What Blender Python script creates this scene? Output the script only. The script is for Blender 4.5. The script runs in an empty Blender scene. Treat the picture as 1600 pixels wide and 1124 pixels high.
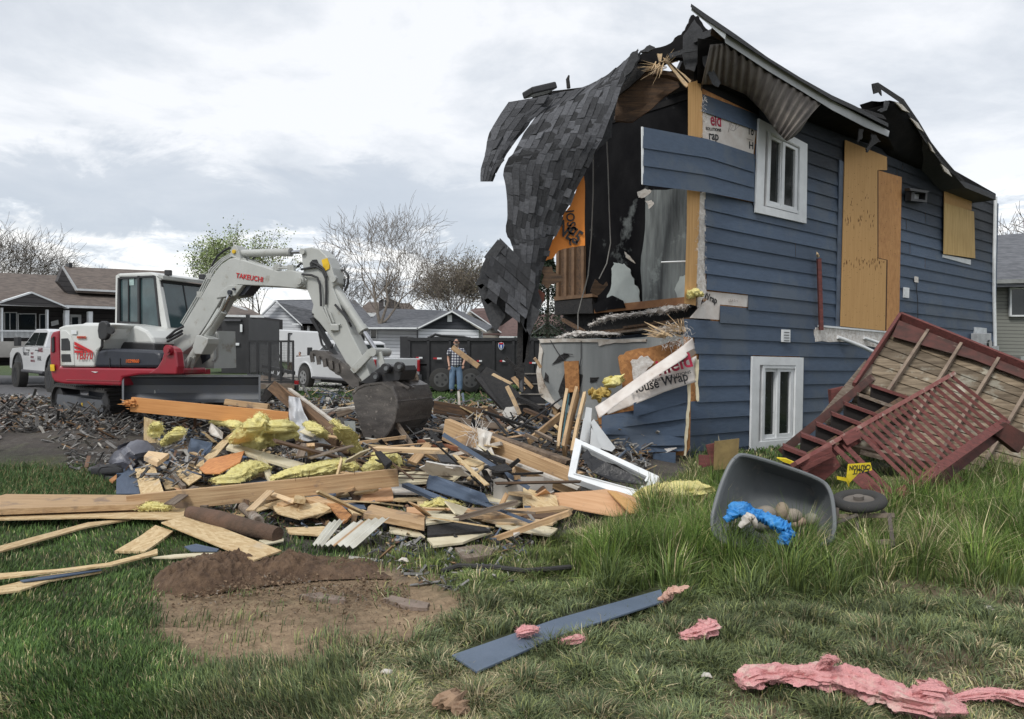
import bpy, math, random
import numpy as np
from mathutils import Vector, Matrix, noise
from math import sin, cos, pi, radians as rad
S = bpy.context.scene
C = S.collection
# ---------------------------------------------------------------- camera
F = 1155.0; CAMZ = 1.55
CP = Vector((0, 0, CAMZ))
RM = Matrix.Rotation(pi/2 - math.atan(14/F), 3, 'X') @ Matrix.Rotation(.016, 3, 'Z')
cam = bpy.data.objects.new('camera', bpy.data.cameras.new('camera')); C.objects.link(cam)
cam.matrix_world = Matrix.Translation(CP) @ RM.to_4x4()
cam.data.sensor_width = 36; cam.data.lens = 36*F/1600; cam.data.clip_end = 2000; cam.data.clip_start = .05
S.camera = cam
S.render.resolution_x = 1024; S.render.resolution_y = 719
S.view_settings.view_transform = 'Standard'; S.view_settings.look = 'None'
S.view_settings.exposure = 0.52; S.view_settings.gamma = 1
# ---------------------------------------------------------------- sky and sun
SUN_EL, SUN_AZ = 48, 215      # azimuth clockwise from +Y
w = bpy.data.worlds.new('World'); S.world = w; w.use_nodes = True
nt = w.node_tree; nt.nodes.clear(); N = nt.nodes.new; K = nt.links.new
out = N('ShaderNodeOutputWorld'); bg = N('ShaderNodeBackground'); bg.inputs[1].default_value = .1
sky = N('ShaderNodeTexSky'); sky.sky_type = 'NISHITA'; sky.sun_disc = False
sky.sun_elevation = rad(SUN_EL); sky.sun_rotation = rad(SUN_AZ)
tc = N('ShaderNodeTexCoord'); sep = N('ShaderNodeSeparateXYZ'); K(tc.outputs['Generated'], sep.inputs[0])
# cloud deck: project the direction on a high plane so that clouds flatten to the horizon
ad = N('ShaderNodeMath'); ad.operation = 'ADD'; ad.inputs[1].default_value = .16; K(sep.outputs[2], ad.inputs[0])
mxz = N('ShaderNodeMath'); mxz.operation = 'MAXIMUM'; mxz.inputs[1].default_value = .05; K(ad.outputs[0], mxz.inputs[0])
dx = N('ShaderNodeMath'); dx.operation = 'DIVIDE'; K(sep.outputs[0], dx.inputs[0]); K(mxz.outputs[0], dx.inputs[1])
dy = N('ShaderNodeMath'); dy.operation = 'DIVIDE'; K(sep.outputs[1], dy.inputs[0]); K(mxz.outputs[0], dy.inputs[1])
cmb = N('ShaderNodeCombineXYZ'); K(dx.outputs[0], cmb.inputs[0]); K(dy.outputs[0], cmb.inputs[1])
def wn(scale, det, rough, off):
    mp = N('ShaderNodeMapping'); mp.inputs['Location'].default_value = off; K(cmb.outputs[0], mp.inputs[0])
    n = N('ShaderNodeTexNoise'); n.inputs['Scale'].default_value = scale; n.inputs['Detail'].default_value = det
    n.inputs['Roughness'].default_value = rough; n.inputs['Distortion'].default_value = .35; K(mp.outputs[0], n.inputs[0]); return n
def ramp(src, stops):
    r = N('ShaderNodeValToRGB'); e = r.color_ramp.elements
    while len(e) < len(stops): e.new(.5)
    for el, (p, c) in zip(e, stops): el.position = p; el.color = (*c, 1)
    K(src, r.inputs[0]); return r
n1 = wn(1.25, 10, .6, (3.1, 1.7, 0))
r1 = ramp(n1.outputs[0], [(.36, (4.75, 5.05, 5.5)), (.47, (5.8, 6.05, 6.4)), (.58, (7.2, 7.3, 7.5))])      # veil
def dn(scale, sz, det, rough, off=(0, 0, 0), dist=.4):
    mp = N('ShaderNodeMapping'); mp.inputs['Location'].default_value = off; mp.inputs['Scale'].default_value = (1, 1, sz); K(tc.outputs['Generated'], mp.inputs[0])
    n = N('ShaderNodeTexNoise'); n.inputs['Scale'].default_value = scale; n.inputs['Detail'].default_value = det; n.inputs['Roughness'].default_value = rough
    n.inputs['Distortion'].default_value = dist; K(mp.outputs[0], n.inputs[0]); return n.outputs[0]
def math_(op, a, b, clamp=False):
    m = N('ShaderNodeMath'); m.operation = op; m.use_clamp = clamp
    for i, q in enumerate((a, b)):
        if isinstance(q, (int, float)): m.inputs[i].default_value = q
        else: K(q, m.inputs[i])
    return m.outputs[0]
def mixc_(f, a, b):
    m = N('ShaderNodeMixRGB'); K(f, m.inputs[0])
    for i, q in ((1, a), (2, b)):
        if isinstance(q, tuple): m.inputs[i].default_value = (*q, 1)
        else: K(q, m.inputs[i])
    return m.outputs[0]
rough_el = math_('ADD', sep.outputs[2], math_('MULTIPLY', math_('SUBTRACT', dn(5.5, 2.2, 9, .62, (.3, .2, .1)), .5), .23))
low = ramp(dn(9, 3.6, 10, .66, (2.2, .4, 1.1), .7), [(.38, (4.7, 5.1, 5.6)), (.47, (6.4, 6.7, 7.1)), (.54, (8.9, 8.8, 8.6))]).outputs[0]
lowm = ramp(rough_el, [(.0, (1, 1, 1)), (.15, (1, 1, 1)), (.175, (0, 0, 0))]).outputs[0]
bandm = ramp(rough_el, [(.13, (0, 0, 0)), (.15, (1, 1, 1)), (.215, (.75, .75, .75)), (.24, (0, 0, 0))]).outputs[0]
lx = N('ShaderNodeMapRange'); lx.inputs[1].default_value = .22; lx.inputs[2].default_value = -.05; K(sep.outputs[0], lx.inputs[0])
c0 = mixc_(math_('MULTIPLY', lowm, .9), r1.outputs[0], low)
mixc_out = mixc_(math_('MULTIPLY', math_('MULTIPLY', bandm, lx.outputs[0]), .95), c0, (4.35, 4.75, 5.3))
mixs = N('ShaderNodeMixRGB'); mixs.inputs[0].default_value = .9; K(sky.outputs[0], mixs.inputs[1]); K(mixc_out, mixs.inputs[2])
K(mixs.outputs[0], bg.inputs[0]); K(bg.outputs[0], out.inputs[0])
sun = bpy.data.objects.new('sun', bpy.data.lights.new('sun', 'SUN')); C.objects.link(sun)
sun.data.energy = 1.5; sun.data.angle = rad(14); sun.data.color = (1, .97, .92)
a, e = rad(SUN_AZ), rad(SUN_EL)
sun.rotation_euler = Vector((sin(a)*cos(e), cos(a)*cos(e), sin(e))).to_track_quat('Z', 'Y').to_euler()
sun.location = (0, 0, 30)

# ---------------------------------------------------------------- projection helpers (photo pixels -> places)
def ray(x, y):
    r = RM @ Vector(((x-800)/F, -(y-562)/F, -1)); return r / r.y
def P(x, y, d): return CP + ray(x, y)*d
def PZ(x, y, z):
    r = ray(x, y); return CP + r*((z-CAMZ)/r.z)
def proj(p):
    q = RM.transposed() @ (Vector(p)-CP); return (800+F*q.x/-q.z, 562-F*q.y/-q.z)
class Plane:
    def __init__(s, O, u):
        s.O = Vector((*O[:2], 0)); s.u = Vector((*u, 0)).normalized(); s.n = Vector((s.u.y, -s.u.x, 0))
    def __call__(s, x, y, off=0):
        r = ray(x, y); return CP + r*(((s.O-CP).dot(s.n)+off)/r.dot(s.n))
def reg(x0, y0, k): return lambda u, v: (x0+u/k, y0+v/k)
ZA = reg(0, 330, 3.2125); ZB = reg(300, 330, 3.2125); ZC = reg(600, 450, 4.29); ZD = reg(740, 0, 3.2125)
ZE = reg(740, 250, 3.2125); ZF = reg(1000, 0, 2.6667); ZG = reg(1100, 450, 2.498); ZH = reg(0, 600, 3.2125)
ZI = reg(350, 580, 3.2125); ZJ = reg(650, 500, 2.81); ZK = reg(650, 850, 1.684)
# ---------------------------------------------------------------- mesh builder
WL = {}
class MB:
    def __init__(s): s.v = []; s.f = []; s.c = []
    def add(s, vs, fs, col=None):
        b = len(s.v); s.v += [Vector(p) for p in vs]; s.f += [tuple(b+i for i in f) for f in fs]
        if col is not None and not isinstance(col, list): col = [col]*len(vs)
        s.c += col if col is not None else [(1, 1, 1)]*len(vs)
        return s
    def hexa(s, a, b, col=None):   # a: 4 pts ring, b: the opposite 4 pts ring
        n = len(a)
        return s.add(list(a)+list(b), [tuple(range(n)), tuple(range(2*n-1, n-1, -1))] + [(i, (i+1) % n, n+(i+1) % n, n+i)[::-1] for i in range(n)], col)
    def prism(s, poly, vec, col=None):
        vec = Vector(vec); return s.hexa(poly, [Vector(p)+vec for p in poly], col)
    def box(s, c, size, M=None, col=None):
        c = Vector(c); x, y, z = [q/2 for q in size]
        r = [Vector(p) for p in ((-x, -y, -z), (x, -y, -z), (x, y, -z), (-x, y, -z), (-x, -y, z), (x, -y, z), (x, y, z), (-x, y, z))]
        if M: r = [M @ q for q in r]
        r = [c+q for q in r]; return s.add(r, [(0, 3, 2, 1), (4, 5, 6, 7), (0, 1, 5, 4), (1, 2, 6, 5), (2, 3, 7, 6), (3, 0, 4, 7)], col)
    def bar(s, a, b, w, h, up=(0, 0, 1), col=None):
        a, b, up = Vector(a), Vector(b), Vector(up); d = (b-a)
        if d.length < 1e-6: return s
        d.normalize(); sd = d.cross(up)
        if sd.length < 1e-4: sd = d.cross(Vector((1, 0, 0)))
        sd.normalize(); u = sd.cross(d)
        ring = [(-w/2, -h/2), (w/2, -h/2), (w/2, h/2), (-w/2, h/2)]
        return s.hexa([a+sd*p+u*q for p, q in ring][::-1], [b+sd*p+u*q for p, q in ring][::-1], col)
    def tube(s, pts, r, n=8, cap=True, col=None):
        pts = [Vector(p) for p in pts]; m = len(pts)
        if not hasattr(r, '__len__'): r = [r]*m
        vs = []; prev = None
        for i, p in enumerate(pts):
            d = (pts[min(i+1, m-1)]-pts[max(i-1, 0)]).normalized()
            if prev is None: a = d.orthogonal().normalized()
            else:
                a = prev - d*prev.dot(d)
                a = a.normalized() if a.length > 1e-5 else d.orthogonal().normalized()
            prev = a; b = d.cross(a)
            vs += [p+(a*cos(2*pi*k/n)+b*sin(2*pi*k/n))*r[i] for k in range(n)]
        fs = [(i*n+k, i*n+(k+1) % n, (i+1)*n+(k+1) % n, (i+1)*n+k) for i in range(m-1) for k in range(n)]
        if cap: fs += [tuple(range(n))[::-1], tuple(range((m-1)*n, m*n))]
        return s.add(vs, fs, col)
    def disc(s, c, ax, r, t, n=20, col=None, r2=None):
        ax = Vector(ax).normalized(); c = Vector(c); return s.tube([c-ax*t/2, c+ax*t/2], [r, r if r2 is None else r2], n, True, col)
    def ring(s, outer, inner, off, col=None):   # frame: matching outer / inner loops, extruded by off
        off = Vector(off); n = len(outer); vs = list(outer)+list(inner)+[Vector(p)+off for p in outer]+[Vector(p)+off for p in inner]
        fs = []
        for i in range(n):
            j = (i+1) % n
            fs += [(i, j, n+j, n+i), (2*n+i, 3*n+i, 3*n+j, 2*n+j), (i, 2*n+i, 2*n+j, j), (n+i, n+j, 3*n+j, 3*n+i)]
        return s.add(vs, fs, col)
    def grid(s, fn, nu, nv, col=None):
        vs = [fn(i/nu, j/nv) for j in range(nv+1) for i in range(nu+1)]
        cs = [col(i/nu, j/nv) for j in range(nv+1) for i in range(nu+1)] if col else None
        return s.add(vs, [(j*(nu+1)+i, j*(nu+1)+i+1, (j+1)*(nu+1)+i+1, (j+1)*(nu+1)+i) for j in range(nv) for i in range(nu)], cs)
    def build(s, name, mat, parent=None, smooth=False, bevel=0, solid=0, origin=None, angle=40):
        me = bpy.data.meshes.new(name)
        vs = s.v
        if origin is None:
            if not vs: vs = [Vector((0, 0, 0))]
            lo = [min(p[i] for p in vs) for i in range(3)]; hi = [max(p[i] for p in vs) for i in range(3)]
            origin = Vector(((lo[0]+hi[0])/2, (lo[1]+hi[1])/2, (lo[2]+hi[2])/2 if parent else lo[2]))
        me.from_pydata([p-origin for p in vs], [], s.f); me.update()
        ca = me.color_attributes.new('Col', 'FLOAT_COLOR', 'POINT')
        flat = []
        for c in s.c: flat += [c[0], c[1], c[2], 1.0]
        if len(flat) == 4*len(me.vertices): ca.data.foreach_set('color', flat)
        if smooth:
            me.shade_smooth()
            try: me.set_sharp_from_angle(angle=rad(angle))
            except Exception: pass
        o = bpy.data.objects.new(name, me); C.objects.link(o); me.materials.append(mat)
        WL[o] = origin
        if parent: o.parent = parent; o.location = origin-WL[parent]
        else: o.location = origin
        if solid:
            m = o.modifiers.new('solid', 'SOLIDIFY'); m.thickness = solid; m.offset = 0
        if bevel:
            m = o.modifiers.new('bevel', 'BEVEL'); m.width = bevel; m.segments = 2; m.limit_method = 'ANGLE'; m.angle_limit = rad(35)
        return o
def tag(o, label, cat, group=None, kind=None):
    o['label'] = label; o['category'] = cat
    if group: o['group'] = group
    if kind: o['kind'] = kind
    return o
def struct(o, kind='structure'): o['kind'] = kind; return o
def empty(name, loc, label=None, cat=None, group=None):
    o = bpy.data.objects.new(name, None); C.objects.link(o); o.location = loc; o.empty_display_size = .2; WL[o] = Vector(loc)
    if label: tag(o, label, cat, group)
    return o
def lerp(a, b, t): return a+(b-a)*t
def pl_at(pts, t):      # point on a polyline at 0..1 (by index)
    t = max(0, min(.99999, t))*(len(pts)-1); i = int(t); f = t-i
    return tuple(lerp(pts[i][k], pts[i+1][k], f) for k in range(len(pts[0])))
def jag(pts, amp, sub=4, seed=0, closed=False):
    r = random.Random(seed); o = []
    n = len(pts); seg = n if closed else n-1
    for i in range(seg):
        a, b = pts[i], pts[(i+1) % n]
        for k in range(sub):
            t = (k+(r.uniform(-.3, .3) if k else 0))/sub; j = amp if k else amp*.3
            o.append((lerp(a[0], b[0], t)+r.uniform(-j, j), lerp(a[1], b[1], t)+r.uniform(-j, j)))
    if not closed: o.append(pts[-1])
    return o
# ---------------------------------------------------------------- materials
MT = {}
def M(name, base, rough=.8, metal=0, c2=None, var=.35, scale=4, stretch=(1, 1, 1), bump=.2, bscale=40, bstr=(1, 1, 1), attr=False,
      spec=.5, rnd=0, c3=None, scale3=1.5, lo3=.55, alpha=1, trans=0, coat=0, vor=0, sss=0, det=6, sharp=.5):
    if name in MT: return MT[name]
    m = bpy.data.materials.new(name); m.use_nodes = True; t = m.node_tree; N = t.nodes.new; L = t.links.new
    b = t.nodes['Principled BSDF']; b.inputs['Roughness'].default_value = rough; b.inputs['Metallic'].default_value = metal
    b.inputs['Specular IOR Level'].default_value = spec
    if coat: b.inputs['Coat Weight'].default_value = coat; b.inputs['Coat Roughness'].default_value = .15
    if trans: b.inputs['Transmission Weight'].default_value = trans
    if alpha < 1: b.inputs['Alpha'].default_value = alpha
    tc = N('ShaderNodeTexCoord')
    def mp(st, sc, rot=None):
        q = N('ShaderNodeMapping'); q.inputs['Scale'].default_value = tuple(sc*k for k in st); L(tc.outputs['Object'], q.inputs[0]); return q
    def nz(st, sc, d=det, r=.6):
        n = N('ShaderNodeTexNoise'); n.inputs['Scale'].default_value = 1; n.inputs['Detail'].default_value = d; n.inputs['Roughness'].default_value = r
        L(mp(st, sc).outputs[0], n.inputs[0]); return n
    def mr(src, a, bb, c=0, d=1):
        q = N('ShaderNodeMapRange'); q.inputs[1].default_value = a; q.inputs[2].default_value = bb; q.inputs[3].default_value = c; q.inputs[4].default_value = d; L(src, q.inputs[0]); return q.outputs[0]
    if c2 is None: c2 = tuple(k*(1-var) for k in base)
    mix = N('ShaderNodeMixRGB'); mix.inputs[1].default_value = (*base, 1); mix.inputs[2].default_value = (*c2, 1)
    if vor:
        vv = N('ShaderNodeTexVoronoi'); vv.inputs['Scale'].default_value = vor; vv.inputs['Randomness'].default_value = 1
        L(mp(stretch, 1).outputs[0], vv.inputs[0]); sp = N('ShaderNodeSeparateColor'); L(vv.outputs['Color'], sp.inputs[0]); L(sp.outputs[0], mix.inputs[0])
    else:
        w_ = .25*(1-sharp)+.02
        L(mr(nz(stretch, scale).outputs[0], .5-w_, .5+w_), mix.inputs[0])
    col = mix.outputs[0]
    if c3:
        m3 = N('ShaderNodeMixRGB'); m3.inputs[2].default_value = (*c3, 1); L(mr(nz((1, 1, 1), scale3, 5, .65).outputs[0], lo3, lo3+.1), m3.inputs[0]); L(col, m3.inputs[1]); col = m3.outputs[0]
    if attr:
        at = N('ShaderNodeAttribute'); at.attribute_name = 'Col'; mu = N('ShaderNodeMixRGB'); mu.blend_type = 'MULTIPLY'; mu.inputs[0].default_value = 1
        L(col, mu.inputs[1]); L(at.outputs['Color'], mu.inputs[2]); col = mu.outputs[0]
    if rnd:
        oi = N('ShaderNodeObjectInfo'); hs = N('ShaderNodeHueSaturation'); L(col, hs.inputs['Color']); L(mr(oi.outputs['Random'], 0, 1, 1-rnd, 1+rnd*.8), hs.inputs['Value']); col = hs.outputs[0]
    L(col, b.inputs['Base Color'])
    if bump:
        bp = N('ShaderNodeBump'); bp.inputs['Strength'].default_value = bump; bp.inputs['Distance'].default_value = .02
        L(nz(bstr, bscale, 4, .65).outputs[0], bp.inputs['Height']); L(bp.outputs[0], b.inputs['Normal'])
    MT[name] = m; return m
wood = M('lumber', (.58, .40, .225), .75, c2=(.38, .235, .12), scale=6, stretch=(.35, 9, 9), bump=.25, bscale=10, bstr=(.3, 14, 14), rnd=.18, c3=(.27, .19, .13), scale3=3.5, lo3=.55)
wood_pale = M('pale_lumber', (.62, .47, .29), .8, c2=(.50, .34, .19), scale=6, stretch=(.35, 9, 9), bump=.25, bscale=10, bstr=(.3, 14, 14), rnd=.15, c3=(.35, .28, .21), scale3=3.5, lo3=.54)
wood_orange = M('orange_beam', (.60, .29, .10), .7, c2=(.50, .22, .07), scale=5, stretch=(.3, 7, 7), bump=.15, bscale=10, bstr=(.3, 14, 14), rnd=.1, c3=(.35, .18, .08), scale3=2, lo3=.66)
wood_old = M('weathered_lumber', (.25, .20, .155), .9, c2=(.13, .095, .07), scale=5, stretch=(.4, 8, 8), bump=.5, bscale=12, bstr=(.3, 12, 12), rnd=.2, c3=(.36, .33, .29), scale3=3, lo3=.58)
wood_char = M('charred_wood', (.022, .02, .019), .75, c2=(.008, .008, .009), scale=14, bump=.9, bscale=30, rnd=.2, c3=(.10, .085, .075), scale3=3, lo3=.66)
wood_dark = M('sooty_wood', (.13, .075, .04), .85, c2=(.05, .032, .022), scale=5, stretch=(.5, 6, 6), bump=.4, bscale=20, rnd=.2)
osb = M('flake_board', (.62, .48, .28), .85, c2=(.45, .31, .155), vor=26, stretch=(.6, 1.6, 1.6), bump=.4, bscale=60, rnd=.14, c3=(.50, .40, .27), scale3=3, lo3=.6)
osb_dark = M('brown_flake_board', (.46, .22, .08), .85, c2=(.28, .125, .045), vor=24, bump=.4, bscale=60, rnd=.1)
ply = M('plywood', (.56, .33, .13), .75, c2=(.47, .265, .095), scale=3.5, stretch=(7, 7, .45), bump=.12, bscale=18, bstr=(9, 9, .4), c3=(.40, .23, .10), scale3=6, lo3=.68, sharp=.2)
ply_flat = M('lying_plywood', (.60, .36, .20), .75, c2=(.50, .28, .14), scale=3.5, stretch=(.6, 6, 6), bump=.12, bscale=18, bstr=(.4, 9, 9), c3=(.38, .24, .14), scale3=4, lo3=.62, rnd=.1)
blue = M('blue_siding', (.068, .102, .158), .62, c2=(.054, .083, .132), scale=3, stretch=(2, 2, 14), bump=.35, bscale=14, bstr=(1.2, 1.2, 16), attr=True, c3=(.082, .108, .146), scale3=1.1, lo3=.5)
blue_loose = M('loose_blue_siding', (.085, .118, .175), .6, c2=(.062, .09, .14), scale=3, stretch=(1, 10, 10), bump=.3, bscale=12, bstr=(.8, 16, 16), c3=(.22, .25, .29), scale3=6, lo3=.66, rnd=.15)
white = M('white_trim', (.74, .76, .77), .5, c2=(.62, .64, .65), scale=3, bump=.05, attr=True)
white_dirty = M('dirty_white_sheet', (.62, .59, .54), .7, c2=(.42, .37, .31), scale=6, bump=.2, bscale=20, rnd=.1, c3=(.22, .17, .13), scale3=5, lo3=.62)
cream = M('cream_painted_board', (.66, .60, .44), .75, c2=(.52, .45, .30), scale=5, bump=.2, bscale=25, c3=(.22, .15, .09), scale3=6, lo3=.62, rnd=.08)
glassd = M('dark_glass', (.012, .016, .017), .06, c2=(.02, .025, .024), scale=2, bump=0, spec=.6)
glassg = M('green_tinted_glass', (.06, .10, .105), .05, c2=(.03, .05, .055), scale=2, bump=0, spec=.8)
shing = M('charcoal_shingle', (.075, .077, .082), .95, c2=(.048, .049, .053), scale=30, bump=.7, bscale=160, attr=True)
black = M('black_paint', (.018, .018, .02), .45, c2=(.03, .03, .032), scale=3, bump=.05, attr=True)
blackr = M('black_rubber', (.036, .036, .036), .85, c2=(.04, .038, .035), scale=8, bump=.3, bscale=60)
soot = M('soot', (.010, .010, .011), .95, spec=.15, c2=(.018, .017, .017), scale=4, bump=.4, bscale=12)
wrapm = M('house_wrap_film', (.66, .62, .58), .6, c2=(.56, .50, .45), scale=5, bump=.3, bscale=14, c3=(.42, .33, .27), scale3=5, lo3=.63)
fluff = M('torn_fibre', (.78, .76, .73), .95, c2=(.55, .50, .45), scale=16, bump=1, bscale=50, attr=True)
yellow = M('yellow_insulation', (.84, .77, .36), 1, c2=(.74, .65, .25), scale=16, bump=1, bscale=70, rnd=.08, c3=(.62, .54, .28), scale3=9, lo3=.6, spec=.1, attr=True)
pink = M('pink_insulation', (.82, .43, .42), 1, c2=(.74, .34, .34), scale=14, bump=1, bscale=80, c3=(.80, .55, .49), scale3=9, lo3=.52, spec=.1, attr=True)
redw = M('red_stained_wood', (.175, .052, .045), .8, c2=(.10, .034, .03), scale=6, stretch=(1, 6, 6), bump=.35, bscale=25, attr=True, c3=(.30, .17, .13), scale3=9, lo3=.66)
red_txt = M('crimson_print', (.42, .01, .05), .6, bump=0); blk_txt = M('black_print', (.02, .02, .022), .6, bump=0); red_pt = M('red_print', (.60, .02, .025), .5, bump=0)
def fontmesh(s, ext=.0008):
    cu = bpy.data.curves.new('lettering', 'FONT'); cu.body = s; cu.extrude = .01; cu.offset = .02; cu.resolution_u = 3
    o = bpy.data.objects.new('t', cu); C.objects.link(o); bpy.context.view_layer.update()
    me = bpy.data.meshes.new_from_object(o); bpy.data.objects.remove(o)
    return me
def text3(name, s, A, B, h, n, mat, parent=None, shear=0, up=None):
    """writing from A to B (fitted), letter height h, facing n"""
    me = fontmesh(s); vs = np.array([v.co[:] for v in me.vertices])
    x0, x1 = vs[:, 0].min(), vs[:, 0].max(); y0, y1 = 0, max(.6, vs[:, 1].max())
    A, B, n = Vector(A), Vector(B), Vector(n).normalized(); d = B-A; upv = up if up else n.cross(d).normalized()
    mb = MB()
    pts = []
    for x, y, z in vs:
        t = (x-x0)/(x1-x0); q = y/y1
        pts.append(A+d*t+upv*(q*h)+d.normalized()*(shear*q*h)+n*(.0015 if z > 0 else 0))
    mb.add(pts, [tuple(p.vertices) for p in me.polygons]); bpy.data.meshes.remove(me)
    return mb.build(name, mat, parent)
def soft(u): return u*u*(3-2*u)
# ================================================================ GROUND
def inpoly(x, y, poly):
    c = False; n = len(poly); j = n-1
    for i in range(n):
        xi, yi = poly[i]; xj, yj = poly[j]
        if (yi > y) != (yj > y) and x < (xj-xi)*(y-yi)/(yj-yi)+xi: c = not c
        j = i
    return c
def polydist(x, y, poly):
    if inpoly(x, y, poly): return 0
    m = 1e9; n = len(poly)
    for i in range(n):
        a, b = poly[i], poly[(i+1) % n]; dx, dy = b[0]-a[0], b[1]-a[1]
        t = max(0, min(1, ((x-a[0])*dx+(y-a[1])*dy)/(dx*dx+dy*dy+1e-9))); m = min(m, math.hypot(x-a[0]-t*dx, y-a[1]-t*dy))
    return m
def sst(a, b, x): 
    t = max(0, min(1, (x-a)/(b-a))); return t*t*(3-2*t)
DIRT = [(262, 935), (330, 900), (450, 905), (560, 890), (650, 905), (705, 945), (650, 985), (560, 1000), (470, 1022), (380, 1035), (300, 1020), (262, 985)]
RUB = [(-900, 634), (0, 634), (200, 640), (420, 600), (840, 618), (1060, 640), (1060, 740), (1010, 800), (820, 860), (600, 870), (440, 850), (230, 770), (130, 735), (100, 700), (0, 690), (-900, 690)]
def gz(X, Y):
    m = sst(8.3, 11, Y)*(1-sst(15.5, 19, Y))*sst(-15, -12, X)*(1-sst(1.2, 2.6, X))
    z = .25*m + .03*noise.noise((X*.6, Y*.6, 0))+.012*noise.noise((X*2.2, Y*2.2, 3))
    if m > .05: z += m*.07*noise.noise((X*1.9, Y*1.9, 7))
    if Y < 9:
        px = proj((X, Y, 0)) if Y > .5 else (0, 0)
        if Y > 2 and inpoly(px[0], px[1], DIRT): z -= .03
    return z
def axis(a, fine0, fine1, b, st):
    l = [fine0-(abs(a-fine0))*((k/22)**2.4) for k in range(22, 0, -1)]
    f = list(np.arange(fine0, fine1, st)); r = [fine1+(b-fine1)*((k/22)**2.4) for k in range(0, 23)]
    return l+f+r
xs = axis(-900, -9, 8.5, 900, .115); ys = axis(-60, 1.6, 14, 1500, .11)
mb = MB(); cols = []; vs = []
for Y in ys:
    for X in xs:
        near = -16 < X < 16 and 0 < Y < 20
        z = gz(X, Y) if near else (0 if Y < 40 else 0)
        vs.append((X, Y, z))
        n = noise.noise((X*1.3, Y*1.3, 1)); n2 = noise.noise((X*6, Y*6, 2))
        c = (.062+.02*n, .072+.025*n, .03)
        if near and Y > 2.2:
            px, py = proj((X, Y, z))
            if Y < 9:
                dd = polydist(px, py, DIRT)
                if dd < 70:
                    k = 1-sst(0, 60, dd+n2*45); n4 = noise.noise((X*2.6, Y*2.6, 11)); b = (.31+.09*n2+.14*n4, .222+.07*n2+.10*n4, .138+.045*n2+.065*n4)
                    c = tuple(lerp(c[i], b[i], k) for i in range(3))
                if px > 1100:
                    k = sst(.1, .35, noise.noise((X*1.1+4, Y*1.1, 9)))*.7; b = (.19, .135, .085); c = tuple(lerp(c[i], b[i], k) for i in range(3))
            dd = polydist(px, py, RUB)
            if dd < 40:
                k = 1-sst(0, 40, dd+n2*25); g = .075+.04*n2+.03*n; b = (g*1.15, g, g*.88)
                c = tuple(lerp(c[i], b[i], k) for i in range(3))
            if Y > 15.5: c = (.06+.02*n, .095+.02*n, .028)
        elif Y > 20: c = (.065+.02*n, .10+.02*n, .03)
        cols.append(c)
nx = len(xs); fs = [(j*nx+i, j*nx+i+1, (j+1)*nx+i+1, (j+1)*nx+i) for j in range(len(ys)-1) for i in range(nx-1)]
mb.add(vs, fs, cols)
soil = M('soil', (1, 1, 1), .95, c2=(.62, .60, .58), scale=18, bump=.9, bscale=45, attr=True)
struct(mb.build('ground', soil, smooth=True, origin=Vector((0, 0, 0)), angle=180))
asph = M('asphalt', (.115, .115, .12), .85, c2=(.085, .085, .09), scale=3, bump=.3, bscale=90, c3=(.15, .15, .155), scale3=.4)
conc = M('concrete', (.42, .40, .37), .85, c2=(.33, .315, .29), scale=2, bump=.2, bscale=60)
def sheet(name, pts, mat, z=.012):
    return struct(MB().prism([Vector((x, y, z)) for x, y in pts], (0, 0, .004)).build(name, mat))
sheet('road', [(-60, 20.5), (-9.3, 20.5), (-8.2, 34), (-60, 34)], asph, .03)
sheet('driveway', [(-8.6, 25.8), (-3.2, 25.8), (-5.2, 50), (-15, 50), (-13.5, 34.5), (-8.1, 34.5)], conc, .035)
sheet('street', [(-8.1, 34.6), (40, 34.6), (40, 39), (-6.6, 39)], asph, .06)
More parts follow.
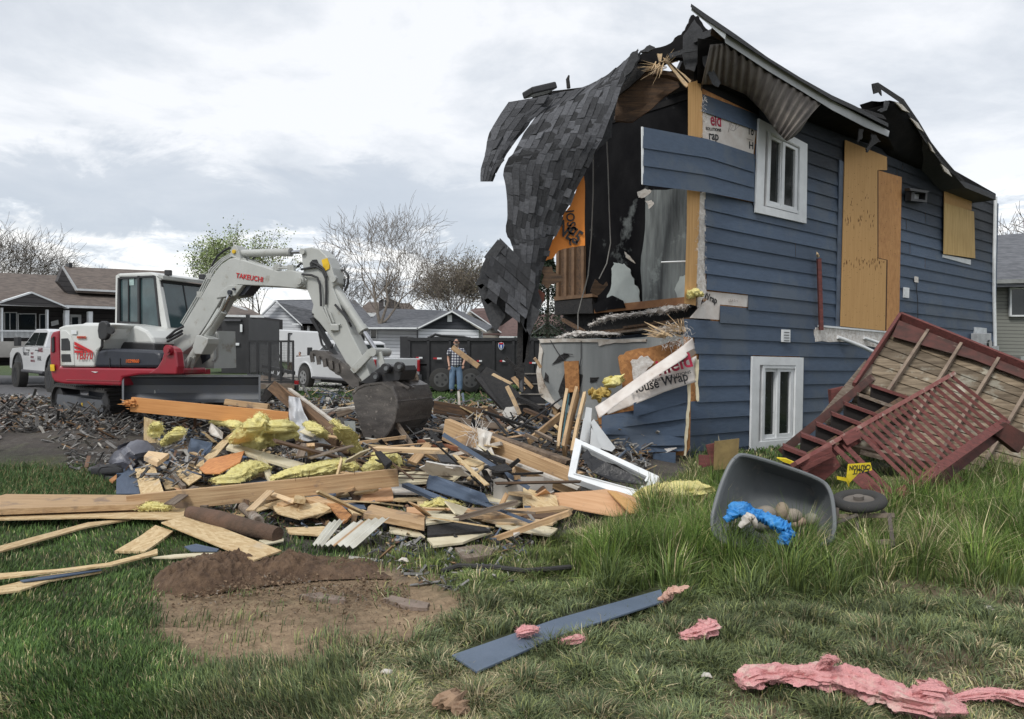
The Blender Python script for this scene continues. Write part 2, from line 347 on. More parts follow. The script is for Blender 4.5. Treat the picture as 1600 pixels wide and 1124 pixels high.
# ================================================================ TREES
bark = M('bark', (.15, .125, .105), .95, c2=(.09, .075, .062), scale=6, bump=.4, bscale=20)
bark2 = M('pale_bark', (.21, .18, .15), .95, c2=(.14, .12, .10), scale=6, bump=.4, bscale=20)
leafm = M('leaf', (1, 1, 1), .7, var=.3, scale=1.5, bump=0, attr=True)
def tree(base, h, spread, seed, label, mat=bark, levels=6, leaf=None, nleaf=0, trunk=.02, lean=(0, 0), split=(2, 3), up=.25, group='trees behind the houses', cat='tree', name='bare_tree', fork=.285, twig=.012):
    r = random.Random(seed); root = empty(name, base, label, cat, group)
    tk, cr, lf = MB(), MB(), MB(); tips = []
    def grow(p, d, L, rad_, lv):
        n = 3 if lv < 4 else 2; pts = [p]; q = p.copy(); dd = d.copy()
        for i in range(n):
            dd = (dd+Vector((r.gauss(0, .13), r.gauss(0, .13), r.gauss(.03, .08)))).normalized(); q = q+dd*(L/n); pts.append(q)
        r1_ = rad_*.68
        (tk if lv == 0 else cr).tube(pts, [lerp(rad_, r1_, i/n) for i in range(n+1)], 7 if lv < 2 else 4 if lv < 4 else 3, cap=False)
        tips.append((q, lv))
        if lv >= levels: return
        k = r.randint(*split)+(1 if lv in (0, 1) else 0)
        for i in range(k):
            az = 2*pi*(i+r.random()*.7)/k; sp = r.uniform(.35, .75)*spread
            a = dd.orthogonal().normalized(); b = dd.cross(a)
            nd = (dd*cos(sp)+(a*cos(az)+b*sin(az))*sin(sp)); nd.z += up*(.6 if lv < 3 else .15); nd.normalize()
            grow(pts[-1] if i == 0 or lv < 1 else pts[-1-(i % 2)], nd, L*r.uniform(.66, .9), max(twig, r1_*r.uniform(.5, .8)), lv+1)
    b = Vector(base); d = Vector((lean[0], lean[1], 1)).normalized()
    grow(b, d, h*fork, h*trunk, 0)
    tk.build('trunk', mat, root, smooth=True); cr.build('crown', mat, root)
    if leaf:
        ts = [t for t in tips if t[1] >= levels-2]
        for _ in range(nleaf):
            p, lv = r.choice(ts); p = p+Vector((r.gauss(0, .28), r.gauss(0, .28), r.gauss(0, .28))); s_ = r.uniform(.04, .10)
            a = Vector((r.gauss(0, 1), r.gauss(0, 1), r.gauss(0, 1))).normalized()*s_; c_ = a.orthogonal().normalized()*s_*.7
            k = r.uniform(.6, 1.3); lf.add([p-a, p+c_, p+a, p-c_], [(0, 1, 2, 3)], tuple(q*k for q in leaf))
        lf.build('foliage', leafm, root)
    return root
def gp(x, d, z=0): p = P(x, 545, d); return (p.x, d, z)
tree(gp(-30, 50), 9.7, 1.0, 3, 'bare grey tree rising behind the brown roof at the left edge of the photo', split=(2, 4), twig=.012)
tree(gp(62, 56), 8.0, 1.0, 31, 'smaller bare tree leaning right behind the brown ridge, right of the edge tree', split=(2, 4), lean=(.15, 0), twig=.012)
tree(gp(318, 58), 10.2, .8, 8, 'budding tree with pale green leaves behind the excavator cab', levels=6, leaf=(.27, .34, .13), nleaf=7500, name='budding_tree', twig=.011)
tree(gp(415, 62), 10.2, .9, 12, 'budding tree with sparse yellow green leaves seen under the excavator boom', levels=6, leaf=(.24, .27, .10), nleaf=4200, name='budding_tree', twig=.011)
tree(gp(588, 44), 10.9, 1.1, 21, 'large wide bare tree standing behind the raised excavator arm', mat=bark2, split=(2, 4), twig=.010, fork=.27)
tree(gp(648, 52), 8.3, .95, 5, 'slender bare tree right of the large wide bare tree', split=(2, 4), twig=.012)
tree(gp(700, 60), 9.6, .9, 14, 'brown bare tree above the black garage gable', split=(2, 4), twig=.014, leaf=(.16, .13, .08), nleaf=1500)
tree(gp(742, 64), 10.0, .9, 17, 'bare tree with olive buds left of the hanging shingle flap', split=(2, 4), twig=.014, leaf=(.15, .15, .08), nleaf=2600)
tree(gp(1655, 36), 8.8, .9, 6, 'bare tree over the grey roof at the right edge of the photo', split=(2, 4), twig=.014, lean=(-.1, 0))
tree((23, 14.5, 0), 12, 1.0, 44, 'large bare tree standing outside the right edge and mirrored in the upper window', split=(2, 4), twig=.03, trunk=.03)
tree((30, 17.5, 0), 13, 1.0, 45, 'second bare tree outside the right edge beyond the large one', split=(2, 4), twig=.04, trunk=.03)
tree(gp(520, 66), 10.0, .9, 23, 'distant bare tree seen between boom and large bare tree', split=(2, 4), twig=.015)
def conifer(base, h, rad_, seed, label):
    r = random.Random(seed); root = empty('evergreen_tree', base, label, 'tree', 'trees behind the houses'); b = Vector(base)
    MB().tube([b, b+Vector((0, 0, h))], [h*.02, .02], 7).build('trunk', bark, root)
    m = MB()
    for i in range(9000):
        z = r.random()**.8; rr = rad_*(1-z)*(.35+.65*r.random())*(1+.25*sin(z*40)); a = r.random()*2*pi
        p = b+Vector((rr*cos(a), rr*sin(a), h*(.12+.88*z))); o = Vector((cos(a), sin(a), -.25+r.gauss(0, .2)))*r.uniform(.12, .3); s_ = Vector((-sin(a), cos(a), r.gauss(0, .4)))*.05
        k = r.uniform(.5, 1.2); m.add([p, p+o*.5+s_, p+o, p+o*.5-s_], [(0, 1, 2, 3)], (.035*k, .06*k, .03*k))
    m.build('foliage', leafm, root)
conifer(gp(855, 48), 8.2, 2.4, 4, 'dark evergreen seen through the hole beside the hanging shingles')
# hedge mass far behind the houses
m = MB(); r = random.Random(77)
for i in range(16000):
    x = r.uniform(-80, 1000); d = r.uniform(70, 84); top = 500-14*noise.noise((x*.02, 0, 5))-10*noise.noise((x*.07, 0, 6))
    y = lerp(top, 545, r.random()**1.3); p = P(x, y, d); a = Vector((r.gauss(0, 1), r.gauss(0, 1), r.gauss(0, 1)))*.35; c_ = a.orthogonal().normalized()*.16
    k = r.uniform(.5, 1.2); cc = r.choice([(.12, .10, .08), (.13, .12, .08), (.10, .11, .06)]); m.add([p-a, p+c_, p+a, p-c_], [(0, 1, 2, 3)], tuple(q*k for q in cc))
tag(m.build('distant_thicket', leafm), 'low grey brown thicket of far off trees and shrubs along the horizon', 'thicket', kind='stuff')
# ================================================================ BACKGROUND HOUSES
roof_br = M('brown_shingle', (.155, .125, .105), .95, c2=(.085, .068, .06), scale=3.2, stretch=(1.2, 1.2, 5), bump=.3, bscale=20, det=3)
roof_gr = M('grey_shingle', (.15, .155, .17), .95, c2=(.085, .09, .10), scale=3, stretch=(1.2, 1.2, 5), bump=.3, bscale=20, det=3)
roof_rb = M('red_brown_shingle', (.15, .095, .085), .95, c2=(.10, .065, .06), scale=3, stretch=(1.2, 1.2, 5), bump=.3, bscale=20, det=3)
def lapmat(name, base, per, rough=.7):
    m = M(name, base, rough, var=.12, scale=1, bump=0); t = m.node_tree; N = t.nodes.new; L = t.links.new; b = t.nodes['Principled BSDF']
    g = N('ShaderNodeNewGeometry'); s_ = N('ShaderNodeSeparateXYZ'); L(g.outputs['Position'], s_.inputs[0])
    d = N('ShaderNodeMath'); d.operation = 'DIVIDE'; d.inputs[1].default_value = per; L(s_.outputs[2], d.inputs[0])
    fr = N('ShaderNodeMath'); fr.operation = 'FRACT'; L(d.outputs[0], fr.inputs[0])
    iv = N('ShaderNodeMath'); iv.operation = 'SUBTRACT'; iv.inputs[0].default_value = 1; L(fr.outputs[0], iv.inputs[1])
    bp = N('ShaderNodeBump'); bp.inputs['Strength'].default_value = 1; bp.inputs['Distance'].default_value = .03; L(iv.outputs[0], bp.inputs['Height']); L(bp.outputs[0], b.inputs['Normal'])
    src = b.inputs['Base Color'].links[0].from_socket
    gt = N('ShaderNodeMath'); gt.operation = 'LESS_THAN'; gt.inputs[1].default_value = .14; L(fr.outputs[0], gt.inputs[0])
    mx = N('ShaderNodeMixRGB'); mx.blend_type = 'MULTIPLY'; L(src, mx.inputs[1]); mx.inputs[2].default_value = (.45, .45, .47, 1); L(gt.outputs[0], mx.inputs[0]); L(mx.outputs[0], b.inputs['Base Color'])
    return m
lap_white = lapmat('white_lap_siding', (.60, .62, .65), .2); lap_dark = lapmat('dark_lap_siding', (.055, .05, .05), .2)
lap_taupe = lapmat('taupe_lap_siding', (.36, .34, .30), .2); lap_grey = lapmat('grey_green_vinyl_siding', (.20, .205, .18), .102); lap_navy = lapmat('navy_lap_siding', (.03, .035, .045), .2)
class Front:   # frontal building plane
    def __init__(s, d): s.d = d
    def __call__(s, x, y, off=0): return P(x, y, s.d-off)
def poly(pl, pts, off, th, mat, name, parent, col=None, smooth=False):
    """outline on a vertical plane, extruded into the wall by th"""
    n = pl.n if hasattr(pl, 'n') else Vector((0, -1, 0))
    return MB().prism([pl(x, y, off) for x, y in pts], n*-th, col).build(name, mat, parent)
def slab(pts, mat, name, parent, th=.12): return MB().prism(pts, (0, 0, -th)).build(name, mat, parent)
def winquad(pl, x0, y0, x1, y1, off, parent, fr=.5, mull=None, glass=glassd):
    n = pl.n if hasattr(pl, 'n') else Vector((0, -1, 0)); i = fr
    o = [pl(*p, off) for p in ((x0, y0), (x1, y0), (x1, y1), (x0, y1))]; k = [pl(*p, off) for p in ((x0+i, y0+i), (x1-i, y0+i), (x1-i, y1-i), (x0+i, y1-i))]
    w_ = MB().ring(o, k, n*.06)
    for mx_ in (mull or []): w_.prism([pl(*p, off) for p in ((mx_-i*.4, y0+i), (mx_+i*.4, y0+i), (mx_+i*.4, y1-i), (mx_-i*.4, y1-i))], n*.05)
    wo = w_.build('window', white, parent); MB().prism(k, n*.015).build('pane', glass, wo)
    return wo
# --- left ranch house, receding to the right
HL = Plane(P(0, 540, 28), (.65, .76))
h = empty('brown_roofed_house', HL(60, 560, 0), 'long dark house with brown shingled roof and white porch posts behind the excavator', 'house', 'houses across the street')
poly(HL, [(-160, 470), (345, 489), (345, 565), (-160, 575)], 0, .3, lap_dark, 'wall', h)
slab([HL(-180, 466, 1.9), HL(345, 485, 1.9), HL(345, 442, -3.5), HL(-180, 418, -3.5)], roof_br, 'roof', h)
poly(HL, [(-180, 467), (345, 485.5), (345, 489), (-180, 471)], 1.95, .1, white, 'fascia', h)
slab([HL(119, 452.5, .6), HL(262, 461, .6), HL(262, 424, -3.4), HL(98, 416.5, -3.4)], roof_br, 'upper_roof', h)
poly(HL, [(97, 416), (99, 416), (121, 451), (270, 458.5), (270, 461), (119, 454)], .65, .12, white, 'upper_fascia', h)
poly(HL, [(98, 419), (121, 454), (121, 475), (90, 440)], .3, .3, lap_dark, 'upper_gable', h)
poly(HL, [(121, 454), (262, 461), (262, 473), (121, 468)], .2, .3, lap_dark, 'upper_wall', h)
poly(HL, [(108, 411), (113, 411), (113, 418), (108, 418)], -3.2, .4, black, 'roof_vent', h)
poly(HL, [(-2, 472), (50, 457.5), (105, 478.5), (105, 481), (-2, 475.5)], 1.98, .25, lap_dark, 'porch_gable', h)
g = MB()
for a_, b_ in (((-4, 473), (50, 456)), ((50, 456), (108, 480))):
    g.prism([HL(a_[0], a_[1], 2.02), HL(b_[0], b_[1], 2.02), HL(b_[0], b_[1]+2.6, 2.02), HL(a_[0], a_[1]+2.6, 2.02)], HL.n*-.4)
g.build('porch_gable_trim', white, h)
for x0, x1, y0 in ((2, 5, 481), (102, 108.5, 485), (138.5, 145, 487), (73.5, 76, 484)):
    poly(HL, [(x0, y0), (x1, y0), (x1, 540), (x0, 540)], 1.8, .2, white, 'porch_post', h)
poly(HL, [(-100, 516), (62, 516.5), (62, 518.5), (-100, 518)], 1.82, .08, white, 'porch_rail', h)
m = MB()
for k in range(44): m.prism([HL(x, y, 1.8) for x, y in ((-20+k*1.9, 518), (-19.3+k*1.9, 518), (-19.3+k*1.9, 528), (-20+k*1.9, 528))], HL.n*-.04)
m.build('baluster_row', white, h)
poly(HL, [(-160, 533), (345, 535), (345, 556), (-160, 560)], 2.0, 2.0, conc, 'porch_floor', h)
winquad(HL, 6, 488, 26, 517, .1, h, 1.2, [15]); winquad(HL, 27, 490, 56, 517, .1, h, 1.4); winquad(HL, 61, 491, 75, 516, .1, h, 1.0)
winquad(HL, 98, 490, 103, 520, .1, h, .6); wq = poly(HL, [(110, 491.5), (127, 492), (127, 530), (110, 530)], .06, .06, white, 'door', h); poly(HL, [(113, 496), (122, 496), (122, 508), (113, 508)], .08, .02, glassd, 'door_window', h)
poly(HL, [(80, 503), (91, 500), (92, 507), (81, 510)], .14, .08, white, 'wall_ornament', h)
# --- dark house behind the excavator arm
FD = Front(41); h = empty('dark_hipped_house', FD(380, 560), 'dark house end with low brown eave behind the black container', 'house', 'houses across the street')
poly(FD, [(300, 494), (398, 494), (398, 562), (300, 562)], 0, 5, lap_dark, 'wall', h)
slab([FD(300, 492, .5), FD(411, 493.5, .5), FD(385, 480, -3), FD(352, 476, -3)], roof_br, 'roof', h); poly(FD, [(300, 491), (412, 493), (412, 496.5), (300, 494.5)], .55, .1, white, 'fascia', h)
poly(FD, [(364, 476), (384, 483), (384, 485), (364, 478.5)], .4, .3, white, 'gable_trim', h)
# --- white gabled house
FW = Front(47); h = empty('white_gabled_house', FW(440, 560), 'white sided house with grey shingle roof behind the enclosed cargo trailer', 'house', 'houses across the street')
poly(FW, [(399, 500), (430, 471), (470, 507), (470, 560), (399, 560)], 0, 7, lap_white, 'wall', h)
poly(FW, [(470, 507), (560, 508), (560, 560), (470, 560)], -.6, 6, lap_dark, 'side_wall', h)
slab([FW(430, 469, .5), FW(470, 507, .5), FW(590, 508, .5), FW(590, 507, -1), FW(555, 469, -6), FW(500, 468, -8)], roof_gr, 'roof', h, .1)
for a_, b_ in (((430, 468.5), (397, 502)), ((430, 468.5), (472, 507.5))): poly(FW, [a_, b_, (b_[0], b_[1]+2.4), (a_[0], a_[1]+2.8)], .52, .3, white, 'gable_trim', h)
poly(FW, [(456, 505.5), (592, 507), (592, 509.5), (456, 508)], .5, .12, white, 'fascia', h)
poly(FW, [(431, 482), (434, 482), (434, 486), (431, 486)], .06, .05, white, 'gable_vent', h)
poly(FW, [(398, 525), (421, 525), (421, 565), (398, 565)], .3, .3, M('barn_red', (.16, .03, .03), .8), 'red_lower_wall', h)
for x in (480, 520): poly(FW, [(x, 509), (x+3, 509), (x+3, 545), (x, 545)], .2, .2, white, 'porch_post', h)
# --- centre house with black gable
FC = Front(44); h = empty('grey_roofed_house', FC(660, 560), 'white house with wide grey roof and black garage gable behind the dump trailer', 'house', 'houses across the street')
poly(FC, [(570, 512), (653, 512), (653, 560), (570, 560)], 0, 7, lap_white, 'wall', h)
poly(FC, [(653, 514), (748, 515), (748, 560), (653, 560)], .5, 6, lap_white, 'garage_wall', h)
poly(FC, [(653, 514), (706, 488), (750, 516)], .5, .3, lap_navy, 'gable', h)
slab([FC(560, 512.5, .9), FC(653, 513.5, .9), FC(706, 486.5, .9), FC(690, 485, -5), FC(600, 482, -5)], roof_gr, 'roof', h, .1)
slab([FC(706, 486, .8), FC(761, 516, .8), FC(770, 510, -5), FC(712, 483, -5)], roof_gr, 'gable_roof', h, .1)
for a_, b_ in (((706, 485.5), (651, 513)), ((706, 485.5), (760, 517))): poly(FC, [a_, b_, (b_[0], b_[1]+2.2), (a_[0], a_[1]+2.4)], .95, .3, white, 'gable_trim', h)
poly(FC, [(555, 511.5), (653, 512), (653, 514.3), (555, 514)], .95, .12, white, 'fascia', h)
poly(FC, [(699, 492), (706, 492), (706, 503), (699, 503)], .58, .08, white, 'gable_vent', h)
poly(FC, [(651.2, 514), (652.8, 514), (652.8, 540), (651.2, 540)], .56, .06, black, 'corner_trim', h)
poly(FC, [(668, 526), (735, 527), (735, 560), (668, 560)], .56, .06, black, 'garage_door', h); winquad(FC, 579, 515, 589, 530, .06, h, .9)
# --- house behind with dormer
FB = Front(58); h = empty('dormered_house', FB(600, 560), 'far house with small gabled dormer behind the large bare tree', 'house', 'houses across the street')
poly(FB, [(560, 495), (655, 495), (655, 550), (560, 550)], 0, 6, lap_taupe, 'wall', h)
slab([FB(548, 496, .5), FB(662, 497, .5), FB(640, 474, -4), FB(575, 472, -4)], roof_br, 'roof', h)
poly(FB, [(592, 470), (604, 463), (618, 471), (618, 486), (592, 486)], -1, 2, lap_dark, 'dormer', h); poly(FB, [(591, 470.5), (604, 462.5), (619, 471), (604, 465)], -.9, .3, white, 'dormer_trim', h); winquad(FB, 600, 468, 607, 479, -.95, h, .8)
poly(FB, [(570, 489), (620, 489), (620, 495), (570, 495)], .55, .3, white, 'fascia', h)
# --- taupe houses right of it
FT = Front(52); h = empty('taupe_house', FT(760, 560), 'taupe house with brown roof and white gable trim right of the black gable', 'house', 'houses across the street')
poly(FT, [(724, 496), (734, 486), (783, 519), (783, 560), (724, 560)], 0, 6, lap_taupe, 'wall', h)
slab([FT(734, 485, .5), FT(784, 520, .5), FT(806, 520, .5), FT(806, 480, -4), FT(742, 482, -4)], roof_rb, 'roof', h, .1)
for a_, b_ in (((734, 484.5), (722, 496)), ((734, 484.5), (785, 520))): poly(FT, [a_, b_, (b_[0], b_[1]+2), (a_[0], a_[1]+2.2)], .52, .2, white, 'gable_trim', h)
poly(FT, [(750, 521), (806, 521), (806, 524), (750, 524)], .6, .2, roof_rb, 'porch_roof', h)
FU = Front(49); h = empty('tan_gabled_house', FU(860, 560), 'tan house with small white trimmed gable below the torn floor', 'house', 'houses across the street')
poly(FU, [(790, 524), (905, 524), (905, 560), (790, 560)], 0, 6, lap_taupe, 'wall', h)
slab([FU(780, 526, .6), FU(920, 527, .6), FU(915, 490, -4), FU(800, 491, -4)], roof_rb, 'roof', h)
poly(FU, [(832, 522), (855, 503.5), (882, 522)], .8, 2, lap_taupe, 'gable', h)
for a_, b_ in (((855, 502.5), (829, 523)), ((855, 502.5), (884, 523))): poly(FU, [a_, b_, (b_[0], b_[1]+2), (a_[0], a_[1]+2.2)], .9, 1.9, white, 'gable_trim', h)
poly(FU, [(780, 525.5), (920, 526.5), (920, 529), (780, 528)], .65, .1, white, 'fascia', h)
# --- right neighbour
FR = Plane(P(1557, 500, 21), (1, .06))
h = empty('grey_sided_house', FR(1600, 640, 0), 'grey green vinyl sided house with grey shingles at the right edge behind the blue house', 'house', 'houses across the street')
poly(FR, [(1500, 445), (1800, 440), (1800, 660), (1500, 660)], 0, .3, lap_grey, 'wall', h)
slab([FR(1500, 443, .5), FR(1800, 438, .5), FR(1800, 350, -4.5), FR(1500, 372, -4.5)], roof_gr, 'roof', h)
poly(FR, [(1500, 438.5), (1800, 432), (1800, 438), (1500, 444.5)], .55, .12, M('grey_gutter', (.30, .31, .30), .5), 'gutter', h)
winquad(FR, 1576, 450, 1640, 495, .05, h, 2.5, [1602])
poly(FR, [(1595, 557), (1612, 557), (1612, 600), (1595, 600)], .3, .3, M('grey_box', (.33, .35, .34), .5), 'utility_box', h)
# ================================================================ BURNED BLUE HOUSE
WP = Plane((2.7, 11.0), (.782, .623))
house = empty('burned_house', WP(1300, 715, -2), 'half demolished two storey house with navy lap siding and charred roof', 'house')
nW = WP.n
def LY(k, x): return lerp(452.5+25.2*k, 503.75+15.35*k, (x-1100)/452)
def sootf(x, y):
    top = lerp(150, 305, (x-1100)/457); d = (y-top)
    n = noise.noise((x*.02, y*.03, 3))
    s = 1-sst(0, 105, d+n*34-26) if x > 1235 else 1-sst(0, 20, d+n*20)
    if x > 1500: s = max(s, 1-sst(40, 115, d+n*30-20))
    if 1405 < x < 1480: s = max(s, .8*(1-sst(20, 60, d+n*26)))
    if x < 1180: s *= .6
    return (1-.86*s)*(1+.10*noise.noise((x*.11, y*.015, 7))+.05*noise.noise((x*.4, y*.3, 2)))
# uw/lw windows: outer quads
UW = [(1183, 186), (1259, 226), (1257.5, 350), (1178, 332.5)]; LW = [(1173, 557), (1253, 559), (1250.5, 698), (1170, 705.5)]
def edge(q, y, side):
    a, b = (q[0], q[3]) if side == 0 else (q[1], q[2]); t = (y-a[1])/(b[1]-a[1]); return lerp(a[0], b[0], t)
def topbot(q, x): return (lerp(q[0][1], q[1][1], (x-q[0][0])/(q[1][0]-q[0][0])), lerp(q[3][1], q[2][1], (x-q[3][0])/(q[2][0]-q[3][0])))
rows = {-12: 1186, -11: 1097, -10: 1183, -9: 1180, -8: 1179, -7: 1178, -6: 1177, -5: 1101, -4: 1101, -3: 1101, -2: 1101, -1: 1101, 0: 1104, 1: 1169, 2: 1125, 3: 1069, 4: 1085,
        5: 1092, 6: 1091, 7: 1089, 8: 1075, 9: 1073, 10: 1071, 11: 1071}
sid = MB(); she = MB(); rr = random.Random(5)
def board(mb, x0, x1, k, ya=None, yb=None, offt=.006, offb=.034, th=.011):
    n = max(1, int((x1-x0)/16)); dk = rr.uniform(.86, 1.10)
    def yt(x): return ya(x) if ya else LY(k-1, x)-2.2
    def yb_(x): return yb(x) if yb else LY(k, x)
    vs = []; cs = []
    for i in range(n+1):
        x = lerp(x0, x1, i/n); a, b = yt(x), yb_(x); w_ = .0015*noise.noise((x*.05, k*3.3, 0))
        fa = (a-(LY(k-1, x)-2.2))/(LY(k, x)-LY(k-1, x)+2.2); fb = (b-(LY(k-1, x)-2.2))/(LY(k, x)-LY(k-1, x)+2.2)
        oa, ob = lerp(offt, offb, fa)+w_, lerp(offt, offb, fb)+w_
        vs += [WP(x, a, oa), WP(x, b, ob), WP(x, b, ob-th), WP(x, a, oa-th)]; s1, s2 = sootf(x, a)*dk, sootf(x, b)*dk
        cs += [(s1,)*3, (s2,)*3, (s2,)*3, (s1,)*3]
    fs = []
    for i in range(n):
        b0 = i*4; b1 = b0+4
        for j in range(4): fs.append((b0+j, b0+(j+1) % 4, b1+(j+1) % 4, b1+j))
    fs += [(0, 3, 2, 1), (n*4, n*4+1, n*4+2, n*4+3)]; mb.add(vs, fs, cs)
for k, xl in rows.items():
    ym = LY(k-.5, 1215); segs = []
    for q in (UW, LW):
        x0q, x1q = edge(q, LY(k-.5, q[0][0]), 0)+3, edge(q, LY(k-.5, q[1][0]), 1)-3
        tq, bq = topbot(q, (x0q+x1q)/2); a, b = LY(k-1, (x0q+x1q)/2), LY(k, (x0q+x1q)/2)
        if a < bq and b > tq:
            xr = 1554; segs = [(xl, x0q), (x1q, xr)]
            if a < tq-2: board(sid, x0q, x1q, k, None, lambda x: min(LY(k, x), topbot(q, x)[0]+3))
            if b > bq+2: board(sid, x0q, x1q, k, lambda x: max(LY(k-1, x), topbot(q, x)[1]-3), None)
    if not segs: segs = [(xl, 1554)]
    for x0, x1 in segs:
        if x1 > x0+2: 
            # break long boards at a butt joint
            if x1-x0 > 260 and rr.random() < .8:
                xm = rr.uniform(x0+100, x1-100); board(sid, x0, xm-.3, k); board(sid, xm+.3, x1, k)
            else: board(sid, x0, x1, k)
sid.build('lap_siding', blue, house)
# top strip under the roof right of the window
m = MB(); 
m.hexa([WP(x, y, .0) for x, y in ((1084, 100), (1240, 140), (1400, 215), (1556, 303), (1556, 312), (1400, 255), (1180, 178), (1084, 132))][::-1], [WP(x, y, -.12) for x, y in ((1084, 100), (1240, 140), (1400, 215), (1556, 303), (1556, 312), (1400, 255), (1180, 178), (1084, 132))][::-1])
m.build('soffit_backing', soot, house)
# structural sheathing behind the boards (openings left for windows)
m = MB()
def wq(x0, y0, x1, y1, y0b=None, y1b=None):
    m.prism([WP(x0, y0, -.005), WP(x1, y0b or y0, -.005), WP(x1, y1b or y1, -.005), WP(x0, y1, -.005)], nW*-.115)
wq(1098, 135, 1188, 335, 178, 338); wq(1098, 335, 1188, 470, 338, 478); wq(1120, 470, 1188, 556, 478, 556); wq(1078, 505, 1120, 556); wq(1080, 556, 1178, 716)
wq(1188, 340, 1248, 560, 350, 560); wq(1188, 155, 1252, 192, 190, 226); wq(1178, 700, 1250, 716); wq(1248, 190, 1556, 718, 306, 700)
m.build('sheathing', osb_dark, house)
# windows
def window(q, cas, name='window', broken=False):
    qc = lambda fx, fy: (lerp(lerp(q[0][0], q[1][0], fx), lerp(q[3][0], q[2][0], fx), fy), lerp(lerp(q[0][1], q[1][1], fx), lerp(q[3][1], q[2][1], fx), fy))
    def rect(x0, y0, x1, y1, off): return [WP(*qc(x0, y0), off) for x0, y0 in ((x0, y0), (x1, y0), (x1, y1), (x0, y1))]
    wo = empty(name, WP(*q[3], 0)); wo.parent = house; wo.location = WP(*q[3], 0)-WL[house]; WL[wo] = WP(*q[3], 0)
    tx, ty = cas
    cs = lambda n_: None
    MB().ring(rect(0, 0, 1, 1, .03), rect(tx, ty, 1-tx, 1-ty*1.05, .03), nW*.035).build('window_trim', white, wo, bevel=.004)
    MB().ring(rect(tx, ty, 1-tx, 1-ty, -.03), rect(tx+.05, ty+.035, 1-tx-.05, 1-ty-.035, -.03), nW*.085).build('frame', white, wo, bevel=.004)
    for i, (a, b, of) in enumerate(((tx+.05, .5, -.035), (.485, 1-tx-.05, -.012))):
        MB().ring(rect(a, ty+.035, b, 1-ty-.035, of), rect(a+.055, ty+.07, b-.055, 1-ty-.075, of), nW*.045).build('sash', white, wo, bevel=.003)
        MB().prism(rect(a+.05, ty+.065, b-.05, 1-ty-.07, of+.012), nW*-.006).build('pane', glassd, wo)
    return wo
w_up = window(UW, (.15, .085)); w_lo = window(LW, (.15, .09))
w_up['label'] = 'window under the drooping soffit with grimy glass'; w_lo['label'] = 'lower clean white window near the stairs'
# curtain strip inside lower window and room behind windows
poly(WP, [(1195, 585), (1199, 585), (1198, 675), (1194, 675)], -.12, .01, white_dirty, 'curtain', house)
# plywood boards
def plyb(pts, off, lab, mat=ply, th=.016): o = poly(WP, pts, off, th, mat, 'plywood_board', house); o['label'] = lab; return o
plyb([(1321, 219), (1386, 245.5), (1386, 266), (1371, 266), (1371, 404), (1385, 407), (1383, 517), (1314, 510)], .075, 'tall boarding sheet with rows of dark streaks')
plyb([(1371, 266), (1409, 277), (1405, 503), (1397, 520), (1381, 517.5), (1385.5, 407), (1371.5, 404)], .062, 'narrow boarding sheet right of the tall one', M('orange_plywood', (.52, .27, .10), .75, c2=(.42, .20, .07), scale=5, stretch=(3, 3, 1.4), bump=.12, bscale=18, c3=(.34, .17, .08), scale3=7, lo3=.62))
poly(WP, [(1370, 266), (1372.6, 267), (1372.6, 403), (1387, 406.5), (1385, 517), (1382.5, 517), (1384.3, 409), (1370, 405)], .064, .03, M('gap_shadow_wood', (.07, .03, .015), .9), 'board_joint', house)
m = MB(); r = random.Random(77)
for k in range(300):
    if k < 26: x, y, L = 1320+r.random()*48, 340+r.gauss(0, 5)+k*.3, r.uniform(3, 8)
    elif k < 70: x, y, L = 1318+r.random()*64, 408+r.gauss(0, 4)+(k-26)*.15, r.uniform(3, 8)
    elif k < 82: x, y, L = 1322+r.random()*45, 300+r.random()*30, r.uniform(2, 4)
    else: x, y, L = 1318+r.random()*84, 255+r.random()*255, r.uniform(.6, 1.6)
    if x > 1368 and y < 404: o_ = .0635
    elif x > 1383: o_ = .0635
    else: o_ = .0765
    if y < 275 and x > 1366: continue
    w_ = .55 if k < 82 else .45
    m.prism([WP(x-w_, y, o_), WP(x, y-L*.5, o_), WP(x+w_, y, o_), WP(x, y+L*.5, o_)], nW*-.0012)
struct(m.build('knot_marks', M('knot_dark', (.20, .10, .035), .9), house), 'stuff')
m = MB()
for k, xl_ in rows.items():
    for x in range(int(xl_)+12, 1550, 24): m.disc(WP(x+r.uniform(-1, 1), LY(k, x)-3.2, .0335), nW, .006, .004, 6, (.8, .8, .8))
struct(m.build('nail_heads', blue, house), 'stuff')
plyb([(1476, 293), (1519, 306), (1518, 329), (1476, 320)], .07, 'small upper boarding piece')
plyb([(1476, 317), (1522, 331), (1524, 404), (1475, 397)], .085, 'square boarding sheet over the small window', M('yellow_plywood', (.58, .40, .17), .75, c2=(.45, .29, .10), scale=3.5, stretch=(7, 7, .5), bump=.12, bscale=18, c3=(.36, .23, .10), scale3=7, lo3=.66))
poly(WP, [(1474, 398), (1517, 406), (1517, 414), (1474, 402.5)], .045, .02, white, 'sill_trim', house)
poly(WP, [(1312, 250), (1320, 254), (1313, 511), (1307, 510)], .05, .02, M('slate_trim', (.10, .13, .18), .6), 'door_trim', house)
